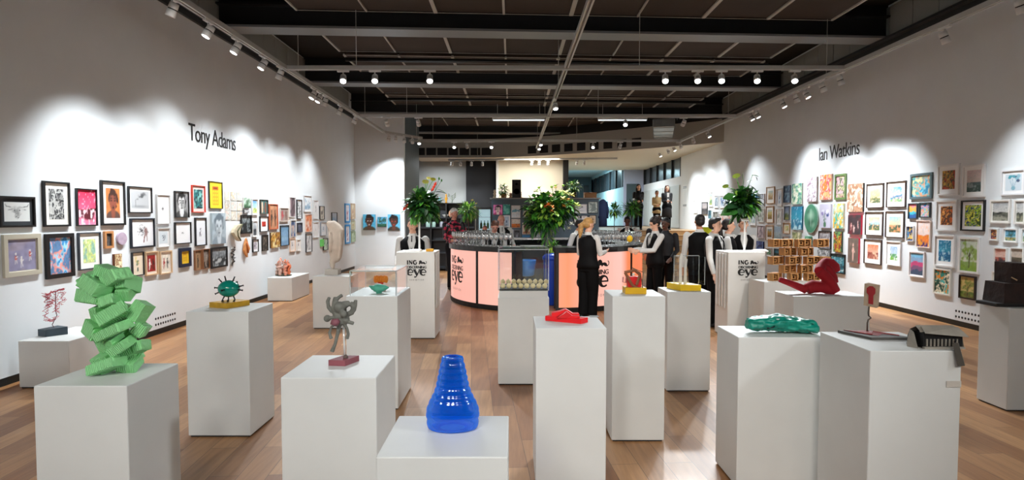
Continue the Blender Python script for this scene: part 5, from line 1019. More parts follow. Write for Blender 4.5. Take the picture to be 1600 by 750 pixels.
p = top('I', 704, 680); t = thing('ribbed_vase', 'cobalt blue glass vase with stacked horizontal ribs and narrow neck', 'vase', (p.x, p.y + .085, .852)); s = (p.y + .02) / F
out = [(42, 0), (43.5, 14), (44.5, 26), (41, 38), (36, 48), (31.5, 57), (28, 67), (26, 77), (24, 87), (22, 97), (19.5, 107), (17.5, 116)]
pr = [(20 * s, 0)]
for (r0, z0), (r1, z1) in zip(out, out[1:]):
    for q in range(5): f = q / 5; pr.append(((r0 + (r1 - r0) * f - 1.3 * (1 - math.sin(PI * f)) - .3) * s, (z0 + (z1 - z0) * f) * s + .002))
pr += [(17 * s, 116 * s), (14 * s, 117 * s), (12 * s, 114 * s)]
MB().lathe(pr, 48, caps=False, sy=.72).build('body', BLU, t)
ip = [(max(4, r - 9) * s, z * s + .004) for r, z in out]
MB().lathe(ip, 32, caps=False, sy=.6).build('inner_wall', clear_mat('blue_inner', (.25, .55, .95), .05, .05, .5), t)
# red folded form
t = thing('folded_red_sculpture', 'bright red folded slab sculpture lying flat', 'sculpture', (at(885, 503, Y=3.88).x, 3.88, 1.001)); s = 3.88 / F / 9.37
def ZK(x, y): return ((x - 515) * s, (455 - y) * s)
RED = mat('e30613', .45, key='signal_red'); 
m = MB(); base = [(205, 380), (205, 320), (300, 300), (480, 330), (820, 355), (825, 430), (705, 460)]
bl = [ (-310 * s, 0.02), (190 * s, -.10), (305 * s, -.04), (-190 * s, .10)]
m.add([(x, y, 0) for x, y in bl] + [(x, y, .032) for x, y in bl], [(0, 1, 2, 3), (4, 5, 6, 7), (0, 1, 5, 4), (1, 2, 6, 5), (2, 3, 7, 6), (3, 0, 4, 7)]).build('base_slab', RED, t)
m = MB(); m.prism([(-215 * s, .03), (-215 * s, .055), (-95 * s, .066), (-5 * s, .08), (100 * s, .05), (185 * s, .05), (185 * s, .028), (60 * s, .03)], -.01, .05); m.build('folded_slab', RED, t)
m = MB(); m.prism([(-150 * s, .03), (-5 * s, .072), (120 * s, .03)], -.055, -.01); m.build('tilted_plate', mat('d00510', .45), t)
m = MB(); m.prism([(0, .03), (60 * s, .045), (180 * s, .042), (180 * s, .03)], -.06, -.015); m.build('small_fold', RED, t)
# pale twisted torso
t = thing('stone_torso', 'pale twisted stone torso on a small square block', 'sculpture', (at(521, 424, Y=9.08).x, 9.08, .791)); s = 9.08 / F / 7.5
def ZT(x, y): return ((x - 235) * s, (690 - y) * s)
m = MB(); a_, b_ = ZT(150, 690)[0], ZT(290, 690)[0]
MB().bbox(a_, b_ + .02, -.08, .09, 0, ZT(0, 625)[1], .004).build('block_base', mat('b5aea4', .7), t)
secs = [(625, 215, 245), (600, 195, 250), (560, 185, 250), (530, 188, 270), (505, 188, 310), (480, 190, 330), (430, 185, 345), (380, 190, 352), (330, 205, 355), (280, 200, 360), (230, 195, 368), (190, 185, 370), (160, 175, 345), (130, 162, 310), (105, 150, 275), (85, 145, 215), (68, 150, 190)]
pts = []; rad = []
for y, xa, xb2 in secs: c_, z = ZT((xa + xb2) / 2, y); pts.append((c_, 0.02 * math.sin(y / 70), z)); w_ = (xb2 - xa) / 2 * s; rad.append((w_, min(.11, w_ * .75) * (1 + .15 * math.sin(y / 40))))
m.tube(pts, rad, 24, ref=(1, 0, 0)); 
m.tube([(ZT(215, 190)[0], -.07, ZT(0, 190)[1]), (ZT(235, 300)[0], -.1, ZT(0, 300)[1]), (ZT(215, 420)[0], -.08, ZT(0, 420)[1])], [.02, .03, .02], 12)
m.tube([(ZT(330, 200)[0], -.05, ZT(0, 200)[1]), (ZT(340, 330)[0], -.07, ZT(0, 330)[1]), (ZT(310, 500)[0], -.03, ZT(0, 500)[1])], [.02, .028, .02], 12)
o = m.build('torso', mat('c4b6a8', .75, noise=.1, nscale=8, bump=.25), t); remesh(o, .009)
# coral cluster
t = thing('coral_sculpture', 'pink and orange cluster of knobbly coral columns', 'sculpture', (at(443, 431, Y=12.0).x, 12.0, .471)); s = 12.0 / F
rr = random.Random(4); MB().ell((0, 0, .02), (.17, .1, .025)).build('mossy_base', mat('4a4a3c', .9, noise=.3, nscale=30), t)
for k, (x, y, h_) in enumerate([(-7, 0, 27), (-4, -.04, 25), (-1, .03, 24), (3, -.03, 22), (6, .02, 23), (1, .06, 18), (9, -.02, 17), (-9, -.03, 19), (5, -.07, 15), (-3, -.08, 14)]):
    m = MB(); pts = [(x * s + rr.uniform(-.008, .008) * q, y, .02 + h_ * s * q / 7) for q in range(8)]; m.tube(pts, [.03, .028, .032, .026, .03, .024, .027, .012], 10)
    for q in range(14): a = rr.random() * 6.3; z = rr.uniform(.1, .95) * h_ * s; m.ell((x * s + .026 * math.cos(a), y + .026 * math.sin(a), z), (.011, .011, .013), u=8, v=5)
    m.build('coral_column', mat(['d88a70', 'c9a090', 'e07850', 'b9988a'][k % 4], .8, noise=.25, nscale=30), t)
# acrylic case helper: five clear sheets
def case(label, x0, x1, y0, y1, z0, z1, name='display_case'):
    t = thing(name, label, 'display case', ((x0 + x1) / 2, (y0 + y1) / 2, z0)); w_, d_, h_ = (x1 - x0) / 2, (y1 - y0) / 2, z1 - z0; th = .006
    MB().box(-w_, w_, -d_, -d_ + th, 0, h_).build('front_sheet', ACRYL, t); MB().box(-w_, w_, d_ - th, d_, 0, h_).build('rear_sheet', ACRYL, t)
    MB().box(-w_, -w_ + th, -d_ + th, d_ - th, 0, h_).build('side_sheet', ACRYL, t); MB().box(w_ - th, w_, -d_ + th, d_ - th, 0, h_).build('side_sheet', ACRYL, t)
    MB().box(-w_, w_, -d_, d_, h_, h_ + th).build('top_sheet', ACRYL, t)
    m = MB(); e_ = .004; EM = clear_mat('bright_acrylic_edge', (.9, .95, .95), .25, .1, .4, .4) if 'EDG' not in globals() else EDG; globals()['EDG'] = EM
    for sx in (-1, 1):
        for sy in (-1, 1): m.box(sx * w_ - e_, sx * w_ + e_, sy * d_ - e_, sy * d_ + e_, 0, h_)
    for sy in (-1, 1): m.box(-w_, w_, sy * d_ - e_, sy * d_ + e_, h_ - e_, h_ + e_ + .002)
    for sx in (-1, 1): m.box(sx * w_ - e_, sx * w_ + e_, -d_, d_, h_ - e_, h_ + e_ + .002)
    m.build('glued_edge', EM, t); return t
x0, x1, ya, yb, h, _ = PL['E']
case('clear case over the teal dish and orange form', x0 + .03, x1 - .02, ya + .04, yb - .08, h + .001, h + .215)
s = 5.25 / F; t = thing('leaf_dish', 'sea green pointed leaf shaped dish inside the clear case', 'sculpture', (at(592, 455, Y=5.3).x, 5.3, h + .001))
m = MB(); m.ell((0, 0, .045), (.06, .05, .04), u=20, v=10); m.tube([(-.09, 0, .065), (-.06, 0, .05), (0, 0, .045), (.06, 0, .05), (.092, 0, .05)], [(.004, .003), (.03, .02), (.04, .036), (.03, .024), (.003, .003)], 14, ref=(0, 1, 0))
m.lathe([(.028, 0), (.02, .012), (.03, .02)], 14); m.build('dish_body', mat('58b79a', .5, bump=.3, nscale=30), t)
t = thing('orange_ribbed_form', 'orange ribbed shell form on a red foot behind the leaf dish', 'sculpture', (at(594, 440, Y=5.55).x, 5.58, h + .001))
m = MB()
for q in range(7): m.ell((-.052 + q * .0173, 0, .095 + .004 * (q % 2)), (.017, .03, .036), u=10, v=8)
m.build('ribbed_shell', mat('f58a1f', .5, key='orange'), t); MB().lathe([(.04, 0), (.03, .02), (.02, .05), (.03, .065)], 14).build('red_foot', mat('e0463a', .5), t)
# case of golden balls
x0, x1, ya, yb, h, _ = PL['J']; z0 = h + .071
tray = thing('ball_tray', 'black tray under the rows of pale golden balls', 'tray', ((x0 + x1) / 2, (ya + yb) / 2, z0)); MB().bbox(-(x1 - x0) / 2 + .014, (x1 - x0) / 2 - .014, -(yb - ya) / 2 + .015, (yb - ya) / 2 - .015, 0, .016, .003).build('tray_body', BLACK, tray)
case('clear case over the tray of golden balls', x0 + .005, x1 - .005, ya + .008, yb - .008, z0 - .07 + .071, at(818, 390, Y=ya).z)
GOLD = mat('f0dca6', .4, noise=.08, nscale=40, key='pale_gold')
proto = None; br_ = .0265; wdt = x1 - x0 - .07
for r in range(2):
    for c_ in range(8 + r):
        xx = x0 + .048 + (c_ * wdt / 7.3 if r == 0 else (c_ - .1) * wdt / 7.6); yy = ya + .055 if r == 0 else yb - .06
        if proto is None: proto = MB().ell((0, 0, 0), (br_, br_, br_), u=20, v=12).lathe([(.006, .024), (.009, .028), (.002, .03)], 8).build('golden_ball', GOLD); o = proto
        else: o = proto.copy(); COL.objects.link(o)
        o.location = (xx, yy, z0 + .016 + br_); o.rotation_euler = (0, 0, random.random() * 6); tag(o, 'pale golden ball, one of many alike in two rows on the black tray', 'ball', 'golden balls in the clear case')
# copper loop and red block on yellow
x0, x1, ya, yb, h, _ = PL['L']; cy_ = ya + .17; t = thing('copper_loop_sculpture', 'copper strap loops around a red block on a mustard base', 'sculpture', (at(991, 460, Y=cy_).x, cy_, h + .001)); s = cy_ / F / 10
YEL = mat('d9a80c', .45, key='mustard')
MB().bbox(-165 * s, 165 * s, -.06, .06, 0, .05, .003).build('yellow_base', YEL, t)
def ZL(x, y, d=0): return ((x - 315) * s, d, (430 - y) * s + .0)
MB().box(ZL(205, 0)[0], ZL(410, 0)[0], -.03, .03, .051, ZL(0, 165)[2]).build('red_block', mat('d8181c', .4), t)
CU = mat('8f5a3c', .4, metal=.3, noise=.15, key='copper_strap')
m = MB(); 
for (a, b_), (c_, d_) in [((140, 95), (300, 60)), ((300, 60), (385, 130)), ((385, 130), (330, 290)), ((150, 95), (270, 300)), ((270, 300), (420, 375))]:
    m.tube([ZL(a, b_, -.045), ZL(c_, d_, -.045)], [(.011, .003), (.011, .003)], 8, ref=(0, 0, 1) if abs(a - c_) > abs(b_ - d_) else (1, 0, 0), smooth=False)
m.build('copper_strap', CU, t)
m = MB(); q_ = [ZL(280, 30, 0), ZL(470, 110, .03), ZL(455, 290, .05), ZL(430, 370, -.05), ZL(385, 100, -.06), ZL(280, 30, 0)]; m.tube(q_, .003, 6); m.build('wire_loop', mat('6a5a48', .4, metal=.5), t)
m = MB(); m.tube([ZL(150, 180, .03), ZL(145, 260, .03), ZL(190, 270, .02), ZL(200, 130, .03)], .006, 8); m.build('pink_wire', mat('d89a98', .5), t)
m = MB(); m.ell(ZL(290, 130, -.02), (.011, .011, .011)); m.build('white_bead', mat('eee6d8', .4), t)
# thin pale upright in a case on yellow
x0, x1, ya, yb, h, _ = PL['M']; cy_ = ya + .16; s = cy_ / F / 10; t = thing('paper_tower_sculpture', 'pale translucent folded upright on a bright yellow slab', 'sculpture', (at(1069, 450, Y=cy_).x, cy_, h + .001))
MB().add([(-100 * s, -.09, 0), (220 * s, -.09, 0), (95 * s, .14, 0), (-215 * s, .14, 0), (-100 * s, -.09, .058), (220 * s, -.09, .058), (95 * s, .14, .058), (-215 * s, .14, .058)], [(0, 1, 2, 3), (4, 5, 6, 7), (0, 1, 5, 4), (1, 2, 6, 5), (2, 3, 7, 6), (3, 0, 4, 7)]).build('yellow_slab', mat('f2c80f', .45, noise=.06), t)
PAP = clear_mat('folded_film', (.93, .92, .88), .08, .2, .3, .72)
for (a, b_, hgt, dd) in [(-75, -25, .30, .02), (-15, 10, .27, -.02), (15, 55, .25, .03)]:
    m = MB(); m.prism([(a * s, .059), (b_ * s, .059), (b_ * s - .004, .059 + hgt * .6), (b_ * s + .006, .059 + hgt * .96), ((a + b_) / 2 * s, .059 + hgt), (a * s + .004, .059 + hgt * .8)], dd, dd + .012); m.build('folded_sheet', PAP, t)
t2 = thing('acrylic_screen', 'clear acrylic hood around the pale folded upright', 'display case', (t.location.x + .04, cy_, h + .059))
xa, xb2 = -.115, .135
for nm, a4 in (('sheet', (xa, xb2, .10, .104)), ('sheet', (xb2 - .004, xb2, -.08, .10)), ('sheet', (xa, xa + .004, .0, .10))): MB().box(*a4, 0, .27).build(nm, ACRYL, t2)
m = MB(); 
for a, b_ in ((xa, .10), (xb2, .10), (xb2, -.08)): m.box(a - .003, a + .003, b_ - .003, b_ + .003, 0, .27)
m.box(xa, xb2, .097, .104, .268, .274); m.build('bright_edge', EDG, t2)
# teal crumpled form
x0, x1, ya, yb, h, _ = PL['O']; cy_ = ya + .15; s = cy_ / F / 11.43; t = thing('crumpled_teal_sculpture', 'crumpled glossy teal form like a folded garment with a small knob', 'sculpture', (at(1220, 510, Y=cy_).x, cy_, h + .002))
def ZO(x, y, d=0): return ((x - 800) * s, d, (490 - y) * s)
TE = mat('0b8a76', .38, noise=.25, nscale=9, bump=.5, key='teal_crumple')
st = [(165, 245, 370, .035), (200, 228, 400, .06), (300, 225, 415, .08), (420, 205, 405, .085), (560, 190, 390, .09), (660, 165, 425, .10), (760, 165, 435, .10), (900, 190, 430, .10), (1040, 225, 440, .10), (1180, 235, 462, .11), (1290, 245, 485, .11), (1335, 280, 492, .10), (1370, 420, 492, .07)]
vs = []; n = 26; rr = random.Random(2)
for i_, (x, y0_, y1_, dd) in enumerate(st):
    ph = rr.uniform(-.3, .3)
    for q in range(n):
        a = 2 * PI * q / n; ca, sa = math.cos(a), math.sin(a); fold = 1 + .10 * math.sin(5 * a + i_ * 1.1) + .06 * math.sin(9 * a - i_ * 1.9 + ph)
        sq = (abs(ca) ** .7) * (1 if ca > 0 else -1); zq = (abs(sa) ** .75) * (1 if sa > 0 else -1)
        zz = (zq * .5 + .5); zt_ = (490 - y0_) * s; zb_ = max(.0, (490 - y1_) * s * .55)
        vs.append(((x - 800) * s * (1 - .02 * sq), dd * sq * fold - .015 * zz, max(.001, zb_ + (zt_ - zb_) * zz * (fold if zz > .6 else 1) ** .5)))
m = MB(); m.add(vs, [(i_ * n + q, i_ * n + (q + 1) % n, (i_ + 1) * n + (q + 1) % n, (i_ + 1) * n + q) for i_ in range(len(st) - 1) for q in range(n)] + [tuple(range(n))[::-1], tuple((len(st) - 1) * n + q for q in range(n))], 0, True)
o = m.build('crumpled_body', TE, t); sb = o.modifiers.new('smooth', 'SUBSURF'); sb.levels = 2; sb.render_levels = 2
dt = bpy.data.textures.new('crumple', 'VORONOI'); dt.noise_scale = .035; dm = o.modifiers.new('crumple', 'DISPLACE'); dm.texture = dt; dm.strength = .022; dm.mid_level = .6
m = MB(); 
for (q0, q1) in (((720, 262), (990, 290)), ((990, 290), (1250, 300)), ((440, 372), (560, 350)), ((560, 350), (575, 300))): m.tube([ZO(*q0, -.094), ZO(*q1, -.094)], [(.003, .006), (.002, .005)], 6)
m.build('dark_crease', mat('032b2a', .6), t)
MB().ell(ZO(690, 185, -.02), (.018, .016, .014)).build('knob', mat('0a5a54', .3), t); MB().box(ZO(620, 0)[0], ZO(690, 0)[0], -.075, -.06, ZO(0, 232)[2], ZO(0, 212)[2]).build('white_chip', mat('e8e8e8', .4), t)
# red keyhole block on a kinked rod and its plate
x0, x1, ya, yb, h, _ = PL['P']; s = 3.52 / F / 6.817
cy_ = yb - .06; q0 = at(1355, 517, Y=cy_); t = thing('keyhole_post_sculpture', 'weathered block with a red keyhole on a kinked rod above a red patterned plate', 'sculpture', (q0.x, cy_, h + .001)); s = cy_ / F
MB().add([(-42 * s, .03, 0), (8 * s, .03, 0), (40 * s, -.18, 0), (-22 * s, -.18, 0), (-42 * s, .03, .014), (8 * s, .03, .014), (40 * s, -.18, .014), (-22 * s, -.18, .014)], [(0, 1, 2, 3), (4, 5, 6, 7), (0, 1, 5, 4), (1, 2, 6, 5), (2, 3, 7, 6), (3, 0, 4, 7)]).build('plate', mat('55524e', .5, metal=.3), t)
m = MB(); m.add([(-34 * s, .022, .0155), (2 * s, .022, .0155), (22 * s, -.12, .0155), (8 * s, -.09, .0155), (-6 * s, -.14, .0155)], [(0, 1, 2, 3, 4)]); m.tube([(-34 * s, .02, .017), (-12 * s, -.12, .019), (4 * s, -.03, .02), (26 * s, -.14, .018)], .003, 6); m.build('red_pattern', mat('8a1418', .4), t)
zt = at(0, 478, Y=cy_).z - h; zk = at(0, 497, Y=cy_).z - h
MB().tube([(0, 0, .01), (0, 0, zk - .03), (.004, 0, zk - .012), (.02, 0, zk), (.006, 0, zk + .014), (.004, 0, zk + .03), (.008, 0, zt)], .0045, 8).build('kinked_rod', mat('5a5048', .4, metal=.6), t)
WB = mat('a8927a', .75, noise=.2, nscale=18, key='weathered_wood'); zz = at(0, 444, Y=cy_).z - h
xl, xm_, xr = -8.5 * s, 4 * s, 17 * s
m = MB(); m.add([(xl, -.01, zt + .004), (xm_, -.06, zt - .004), (xr, .0, zt - .008), (xl + .06, .05, zt), (xl + .003, -.01, zz + .004), (xm_ + .003, -.06, zz + .002), (xr + .006, .0, zz - .006), (xl + .065, .05, zz + .002)], [(0, 1, 2, 3), (4, 5, 6, 7), (0, 1, 5, 4), (1, 2, 6, 5), (2, 3, 7, 6), (3, 0, 4, 7)]); m.build('wood_block', WB, t)
def face(u, v): # point on the face with the keyhole
    return (xl + (xm_ - xl) * u, -.01 - .05 * u - .002, zt + .002 + (zz - zt) * v)
kp = [(.35, .12), (.72, .1), (.72, .5), (.86, .62), (.86, .82), (.66, .92), (.4, .92), (.2, .82), (.2, .62), (.36, .5)]
MB().add([face(*q) for q in kp] + [Vector(face(*q)) + Vector((-.002, -.003, 0)) for q in kp], [tuple(range(10)), tuple(range(10, 20))] + [(i, (i + 1) % 10, (i + 1) % 10 + 10, i + 10) for i in range(10)]).build('red_keyhole', mat('941015', .5), t)
# steel comb box
cy_ = ya + .10; s = cy_ / F / 6.25; q0 = at(1455, 545, Y=cy_); t = thing('steel_comb_sculpture', 'grey steel vault shaped box with a comb of dark slots and a hanging flap', 'sculpture', (q0.x, cy_, h + .001))
def ZP(x, y, d=0): q = at(1400 + x / 6.25, 500 + y / 6.25, Y=cy_ + d); return (q.x - q0.x, d, q.z - h)
ST = mat('9a9388', .5, metal=0, noise=.12, nscale=14, key='brushed_steel'); m = MB()
prof_ = [(-.06, 0), (.05, 0), (.07, .04), (.05, .085), (.01, .105), (-.04, .085)]    # (y, z) section
xa, xb2 = ZP(200, 0)[0], ZP(590, 0)[0]
m.add([(xa, y, z) for y, z in prof_] + [(xb2, y, z) for y, z in prof_], [(0, 1, 7, 6), (1, 2, 8, 7), (2, 3, 9, 8), (3, 4, 10, 9), tuple(range(6, 12))], 0); m.build('shell', ST, t)
m = MB(); m.add([(xa - .012, -.045, .092), (xb2 + .008, -.045, .085), (xb2 - .01, .012, .112), (xa + .0, .012, .112), (xa - .012, -.045, .085), (xb2 + .008, -.045, .078)], [(0, 1, 2, 3), (0, 1, 5, 4)]); m.add([(xa - .004, -.075, .088), (xb2 + .01, -.075, .068), (xb2 - .005, -.02, .108), (xa + .01, -.02, .112), (xa - .004, -.075, .084), (xb2 + .01, -.075, .064), (xb2 - .005, -.02, .104), (xa + .01, -.02, .108)], [(0, 1, 2, 3), (4, 5, 6, 7), (0, 1, 5, 4), (1, 2, 6, 5), (2, 3, 7, 6), (3, 0, 4, 7)]); m.build('lid_plate', ST, t)
m = MB(); m.add([ZP(100, 225, .02), ZP(120, 175, .02), ZP(175, 120, .0), ZP(215, 280, -.05), ZP(170, 295, -.04), ZP(110, 265, 0)], [(0, 1, 2, 3, 4, 5)]); m.add([ZP(175, 120, .0), ZP(215, 280, -.05), (xa, .05, .085), (xa, .05, 0)], [(0, 1, 3, 2)]); m.add([ZP(100, 225, .02), ZP(175, 120, .0), (xa, .05, .085), (xa, .05, 0), ZP(110, 265, 0)], [(0, 1, 2, 3, 4)]); m.build('pointed_end', ST, t)
MB().box(xa + .005, xb2 - .005, -.052, .04, .008, .08).build('dark_inside', BLACK, t)
MB().box(xa, xb2, -.068, -.05, 0, .010).build('lower_lip', ST, t)
for q in range(9): x = ZP(238 + q * 36, 0)[0]; MB().box(x - .004, x + .004, -.057, -.052, .012, .05).build('comb_tooth', mat('a49c90', .35, metal=.4), t)
MB().add([ZP(550, 225, -.108), ZP(610, 225, -.108), ZP(672, 450, -.125), ZP(600, 455, -.125), ZP(550, 225, -.102), ZP(612, 225, -.102), ZP(676, 448, -.118), ZP(600, 455, -.118)], [(0, 1, 2, 3), (4, 5, 6, 7), (0, 1, 5, 4), (1, 2, 6, 5), (2, 3, 7, 6), (3, 0, 4, 7)]).build('hanging_flap', mat('5a544c', .4, metal=.5), t)
MB().tube([ZP(585, 195, -.055), ZP(575, 228, -.104)], .004, 6).build('hinge', BLACK, t)
# red reclining form
x0, x1, ya, yb, h, _ = PL['Q']; cy_ = ya + .2; s = cy_ / F / 6.25; q0 = at(1265, 458, Y=cy_); t = thing('red_reclining_sculpture', 'matte red stuffed form of folded limbs reclining on its plinth', 'sculpture', (q0.x, cy_, h + .001))
def ZQ(x, y, d=0): return ((x - 470) * s, d, (615 - y) * s)
m = MB(); RQ = mat('a00a1c', .8, noise=.1, nscale=10, bump=.15, key='red_felt')
m.tube([ZQ(190, 480, .05), ZQ(300, 520, .03), ZQ(440, 580, 0)], [.028, .034, .042], 14)
m.tube([ZQ(440, 570, 0), ZQ(500, 545, 0), ZQ(590, 550, -.02), ZQ(690, 600, -.04)], [.055, .068, .058, .04], 14)
m.tube([ZQ(700, 590, -.05), ZQ(650, 500, -.05), ZQ(590, 430, -.04), ZQ(548, 395, -.03)], [.046, .05, .056, .056], 14)
m.tube([ZQ(548, 395, -.03), ZQ(600, 350, .04), ZQ(670, 315, .1)], [.052, .05, .05], 14)
m.tube([ZQ(600, 350, .04), ZQ(670, 395, .04), ZQ(715, 455, .03), ZQ(742, 512, .02)], [.05, .052, .042, .022], 14)
m.tube([ZQ(660, 318, .1), ZQ(725, 325, .1), ZQ(765, 360, .1), ZQ(785, 405, .1)], [.052, .052, .05, .036], 14)
o = m.build('felt_body', RQ, t); remesh(o, .006)
# lattice of small wooden boxes
x0, x1, ya, yb, h, _ = PL['R']; cy_ = ya + .22; s = cy_ / F / 6.25; q0 = at(1248, 441, Y=cy_); t = thing('wooden_lattice_sculpture', 'stepped lattice of small open wooden boxes behind the red form', 'sculpture', (q0.x, cy_, h + .001))
WDD = mat('b9854e', .6, noise=.2, nscale=15, key='brown_plywood'); WDK = mat('4a2e18', .8, key='box_shadow_hole')
def obox(x, z, a, d=0, rz=0, sz=.09):
    m = MB(); w_ = sz / 2; tt = .011
    for (a0, b0, c0, d0) in ((-w_, w_, w_ - tt, w_), (-w_, w_, -w_, -w_ + tt), (-w_, -w_ + tt, -w_ + tt, w_ - tt), (w_ - tt, w_, -w_ + tt, w_ - tt)): m.box(a0, b0, -w_, w_, c0, d0)
    m.box(-w_ + tt, w_ - tt, .02, .03, -w_ + tt, w_ - tt, 1); m.box(-.024, .024, -.03, -.02, .014, .024); m.box(-.024, .024, -.03, -.02, -.024, -.014); m.box(-.024, -.014, -.03, -.02, -.014, .014); m.box(.014, .024, -.03, -.02, -.014, .014)
    for q in (-1, 1): m.box(q * (w_ - tt) - .004 * (q > 0), q * (w_ - tt) + .004 * (q < 0), -w_ + .002, -w_ + .02, -w_ + tt, w_ - tt)
    o = m.build('open_box', [WDD, WDK], t); o.location = (x, d, z); o.rotation_euler = (0, 0, rz)
zr = [.552, .43, .31, .185, .055]; zr = [(615 - yv) * 0 + zv for yv, zv in zip((0,) * 5, zr)]
k6 = cy_ / F / 6.25
rows = [(140, [100, 150, 195, 270, 355, 445, 540, 620]), (225, [220, 310, 400, 480]), (310, [100, 170, 270, 355, 445, 540, 600]), (395, [220, 310, 400, 480]), (480, [100, 160, 290, 360, 450, 540])]
for ri, (yy, xs_) in enumerate(rows):
    for q, xx in enumerate(xs_):
        obox((xx - 362) * k6, max(.046, (506 - yy) * k6 * 1.0), 0, (.06 if q % 2 else -.03) + .03 * (ri % 2), R(18 if q < 2 else (-6 if q % 2 else 3)), .101)
m = MB()
for xx in (230, 300, 380, 470): m.box((xx - 362) * k6 - .006, (xx - 362) * k6 + .006, .04, .052, .003, (506 - 120) * k6)
m.build('inner_spine', mat('6a4422', .7), t)
# stacked rusty blocks
x0, x1, ya, yb, h, _ = PL['S']; cy_ = ya + .12; s = cy_ / F / 6.82; t = thing('rusty_block_sculpture', 'two dark rusty iron blocks stacked off centre on a thin plate', 'sculpture', (at(1590, 478, Y=cy_).x, cy_ + .06, h + .001))
RU = mat('2a1610', .75, noise=.5, nscale=12, bump=.5, key='rusted_iron'); k7 = s
def ZS(x): return (x - 341) * k7
MB().bbox(ZS(72), ZS(520), -.10, .13, 0, .03, .004).build('thin_plate', mat('17100d', .7), t)
m = MB(); m.add([(ZS(155), -.10, .03), (ZS(480), -.10, .03), (ZS(480), .14, .03), (ZS(155), .14, .03), (ZS(165), -.09, .205), (ZS(480), -.1, .205), (ZS(480), .13, .205), (ZS(160), .12, .21)], [(0, 1, 2, 3), (4, 5, 6, 7), (0, 1, 5, 4), (1, 2, 6, 5), (2, 3, 7, 6), (3, 0, 4, 7)]); m.build('lower_block', RU, t)
m = MB(); m.add([(ZS(240), -.08, .206), (ZS(460), -.08, .206), (ZS(460), .1, .206), (ZS(240), .1, .206), (ZS(232), -.09, .385), (ZS(470), -.09, .38), (ZS(470), .1, .38), (ZS(236), .1, .385)], [(0, 1, 2, 3), (4, 5, 6, 7), (0, 1, 5, 4), (1, 2, 6, 5), (2, 3, 7, 6), (3, 0, 4, 7)]); m.build('upper_block', RU, t)
MB().tube([(ZS(232), -.09, .26), (ZS(275), -.11, .235)], [.004, .006], 6).build('pale_splinter', mat('d8b890', .6), t)

# ---------------------------------------------------------------- flowers and plants
def leaf(m, p, d, L_, w_, mi=0, droop=.3, up=(0, 0, 1)):
    p = Vector(p); d = Vector(d).normalized(); sd = d.cross(Vector(up)); 
    if sd.length < .1: sd = Vector((1, 0, 0))
    sd.normalize(); n = sd.cross(d); pts = []
    for f, ww in ((0, .08), (.25, .8), (.55, 1), (.8, .6), (1, .03)):
        c = p + d * L_ * f + Vector((0, 0, -droop * L_ * f * f)); pts += [c - sd * w_ * ww / 2 + n * .1 * w_ * ww, c - n * .05 * w_, c + sd * w_ * ww / 2 + n * .1 * w_ * ww]
    m.add(pts, [(3 * i + j, 3 * i + j + 1, 3 * i + j + 4, 3 * i + j + 3) for i in range(4) for j in range(2)], mi, True)
LEAFS = [mat('28601e', .45, key='leaf_dark'), mat('4c9430', .45, key='leaf_mid'), mat('9cc648', .5, key='leaf_light'), mat('1a4220', .5, key='leaf_deep')]
def sph(rg): 
    a = rg.uniform(0, 2 * PI); z = rg.uniform(-1, 1); r = math.sqrt(1 - z * z); return Vector((r * math.cos(a), r * math.sin(a), z))
def foliage(parent, c, r, n, seed, size=(.14, .05), name='leaves', wts=(4, 3, 1, 3), zbias=0):
    rg = random.Random(seed); m = MB(); c = Vector(c)
    for q in range(n):
        d = sph(rg); d.z += zbias; f = rg.random() ** .6; p = c + Vector((d.x * r[0], d.y * r[1], d.z * r[2])) * f * .85
        dd = (d + sph(rg) * .6 + Vector((0, 0, .2))); mi = rg.choices(range(4), wts)[0]
        leaf(m, p, dd, size[0] * rg.uniform(.6, 1.25), size[1] * rg.uniform(.6, 1.2), mi, rg.uniform(.1, .6))
    return m.build(name, LEAFS, parent, fix=False)
def blossom(parent, p, r, col, seed=0, name='bloom', up=(0, -.5, .8)):
    rg = random.Random(seed); m = MB(); up = Vector(up).normalized(); a = up.orthogonal().normalized(); b_ = up.cross(a)
    for q in range(6): t_ = q * PI / 3 + rg.random() * .3; leaf(m, p, a * math.cos(t_) + b_ * math.sin(t_) + up * .5, r, r * .55, 0, .25)
    m.ell(p, (r * .18,) * 3, u=8, v=5); return m.build(name, mat(col, .5), parent, fix=False)
def anthurium(parent, base, p, r, col, name='lily'):
    r *= .62; m = MB(); p = Vector(p); m.tube([base, (Vector(base) + p) / 2 + Vector((.01, 0, .03)), p], .004, 6, 0); 
    n = 14; vs = [p]; 
    for q in range(n): t_ = 2 * PI * q / n; k = 1 - .25 * math.cos(t_) ; vs.append(p + Vector((r * k * math.sin(t_), -.8 * r * math.cos(t_) - .02, r * k * math.cos(t_) * .6 + .3 * r)))
    m.add(vs, [(0, q + 1, (q + 1) % n + 1) for q in range(n)], 1, True); m.tube([p, p + Vector((0, -.02, r * .7))], [.008, .004], 6, 2)
    return m.build(name, [LEAFS[1], mat(col, .4), mat('e8d060', .5)], parent, fix=False)
def dist(Y): return Y / F
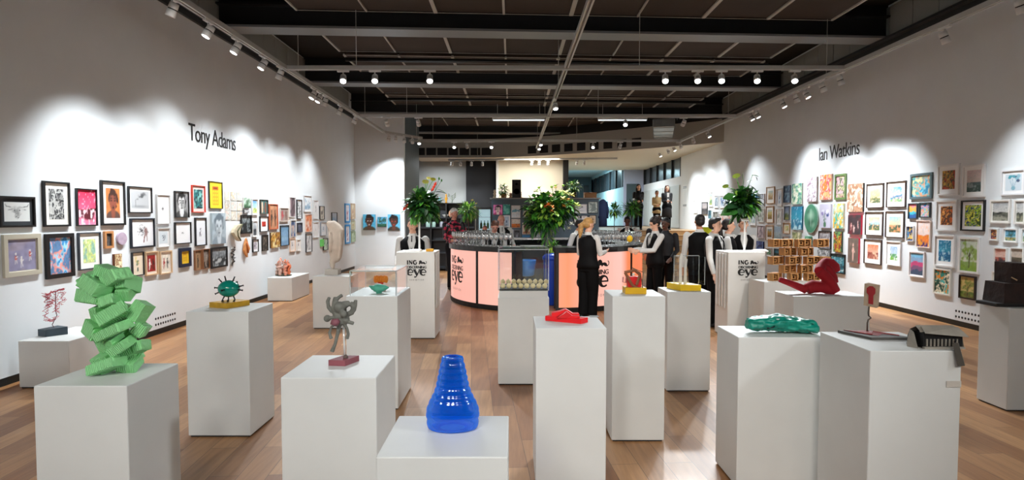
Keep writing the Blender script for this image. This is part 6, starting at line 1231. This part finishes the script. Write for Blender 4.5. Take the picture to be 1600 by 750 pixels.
# tall arrangement by the portrait side plinth: stands on a slim white stand on the plinth
def tall(label, key, px, ytop_stand, c_px, c_py, rx, ry, seed, big):
    x0, x1, ya, yb, h, _ = PL[key]; Yc = (ya + yb) / 2; X = at(px, 392, Y=Yc).x; t = thing('flower_arrangement', label, 'flower arrangement', (X, Yc, h + .001)); zst = at(px, ytop_stand, Y=Yc).z - h
    MB().lathe([(.075, 0), (.075, .008), (.014, .014), (.013, zst), (.05, zst + .02), (.055, zst + .05)], 18).build('white_stand', FIXW, t)
    cx = at(c_px, c_py, Y=Yc).x - X; cz = at(c_px, c_py, Y=Yc).z - h; k = Yc / F
    foliage(t, (cx, 0, cz), (rx * k * .97, rx * k * .8, ry * k * .9), 420, seed, (.13, .075), 'leaves', (5, 2, .5, 5))
    foliage(t, (cx, 0, cz - ry * k * .25), (rx * k * .85, rx * k * .7, ry * k * .6), 120, seed + 1, (.13, .03), 'fern_fronds', (3, 4, 1, 3), -.2)
    return t, X, Yc, h, k
t, X, Yc, h, k = tall('tall white stand of dark leaves with yellow lilies and red heliconia, portrait side', 'N1', 655.5, 345, 661, 318, 26, 25, 21, 0)
def P(px, py, d=0): q = at(px, py, Y=Yc + d); return (q.x - X, d, q.z - h)
for px, py, r, c in ((665, 285, .075, 'd8d878'), (677, 281, .06, 'b8c850'), (670, 279, .05, 'e8e0a0'), (649, 297, .05, 'e8ecd8')): anthurium(t, P(661, 312), P(px, py, -.05), r, c, 'yellow_lily')
for px, py in ((678, 292), (680, 288), (676, 296), (632, 326), (636, 322)):
    m = MB(); m.tube([P(px - 2, py + 3, -.08), P(px, py, -.1), P(px + 2, py - 4, -.1)], [.006, .022, .003], 8); m.build('red_heliconia', mat('d8402c', .45), t)
m = MB(); leaf(m, P(680, 300), (1, 0, .15), .16, .08, 3); leaf(m, P(684, 296), (1, 0, -.2), .12, .05, 1)
for a, b_ in (((672, 312), (690, 282)), ((676, 310), (686, 279)), ((664, 305), (652, 292))): m.tube([P(*a), P(*b_)], .003, 5); m.ell(P(*b_), (.012, .01, .02), u=8, v=5)
m.build('long_stem', LEAFS, t, fix=False)
m = MB()
for px in (645, 650, 648): leaf(m, P(px, 336, -.06), ((px - 650) * .02, -.3, -1), .16, .06, 1, .0)
m.build('hanging_leaf_blades', LEAFS, t, fix=False)
t, X, Yc, h, k = tall('tall white stand with huge dark leaf and green lilies, landscape side', 'N2', 1163, 347, 1161, 314, 25, 22, 31, 1)
for a_ in ((P(1162, 322, -.08), (-1, -.2, -.22), .36, .20, 0, .15, (0, -.8, .6)), (P(1152, 308, -.08), (-1, -.3, .12), .24, .13, 0, .2, (0, -.8, .6)), (P(1150, 318, -.06), (-.6, -.5, -.1), .22, .14, 3, .2, (0, -.8, .6)), (P(1168, 302), (1, 0, .7), .12, .05, 1), (P(1172, 290), (.8, 0, -.5), .14, .05, 3)):
    m = MB(); leaf(m, *a_); m.build('broad_leaf', LEAFS, t, fix=False)
for px, py, r, c in ((1150, 276, .085, 'b8cc60'), (1133, 292, .07, 'a8c850')): anthurium(t, P(1155, 305), P(px, py, -.05), r, c, 'green_lily')
m = MB(); 
for a, b_ in (((1163, 300), (1176, 273)), ((1160, 298), (1160, 272)), ((1157, 300), (1152, 285))): m.tube([P(*a), P((a[0] + b_[0]) / 2 + 1.5, (a[1] + b_[1]) / 2), P(*b_)], .004, 6)
leaf(m, P(1174, 274), (1, 0, .1), .10, .05, 1); leaf(m, P(1167, 284), (.8, 0, .5), .09, .035, 0); leaf(m, P(1181, 276), (.3, 0, -.6), .05, .03, 3); m.build('long_stem', LEAFS, t, fix=False)
for q, (px, py, c) in enumerate(((1178, 312, '2f78b8'), (1182, 308, '4a98c8'), (1170, 304, 'b86a70'), (1176, 318, '7fb8d0'), (1131, 314, '3060b8'), (1136, 318, '2850a0'), (1167, 298, 'c88888'))): blossom(t, Vector(P(px, py, -.08)), .04, c, q, 'blue_bloom' if c < '9' else 'pink_bloom')
# big central arrangement in a tall glass vase on the cabinet
X = at(856, 380, Y=12.4).x; Yc = 12.4; h = 1.061; k = Yc / F
t = thing('flower_arrangement', 'huge orange and lime bouquet in a tall glass vase inside the bar', 'flower arrangement', (X, Yc, h))
MB().lathe([(.09, 0), (.1, .01), (.12, .3), (.13, .36), (.12, .36), (.09, .02), (.001, .02)], 24, caps=False).build('glass_vase', GLASSM, t)
foliage(t, (0, 0, .2), (.07, .07, .17), 40, 5, (.22, .02), 'stems_in_vase', (3, 5, 2, 2))
foliage(t, P(860, 325), (.62, .45, .36), 900, 41, (.16, .10), 'leaves', (3, 6, 3, 3)); foliage(t, P(848, 342), (.46, .4, .26), 280, 42, (.17, .08), 'lower_leaves', (4, 4, 1, 4), -.1)
foliage(t, P(855, 364), (.12, .12, .13), 50, 43, (.2, .025), 'trailing_leaves', (2, 5, 2, 2), -.6)
for q, (px, py, c, r) in enumerate(((884, 302, 'c8cc70', .09), (893, 305, 'd0c860', .08), (880, 311, 'd8d080', .08), (888, 312, 'e0a040', .05), (857, 320, 'e87a28', .07), (852, 323, 'd86820', .05), (863, 324, 'e89038', .06), (861, 306, 'd8a890', .05), (881, 322, 'e89a40', .05), (901, 320, 'b8cc50', .07), (893, 350, 'e8e8d8', .06), (889, 357, 'd8d8c0', .05), (838, 299, '9aa860', .07), (868, 293, 'd8b850', .05), (830, 316, 'a8b888', .05), (905, 322, 'c0d060', .05), (862, 330, 'b87830', .06), (876, 300, 'b8c868', .06))): blossom(t, Vector(P(px, py, -.40)), r * 1.45, c, q, 'orange_bloom' if c > 'd8' else 'lime_bloom')
m = MB()
for a, b_ in (((850, 310), (842, 293)), ((870, 310), (868, 290)), ((874, 305), (880, 290)), ((866, 308), (862, 292))): m.tube([P(*a), P(*b_)], .006, 5); m.ell(P(*b_), (.03, .03, .025), u=8, v=6, mi=2); leaf(m, P(*b_), (.5, -.2, .4), .1, .04, 1)
m.build('tall_bud_stem', LEAFS, t, fix=False)
# smaller ferns and bouquets
def bouquet(name, label, px, py, Y, rx, ry, n, seed, zbase, cols=(), size=(.14, .04), pot='4a3a30', wts=(4, 4, 1, 2), pr=.07, xo=0):
    global t, X, Yc, h; Yc = Y; X = at(px, py, Y=Y).x; h = zbase; t = thing(name, label, 'plant', (X, Y, zbase)); k = Y / F; z = at(px, py, Y=Y).z - zbase
    ph = max(.06, z - ry * k * .7)
    MB().lathe([(pr * .7, 0), (pr, ph * .5 if ph < .3 else .14), (pr * .95, ph if ph < .3 else .15), (.012, ph if ph < .3 else .16), (.012, ph), (pr * .6, ph + .01)] if ph >= .3 else [(pr * .75, 0), (pr, ph), (pr * .9, ph + .005), (pr * .8, ph * .8)], 16).build('planter', mat(pot, .6), t)
    foliage(t, (0, 0, z), (rx * k, rx * k, ry * k), n, seed, size, 'leaves', wts)
    for q, (a, b_, c, r) in enumerate(cols): blossom(t, Vector(P(a, b_, -.1)), r, c, q)
    return t
bouquet('potted_bouquet', 'bouquet of green leaves in a terracotta pot on the partition near the cream wall', 787, 297, DWY + .25, 8, 9, 130, 51, DTOP, ((789, 287, 'c8d080', .06), (784, 292, 'b8c870', .05)), pot='b0703c', pr=.1)
bouquet('potted_bouquet', 'loose green and yellow bouquet on the partition behind the big bouquet', 897, 291, DWY + .25, 12, 8, 170, 52, DTOP, ((893, 288, 'd8d080', .08), (903, 286, 'e0d890', .07), (890, 297, 'c8b850', .06)), pot='3a3a30', pr=.09, wts=(3, 3, 3, 2))
bouquet('fern_plant', 'bright green fern with yellow sprigs on a thin stand beside the white haired man', 732, 328, 16.2, 13, 10, 260, 53, 0, ((738, 313, 'c8a830', .06), (744, 318, 'd8b850', .05), (742, 324, 'c89a40', .05)), size=(.22, .04), wts=(1, 6, 4, 1))
bouquet('fern_plant', 'green fern with white blooms on a stand, nearer the partition end', 960, 328, 19.3, 10, 8, 200, 54, 0, ((956, 318, 'f0f0e8', .07), (963, 317, 'f0f0e8', .06)), size=(.2, .04), wts=(2, 6, 2, 2))
bouquet('fern_plant', 'darker green fern with white blooms on a stand beside the woman in black', 987, 326, 18.8, 13, 10, 260, 55, 0, ((990, 312, 'f0f0e8', .08), (985, 317, 'e8e8d8', .06)), size=(.22, .05), wts=(4, 5, 1, 3))
bouquet('fern_plant', 'small bright green plant down in the bar service opening', 864, 386, 11.6, 7, 6, 90, 56, 0, ((862, 390, 'd8e060', .04),), size=(.12, .04), wts=(1, 5, 5, 1))
# ---------------------------------------------------------------- people
SKINS = {'light': 'e0ad92', 'tan': 'c48a68', 'dark': '5a382a', 'pink': 'd89a86'}
def person(label, X, Y, H=1.72, head=0, z0=0, skin='light', hair='2a1c14', hairstyle='short', outfit='waiter', hands=None, lean=0, yaw=0, nod=0, vox=.009, female=False, group=None, legs=((.055, 0), (-.055, 0)), shirtc='d2d1ce', vestc='0b0b0d', trc='060607', wide=1.0):
    """head: heading in degrees, 0 faces the camera, positive turns towards the landscape wall. Everything in metres for H"""
    t = thing('person', label, 'person', (X, Y, z0), R(head), group); SK = mat(SKINS[skin], .55, key='skin_' + skin); h = H
    pel = Vector((0, 0, .52 * h)); LR = Matrix.Rotation(R(lean), 4, 'X')
    def U(p):   # upper body point with forward lean
        p = Vector(p); return pel + LR @ (p - pel) if p.z > pel.z else p
    sw = (.098 if female else .12) * h
    sh = {s: U((s * sw, .0, .805 * h)) for s in (-1, 1)}
    hc = U((0, -.012 * h, .93 * h)); HM = Matrix.Translation(hc) @ Matrix.Rotation(R(yaw), 4, 'Z') @ Matrix.Rotation(R(nod), 4, 'X')
    if hands is None: hands = ((-.15, -.04, .45), (.15, -.04, .45))
    arms = {}
    for s, hd in zip((-1, 1), hands):
        w_ = Vector((hd[0] * h, hd[1] * h, hd[2] * h)); S_ = sh[s]; L1, L2 = .17 * h, .155 * h; d = w_ - S_; dl = min(d.length, (L1 + L2) * .995); d.normalize(); w_ = S_ + d * dl
        a = (L1 * L1 - L2 * L2 + dl * dl) / (2 * dl); hh = math.sqrt(max(0, L1 * L1 - a * a)); pole = Vector((s * .22, .8, -.5)); pole = pole - d * pole.dot(d); pole.normalize()
        arms[s] = (S_, S_ + d * a + pole * hh, w_)
    # body: one skin
    tor = [(.475, .085, .06), (.52, .095, .066), (.57, .086, .06), (.62, .074, .052), (.68, .08, .058), (.73, .088, .062), (.78, .09, .056), (.815, .07, .043), (.835, .035, .035)]
    tor = [(z, rx * (1.1 if z < .83 else 1), ry * (1.1 if z < .8 else 1)) for z, rx, ry in tor]
    if female: tor = [(z, rx * (1.04 if z < .56 else .88), ry * (.98 if z < .6 or z > .75 else 1.1)) for z, rx, ry in tor]
    m = MB(); m.tube([U((0, 0, z * h)) for z, _, _ in tor], [(rx * h, ry * h) for _, rx, ry in tor], 18, ref=(1, 0, 0))
    m.tube([U((0, .004, .82 * h)), U((0, -.004 * h, .88 * h))], [.033 * h, .031 * h], 14)
    m.ell(hc + Vector((0, 0, 0)), (.001,) * 3, u=6, v=4)
    def HE(c, r): # ellipsoid in head space
        bm = bmesh.new(); bmesh.ops.create_uvsphere(bm, u_segments=20, v_segments=14, radius=1)
        for q in bm.verts: q.co = Vector((q.co.x * r[0] * h + c[0] * h, q.co.y * r[1] * h + c[1] * h, q.co.z * r[2] * h + c[2] * h))
        return bm
    m.bm(HE((0, .006, .012), (.043, .054, .05)), 0, HM, True); m.bm(HE((0, -.012, -.02), (.033, .036, .042)), 0, HM, True)
    m.bm(HE((0, -.05, -.006), (.0075, .011, .013)), 0, HM, True)
    for s in (-1, 1): m.bm(HE((s * .044, .004, -.004), (.006, .01, .016)), 0, HM, True)
    for s in (-1, 1):
        S_, E_, W_ = arms[s]; m.tube([S_, (S_ + E_) / 2, E_, (E_ + W_) / 2, W_], [.024 * h, .024 * h, .02 * h, .018 * h, .0135 * h], 12); m.ell(S_, (.025 * h,) * 3)
        fd = (W_ - E_).normalized(); sd = fd.cross(Vector((0, -1, 0))); sd = sd.normalized() if sd.length > .2 else Vector((1, 0, 0)); nn = sd.cross(fd)
        pc = W_ + fd * .026 * h; m.tube([W_, pc, W_ + fd * .05 * h], [(.014 * h, .011 * h), (.024 * h, .012 * h), (.022 * h, .009 * h)], 12, ref=sd)
        cs = 1 if nn.y > 0 else -1
        for q in range(4):
            b0 = W_ + fd * .048 * h + sd * (q - 1.5) * .0118 * h; Lf = (.034, .042, .04, .031)[q] * h; k = -nn * cs * (-.25)
            m.tube([b0, b0 + (fd + k * .3).normalized() * Lf * .45, b0 + (fd + k * 1.1).normalized() * Lf * .95], [.0052 * h, .0048 * h, .0036 * h], 6)
        m.tube([W_ + fd * .012 * h - sd * s * .012 * h, W_ + fd * .03 * h - sd * s * .03 * h, W_ + fd * .05 * h - sd * s * .032 * h], [.008 * h, .0065 * h, .005 * h], 6)
    feet = {}
    for s, (dx, dy) in zip((1, -1), legs):
        hp = Vector((s * .048 * h, 0, .5 * h)); an = Vector((dx * h, dy * h, .045 * h)); kn = (hp + an) / 2 + Vector((0, -.015 * h, .005 * h)); feet[s] = (hp, kn, an)
        m.tube([hp, (hp + kn) / 2, kn, (kn + an) / 2 + Vector((0, .006 * h, 0)), an], [.047 * h, .041 * h, .03 * h, .03 * h, .018 * h], 12)
        m.tube([an + Vector((0, .025 * h, -.025 * h)), an + Vector((0, -.02 * h, -.028 * h)), an + Vector((0, -.075 * h, -.034 * h))], [(.017 * h, .017 * h), (.02 * h, .015 * h), (.017 * h, .008 * h)], 10, ref=(1, 0, 0))
    o = m.build('body', SK, t); remesh(o, vox)
    # face details
    EY = mat('14100e', .3, key='eye_dark')
    for s in (-1, 1): MB().bm(HE((s * .017, -.0455, .008), (.0055, .003, .0034)), 0, HM, True).build('eye', EY, t); MB().bm(HE((s * .018, -.045, .018), (.009, .004, .0018)), 0, HM, True).build('eyebrow', mat(hair, .8), t)
    MB().bm(HE((0, -.0445, -.032), (.0125, .004, .0028)), 0, HM, True).build('mouth', mat('9a4a44', .5), t)
    # hair
    if hairstyle:
        m = MB(); m.bm(HE((0, .015, .026), (.0475, .055, .048)), 0, HM, True); m.bm(HE((0, .026, -.002), (.044, .045, .04)), 0, HM, True)
        if hairstyle == 'quiff': m.bm(HE((0, -.022, .06), (.036, .026, .018)), 0, HM, True)
        if hairstyle == 'pony':
            pts = [HM @ Vector((0, .055 * h, .02 * h)), HM @ Vector((0, .085 * h, -.02 * h)), HM @ Vector((0, .078 * h, -.09 * h)), HM @ Vector((0, .07 * h, -.15 * h))]; m.tube(pts, [.014 * h, .024 * h, .026 * h, .008 * h], 12)
        if hairstyle == 'long':
            for s in (-1, 0, 1): m.tube([HM @ Vector((s * .034 * h, .015 * h, .02 * h)), HM @ Vector((s * .044 * h, .012 * h, -.05 * h)), HM @ Vector((s * .05 * h, .0, -.13 * h))], [.02 * h, .024 * h, .012 * h], 10)
            m.tube([HM @ Vector((0, .045 * h, .0)), HM @ Vector((0, .045 * h, -.12 * h))], [(.04 * h, .02 * h), (.035 * h, .015 * h)], 12, ref=(1, 0, 0))
        if hairstyle == 'curly':
            rg = random.Random(3)
            for q in range(50): d = sph(rg); d.z = abs(d.z) * 1.0 - .15; d.y = d.y + .3; m.bm(HE((d.x * .05, d.y * .05 + .008, d.z * .055 + .02), (.014, .014, .014)), 0, HM, True)
        o = m.build('hair', mat(hair, .6, noise=.25, nscale=30), t); remesh(o, vox * .9)
    # clothes
    loose = 1.12
    def torso_rings(zs, k, g=0): return [(z, np.interp(z, [q[0] for q in tor], [q[1] for q in tor]) * k + g, np.interp(z, [q[0] for q in tor], [q[2] for q in tor]) * k + g) for z in zs]
    if outfit in ('waiter', 'shirt', 'blazer', 'floral', 'coat', 'tan'):
        m = MB(); rs = torso_rings((.5, .55, .6, .66, .72, .77, .80, .822, .838), 1.07, .003); m.tube([U((0, 0, z * h)) for z, _, _ in rs], [(a * h, b_ * h) for _, a, b_ in rs], 20, ref=(1, 0, 0))
        lg = 1.45 if outfit in ('waiter', 'shirt') else 1.55
        for s in (-1, 1):
            S_, E_, W_ = arms[s]; m.ell(S_ - Vector((s * .008, 0, .006)), (.033 * h,) * 3, u=14, v=10)
            m.tube([S_, (S_ + E_) / 2, E_, (E_ + W_) / 2, W_ - (W_ - E_) * .04], [.031 * h, .031 * h, .0275 * h, .025 * h, .0185 * h], 14)
        m.tube([U((0, .002, .825 * h)), U((0, -.002, .858 * h))], [.04 * h, .036 * h], 16)
        sm = {'floral': 'FLO', 'coat': '121317', 'blazer': '14151a', 'tan': 'b89a6c'}.get(outfit, shirtc)
        if sm == 'FLO': SM = FLORAL
        else: SM = mat(sm, .75, bump=.2, nscale=14, key='cloth_' + sm)
        o = m.build('shirt' if outfit in ('waiter', 'shirt', 'floral') else 'jacket', SM, t); remesh(o, vox)
    if outfit in ('coat', 'tan'):
        m = MB(); lo = .28 if outfit == 'coat' else .42; m.tube([U((0, 0, .62 * h)), (0, 0, .5 * h), (0, .01, lo * h)], [(.088 * h, .066 * h), (.105 * h, .08 * h), (.12 * h, .09 * h)], 18, ref=(1, 0, 0)); m.build('coat_skirt', SM, t)
        if outfit == 'coat': m = MB(); m.prism([(-.018 * h, .60 * h), (.018 * h, .60 * h), (.026 * h, .83 * h), (-.026 * h, .83 * h)], -.078 * h, -.07 * h); m.build('top', mat('c8c4c0', .7), t)
    if outfit == 'waiter':
        n = 36; rows_ = 9; vs = []
        zbot = .5
        for j in range(rows_):
            for i in range(n):
                a = 2 * PI * i / n; fr = -math.sin(a); sd_ = abs(math.cos(a)); f = j / (rows_ - 1)
                zt_ = .828 - .0 ; 
                if fr > 0: zt_ = .828 - .14 * max(0, (fr - .925) / .075) ** .7
                zt_ -= .07 * max(0, (sd_ - .88) / .12) ** .5
                z = zbot + (zt_ - zbot) * f; rx, ry = np.interp(z, [q[0] for q in tor], [q[1] for q in tor]) * 1.09 + .0075, np.interp(z, [q[0] for q in tor], [q[2] for q in tor]) * 1.09 + .0075
                vs.append(U((rx * h * math.cos(a), ry * h * math.sin(a), z * h)))
        m = MB(); m.add(vs, [(j * n + i, j * n + (i + 1) % n, (j + 1) * n + (i + 1) % n, (j + 1) * n + i) for j in range(rows_ - 1) for i in range(n)], 0, True)
        o = m.build('waistcoat', mat(vestc, .7, spec=.15, key='waistcoat_black'), t); so = o.modifiers.new('thickness', 'SOLIDIFY'); so.thickness = .006; so.offset = 1
        m = MB(); y_ = -(float(np.interp(.74, [q[0] for q in tor], [q[2] for q in tor])) * 1.07 + .0055) * h; m.prism([(-.006 * h, .835 * h), (.006 * h, .835 * h), (.004 * h, .82 * h), (.009 * h, .70 * h), (0, .685 * h), (-.009 * h, .70 * h), (-.004 * h, .82 * h)], y_ - .003, y_)
        m.v = [tuple(U((a, b_ + (.022 * h * max(0, (c_ / h - .76) / .07)), c_))) for a, b_, c_ in m.v]; m.build('tie', mat('101014', .5), t)
    # trousers with hips
    m = MB(); rs = torso_rings((.47, .5, .54, .575), 1.1, .004); m.tube([(0, 0, z * h) for z, _, _ in rs], [(a * h, b_ * h) for _, a, b_ in rs], 18, ref=(1, 0, 0))
    for s in (1, -1):
        hp, kn, an = feet[s]; wd = wide
        m.tube([hp, (hp + kn) / 2, kn, (kn + an) / 2, an + Vector((0, 0, -.012 * h))], [.056 * h * (wd * .5 + .5), .05 * h * wd, .041 * h * wd, .037 * h * wd, .034 * h * wd * (1 + .1 * (wd > 1))], 14)
    o = m.build('trousers', mat(trc, .8, spec=.15, bump=.15, key='cloth_' + trc), t); remesh(o, vox)
    for s in (1, -1):
        hp, kn, an = feet[s]; m = MB(); b0 = Vector((an.x, an.y, 0)); m.tube([b0 + Vector((0, .035 * h, .02 * h)), b0 + Vector((0, 0, .024 * h)), b0 + Vector((0, -.05 * h, .017 * h)), b0 + Vector((0, -.088 * h, .012 * h))], [(.018 * h, .02 * h), (.024 * h, .023 * h), (.025 * h, .016 * h), (.012 * h, .011 * h)], 12, ref=(1, 0, 0)); m.build('shoe', BLACK, t)
    return t
FLORAL = bpy.data.materials.new('flowered_cloth'); FLORAL.use_nodes = True; nt = FLORAL.node_tree; b = nt.nodes['Principled BSDF']
tc = nt.nodes.new('ShaderNodeTexCoord'); vo = nt.nodes.new('ShaderNodeTexVoronoi'); vo.inputs['Scale'].default_value = 16; cr = nt.nodes.new('ShaderNodeValToRGB'); cr.color_ramp.interpolation = 'CONSTANT'
nt.links.new(tc.outputs['Object'], vo.inputs['Vector']); nt.links.new(vo.outputs['Color'], cr.inputs[0]); nt.links.new(cr.outputs[0], b.inputs['Base Color'])
e = cr.color_ramp.elements; e[0].color = (*lin('18151c'), 1); e[1].position = .55; e[1].color = (*lin('c02a4a'), 1)
for p_, c_ in ((.72, '18151c'), (.82, 'd8506a'), (.9, 'b0a8b8')): q = e.new(p_); q.color = (*lin(c_), 1)
W_ = 'waiting staff in black waistcoats'
person('waiter in black waistcoat and tie behind the portrait side logo plinth, face under the leaves', at(645, 370, Y=9.05).x, 9.05, 1.67, 0, skin='light', hair='3a2a20', hands=((-.13, -.12, .56), (.13, -.12, .56)), group=W_)
person('man with white cropped hair in a red and black flowered shirt', at(712, 370, Y=13.4).x - .05, 13.5, 1.87, 30, skin='pink', hair='e8e4e0', outfit='floral', hands=((-.12, -.2, .62), (.11, -.2, .6)), nod=12, trc='15161a')
person('bald bartender in glasses inside the bar', at(783, 370, Y=13.15).x, 13.15, 1.73, 15, skin='pink', hair='c8a890', hairstyle=None, hands=((-.14, -.14, .6), (.14, -.14, .6)), nod=15, group=W_)
person('brown haired bartender bending over the glasses on the counter', at(770, 370, Y=12.25).x, 12.25, 1.66, 10, skin='pink', hair='5a3422', hands=((-.1, -.2, .6), (.12, -.2, .6)), lean=24, nod=35, group=W_)
person('guest with brown hair standing before the lit drinks fridge', at(757, 370, Y=16.4).x, 16.6, 1.42, 0, skin='pink', hair='7a3a24', outfit='shirt', shirtc='3a4048')
b_ = person('blonde woman with a long ponytail in black waistcoat, seen from behind', at(919, 370, Y=9.75).x, 9.75, 1.665, 140, skin='light', hair='b58a50', hairstyle='pony', hands=((-.09, -.19, .66), (.1, -.18, .62)), yaw=-25, nod=14, vox=.007, female=True, group=W_, legs=((.045, .02), (-.045, -.01)), wide=1.35)
person('bartender bending low with white sleeves behind the big bouquet', at(893, 370, Y=11.6).x, 11.55, 1.66, 60, skin='tan', hair='1a1412', hands=((-.13, -.1, .5), (.1, -.22, .66)), lean=14, nod=20, group=W_)
person('black bartender in white shirt looking down beyond the counter', at(980, 370, Y=14.9).x, 14.9, 1.68, -10, skin='dark', hair='0e0c0c', hands=((-.22, -.1, .56), (.16, -.14, .56)), nod=14, group=W_)
yw = person('waiter in black waistcoat holding a round yellow fruit at the bar', at(1024, 370, Y=10.4).x, 10.4, 1.67, -72, skin='light', hair='241612', hairstyle='curly', hands=((-.06, -.23, .66), (.06, -.23, .65)), nod=28, vox=.007, group=W_, legs=((.05, .03), (-.05, -.03)))
person('waiter in dark jacket standing close behind the one with the yellow fruit', at(1040, 370, Y=11.1).x, 11.1, 1.66, -40, skin='dark', hair='0e0c0c', outfit='blazer', hands=((-.12, -.12, .55), (.12, -.12, .55)), nod=10)
person('brown haired guest behind the waiters at the end of the bar', at(1020, 370, Y=12.6).x + .25, 13.2, 1.70, -30, skin='tan', hair='4a3020', hairstyle='curly', outfit='blazer', nod=10)
person('waiter with dark hair and white sleeves, back turned to the camera', at(1093, 370, Y=9.75).x, 9.75, 1.72, 172, skin='tan', hair='1c1614', hairstyle='short', hands=((-.16, -.02, .46), (.16, .0, .46)), yaw=8, group=W_)
person('dark haired waiter in profile nearest the logo plinth, landscape side', at(1117, 370, Y=9.0).x, 9.02, 1.67, 48, skin='light', hair='15110f', hairstyle='quiff', hands=((-.13, -.06, .46), (.13, -.1, .5)), vox=.008, group=W_)
person('waitress with a dark low ponytail in profile', at(1137, 370, Y=9.35).x, 9.35, 1.65, 68, skin='light', hair='1e1512', hairstyle='pony', hands=((-.1, -.18, .6), (.1, -.2, .6)), female=True, vox=.008, group=W_)
person('waitress facing the camera with clasped hands behind the white flower stand', at(1161, 370, Y=9.9).x, 9.9, 1.665, -12, skin='light', hair='2a1c16', hands=((-.025, -.13, .6), (.025, -.13, .605)), female=True, vox=.008, group=W_)
person('woman in black suit with long dark hair standing by the green ferns', at(999, 330, Y=22).x, 22.2, 1.72, 5, z0=1.17, skin='light', hair='17100e', hairstyle='long', outfit='blazer', hands=((-.05, -.13, .62), (.05, -.13, .63)), female=True, vox=.012)
person('woman in a tan jacket standing on the raised floor', at(1028, 330, Y=22.6).x, 22.8, 1.5, 10, z0=1.17, skin='tan', hair='3a2a20', outfit='tan', hands=((-.05, -.13, .62), (.04, -.13, .66)), female=True, vox=.012)
person('woman in a long black coat with long brown hair on the raised floor', at(1043, 330, Y=21.8).x, 21.9, 1.66, 5, z0=1.17, skin='light', hair='3a2018', hairstyle='long', outfit='coat', hands=((-.04, -.13, .64), (.05, -.13, .62)), female=True, vox=.012)
t = thing('yellow_fruit', 'round bright yellow fruit held by the waiter over the counter', 'fruit', (0, 0, 0)); p = at(984, 373, Y=10.35); t.location = (p.x, 10.35, p.z)
MB().ell((0, 0, 0), (.052, .052, .06), u=20, v=14).build('fruit_body', mat('f2c415', .5, bump=.3, nscale=40), t); m = MB(); m.tube([(0, 0, .055), (.005, 0, .07)], [.008, .005], 8); m.build('stem', mat('6a5a20', .6), t)
t = thing('safety_vest', 'bright yellow safety vest glimpsed behind the waiters', 'vest', (at(1102, 355, Y=12.5).x, 12.5, 0)); z = at(0, 355, Y=12.5).z
m = MB(); m.tube([(0, 0, z - .5), (0, 0, z - .1), (0, 0, z)], [(.14, .09), (.17, .1), (.1, .07)], 16, ref=(1, 0, 0)); m.build('vest_body', mat('d8e020', .6), t)
m = MB(); m.tube([(0, 0, 0), (0, 0, z - .5)], [(.12, .09), (.13, .09)], 12, ref=(1, 0, 0)); m.build('mannequin_stand', DARK, t)
# folded papers and little props on the logo plinths
for key, px, py, colr, lab in (('N1', 672, 391, 'd89a20', 'small amber block on the corner of the logo plinth, portrait side'), ('N1', 646, 392, 'd8d2cc', 'loose white paper bundle on the logo plinth, portrait side'), ('N2', 1185, 391, 'd8d2cc', 'loose white paper bundle on the logo plinth, landscape side')):
    x0, x1, ya, yb, h, _ = PL[key]; p = at(px, py, Y=(ya + yb) / 2 - .08); m = MB()
    if 'amber' in lab: m.bbox(-.05, .05, -.04, .04, 0, .035, .003)
    else:
        m.add([(-.11, -.07, 0), (.1, -.08, 0), (.12, .05, 0), (-.09, .07, 0), (-.1, -.06, .02), (.1, -.07, .012), (.11, .05, .03), (-.08, .06, .02), (0, 0, .034)], [(0, 1, 2, 3), (0, 1, 5, 4), (1, 2, 6, 5), (2, 3, 7, 6), (3, 0, 4, 7), (4, 5, 8), (5, 6, 8), (6, 7, 8), (7, 4, 8)])
    tag(m.build('amber_block' if 'amber' in lab else 'paper_bundle', mat(colr, .6)), lab, 'block' if 'amber' in lab else 'paper').location = (p.x, (ya + yb) / 2 - .1, h + .001)
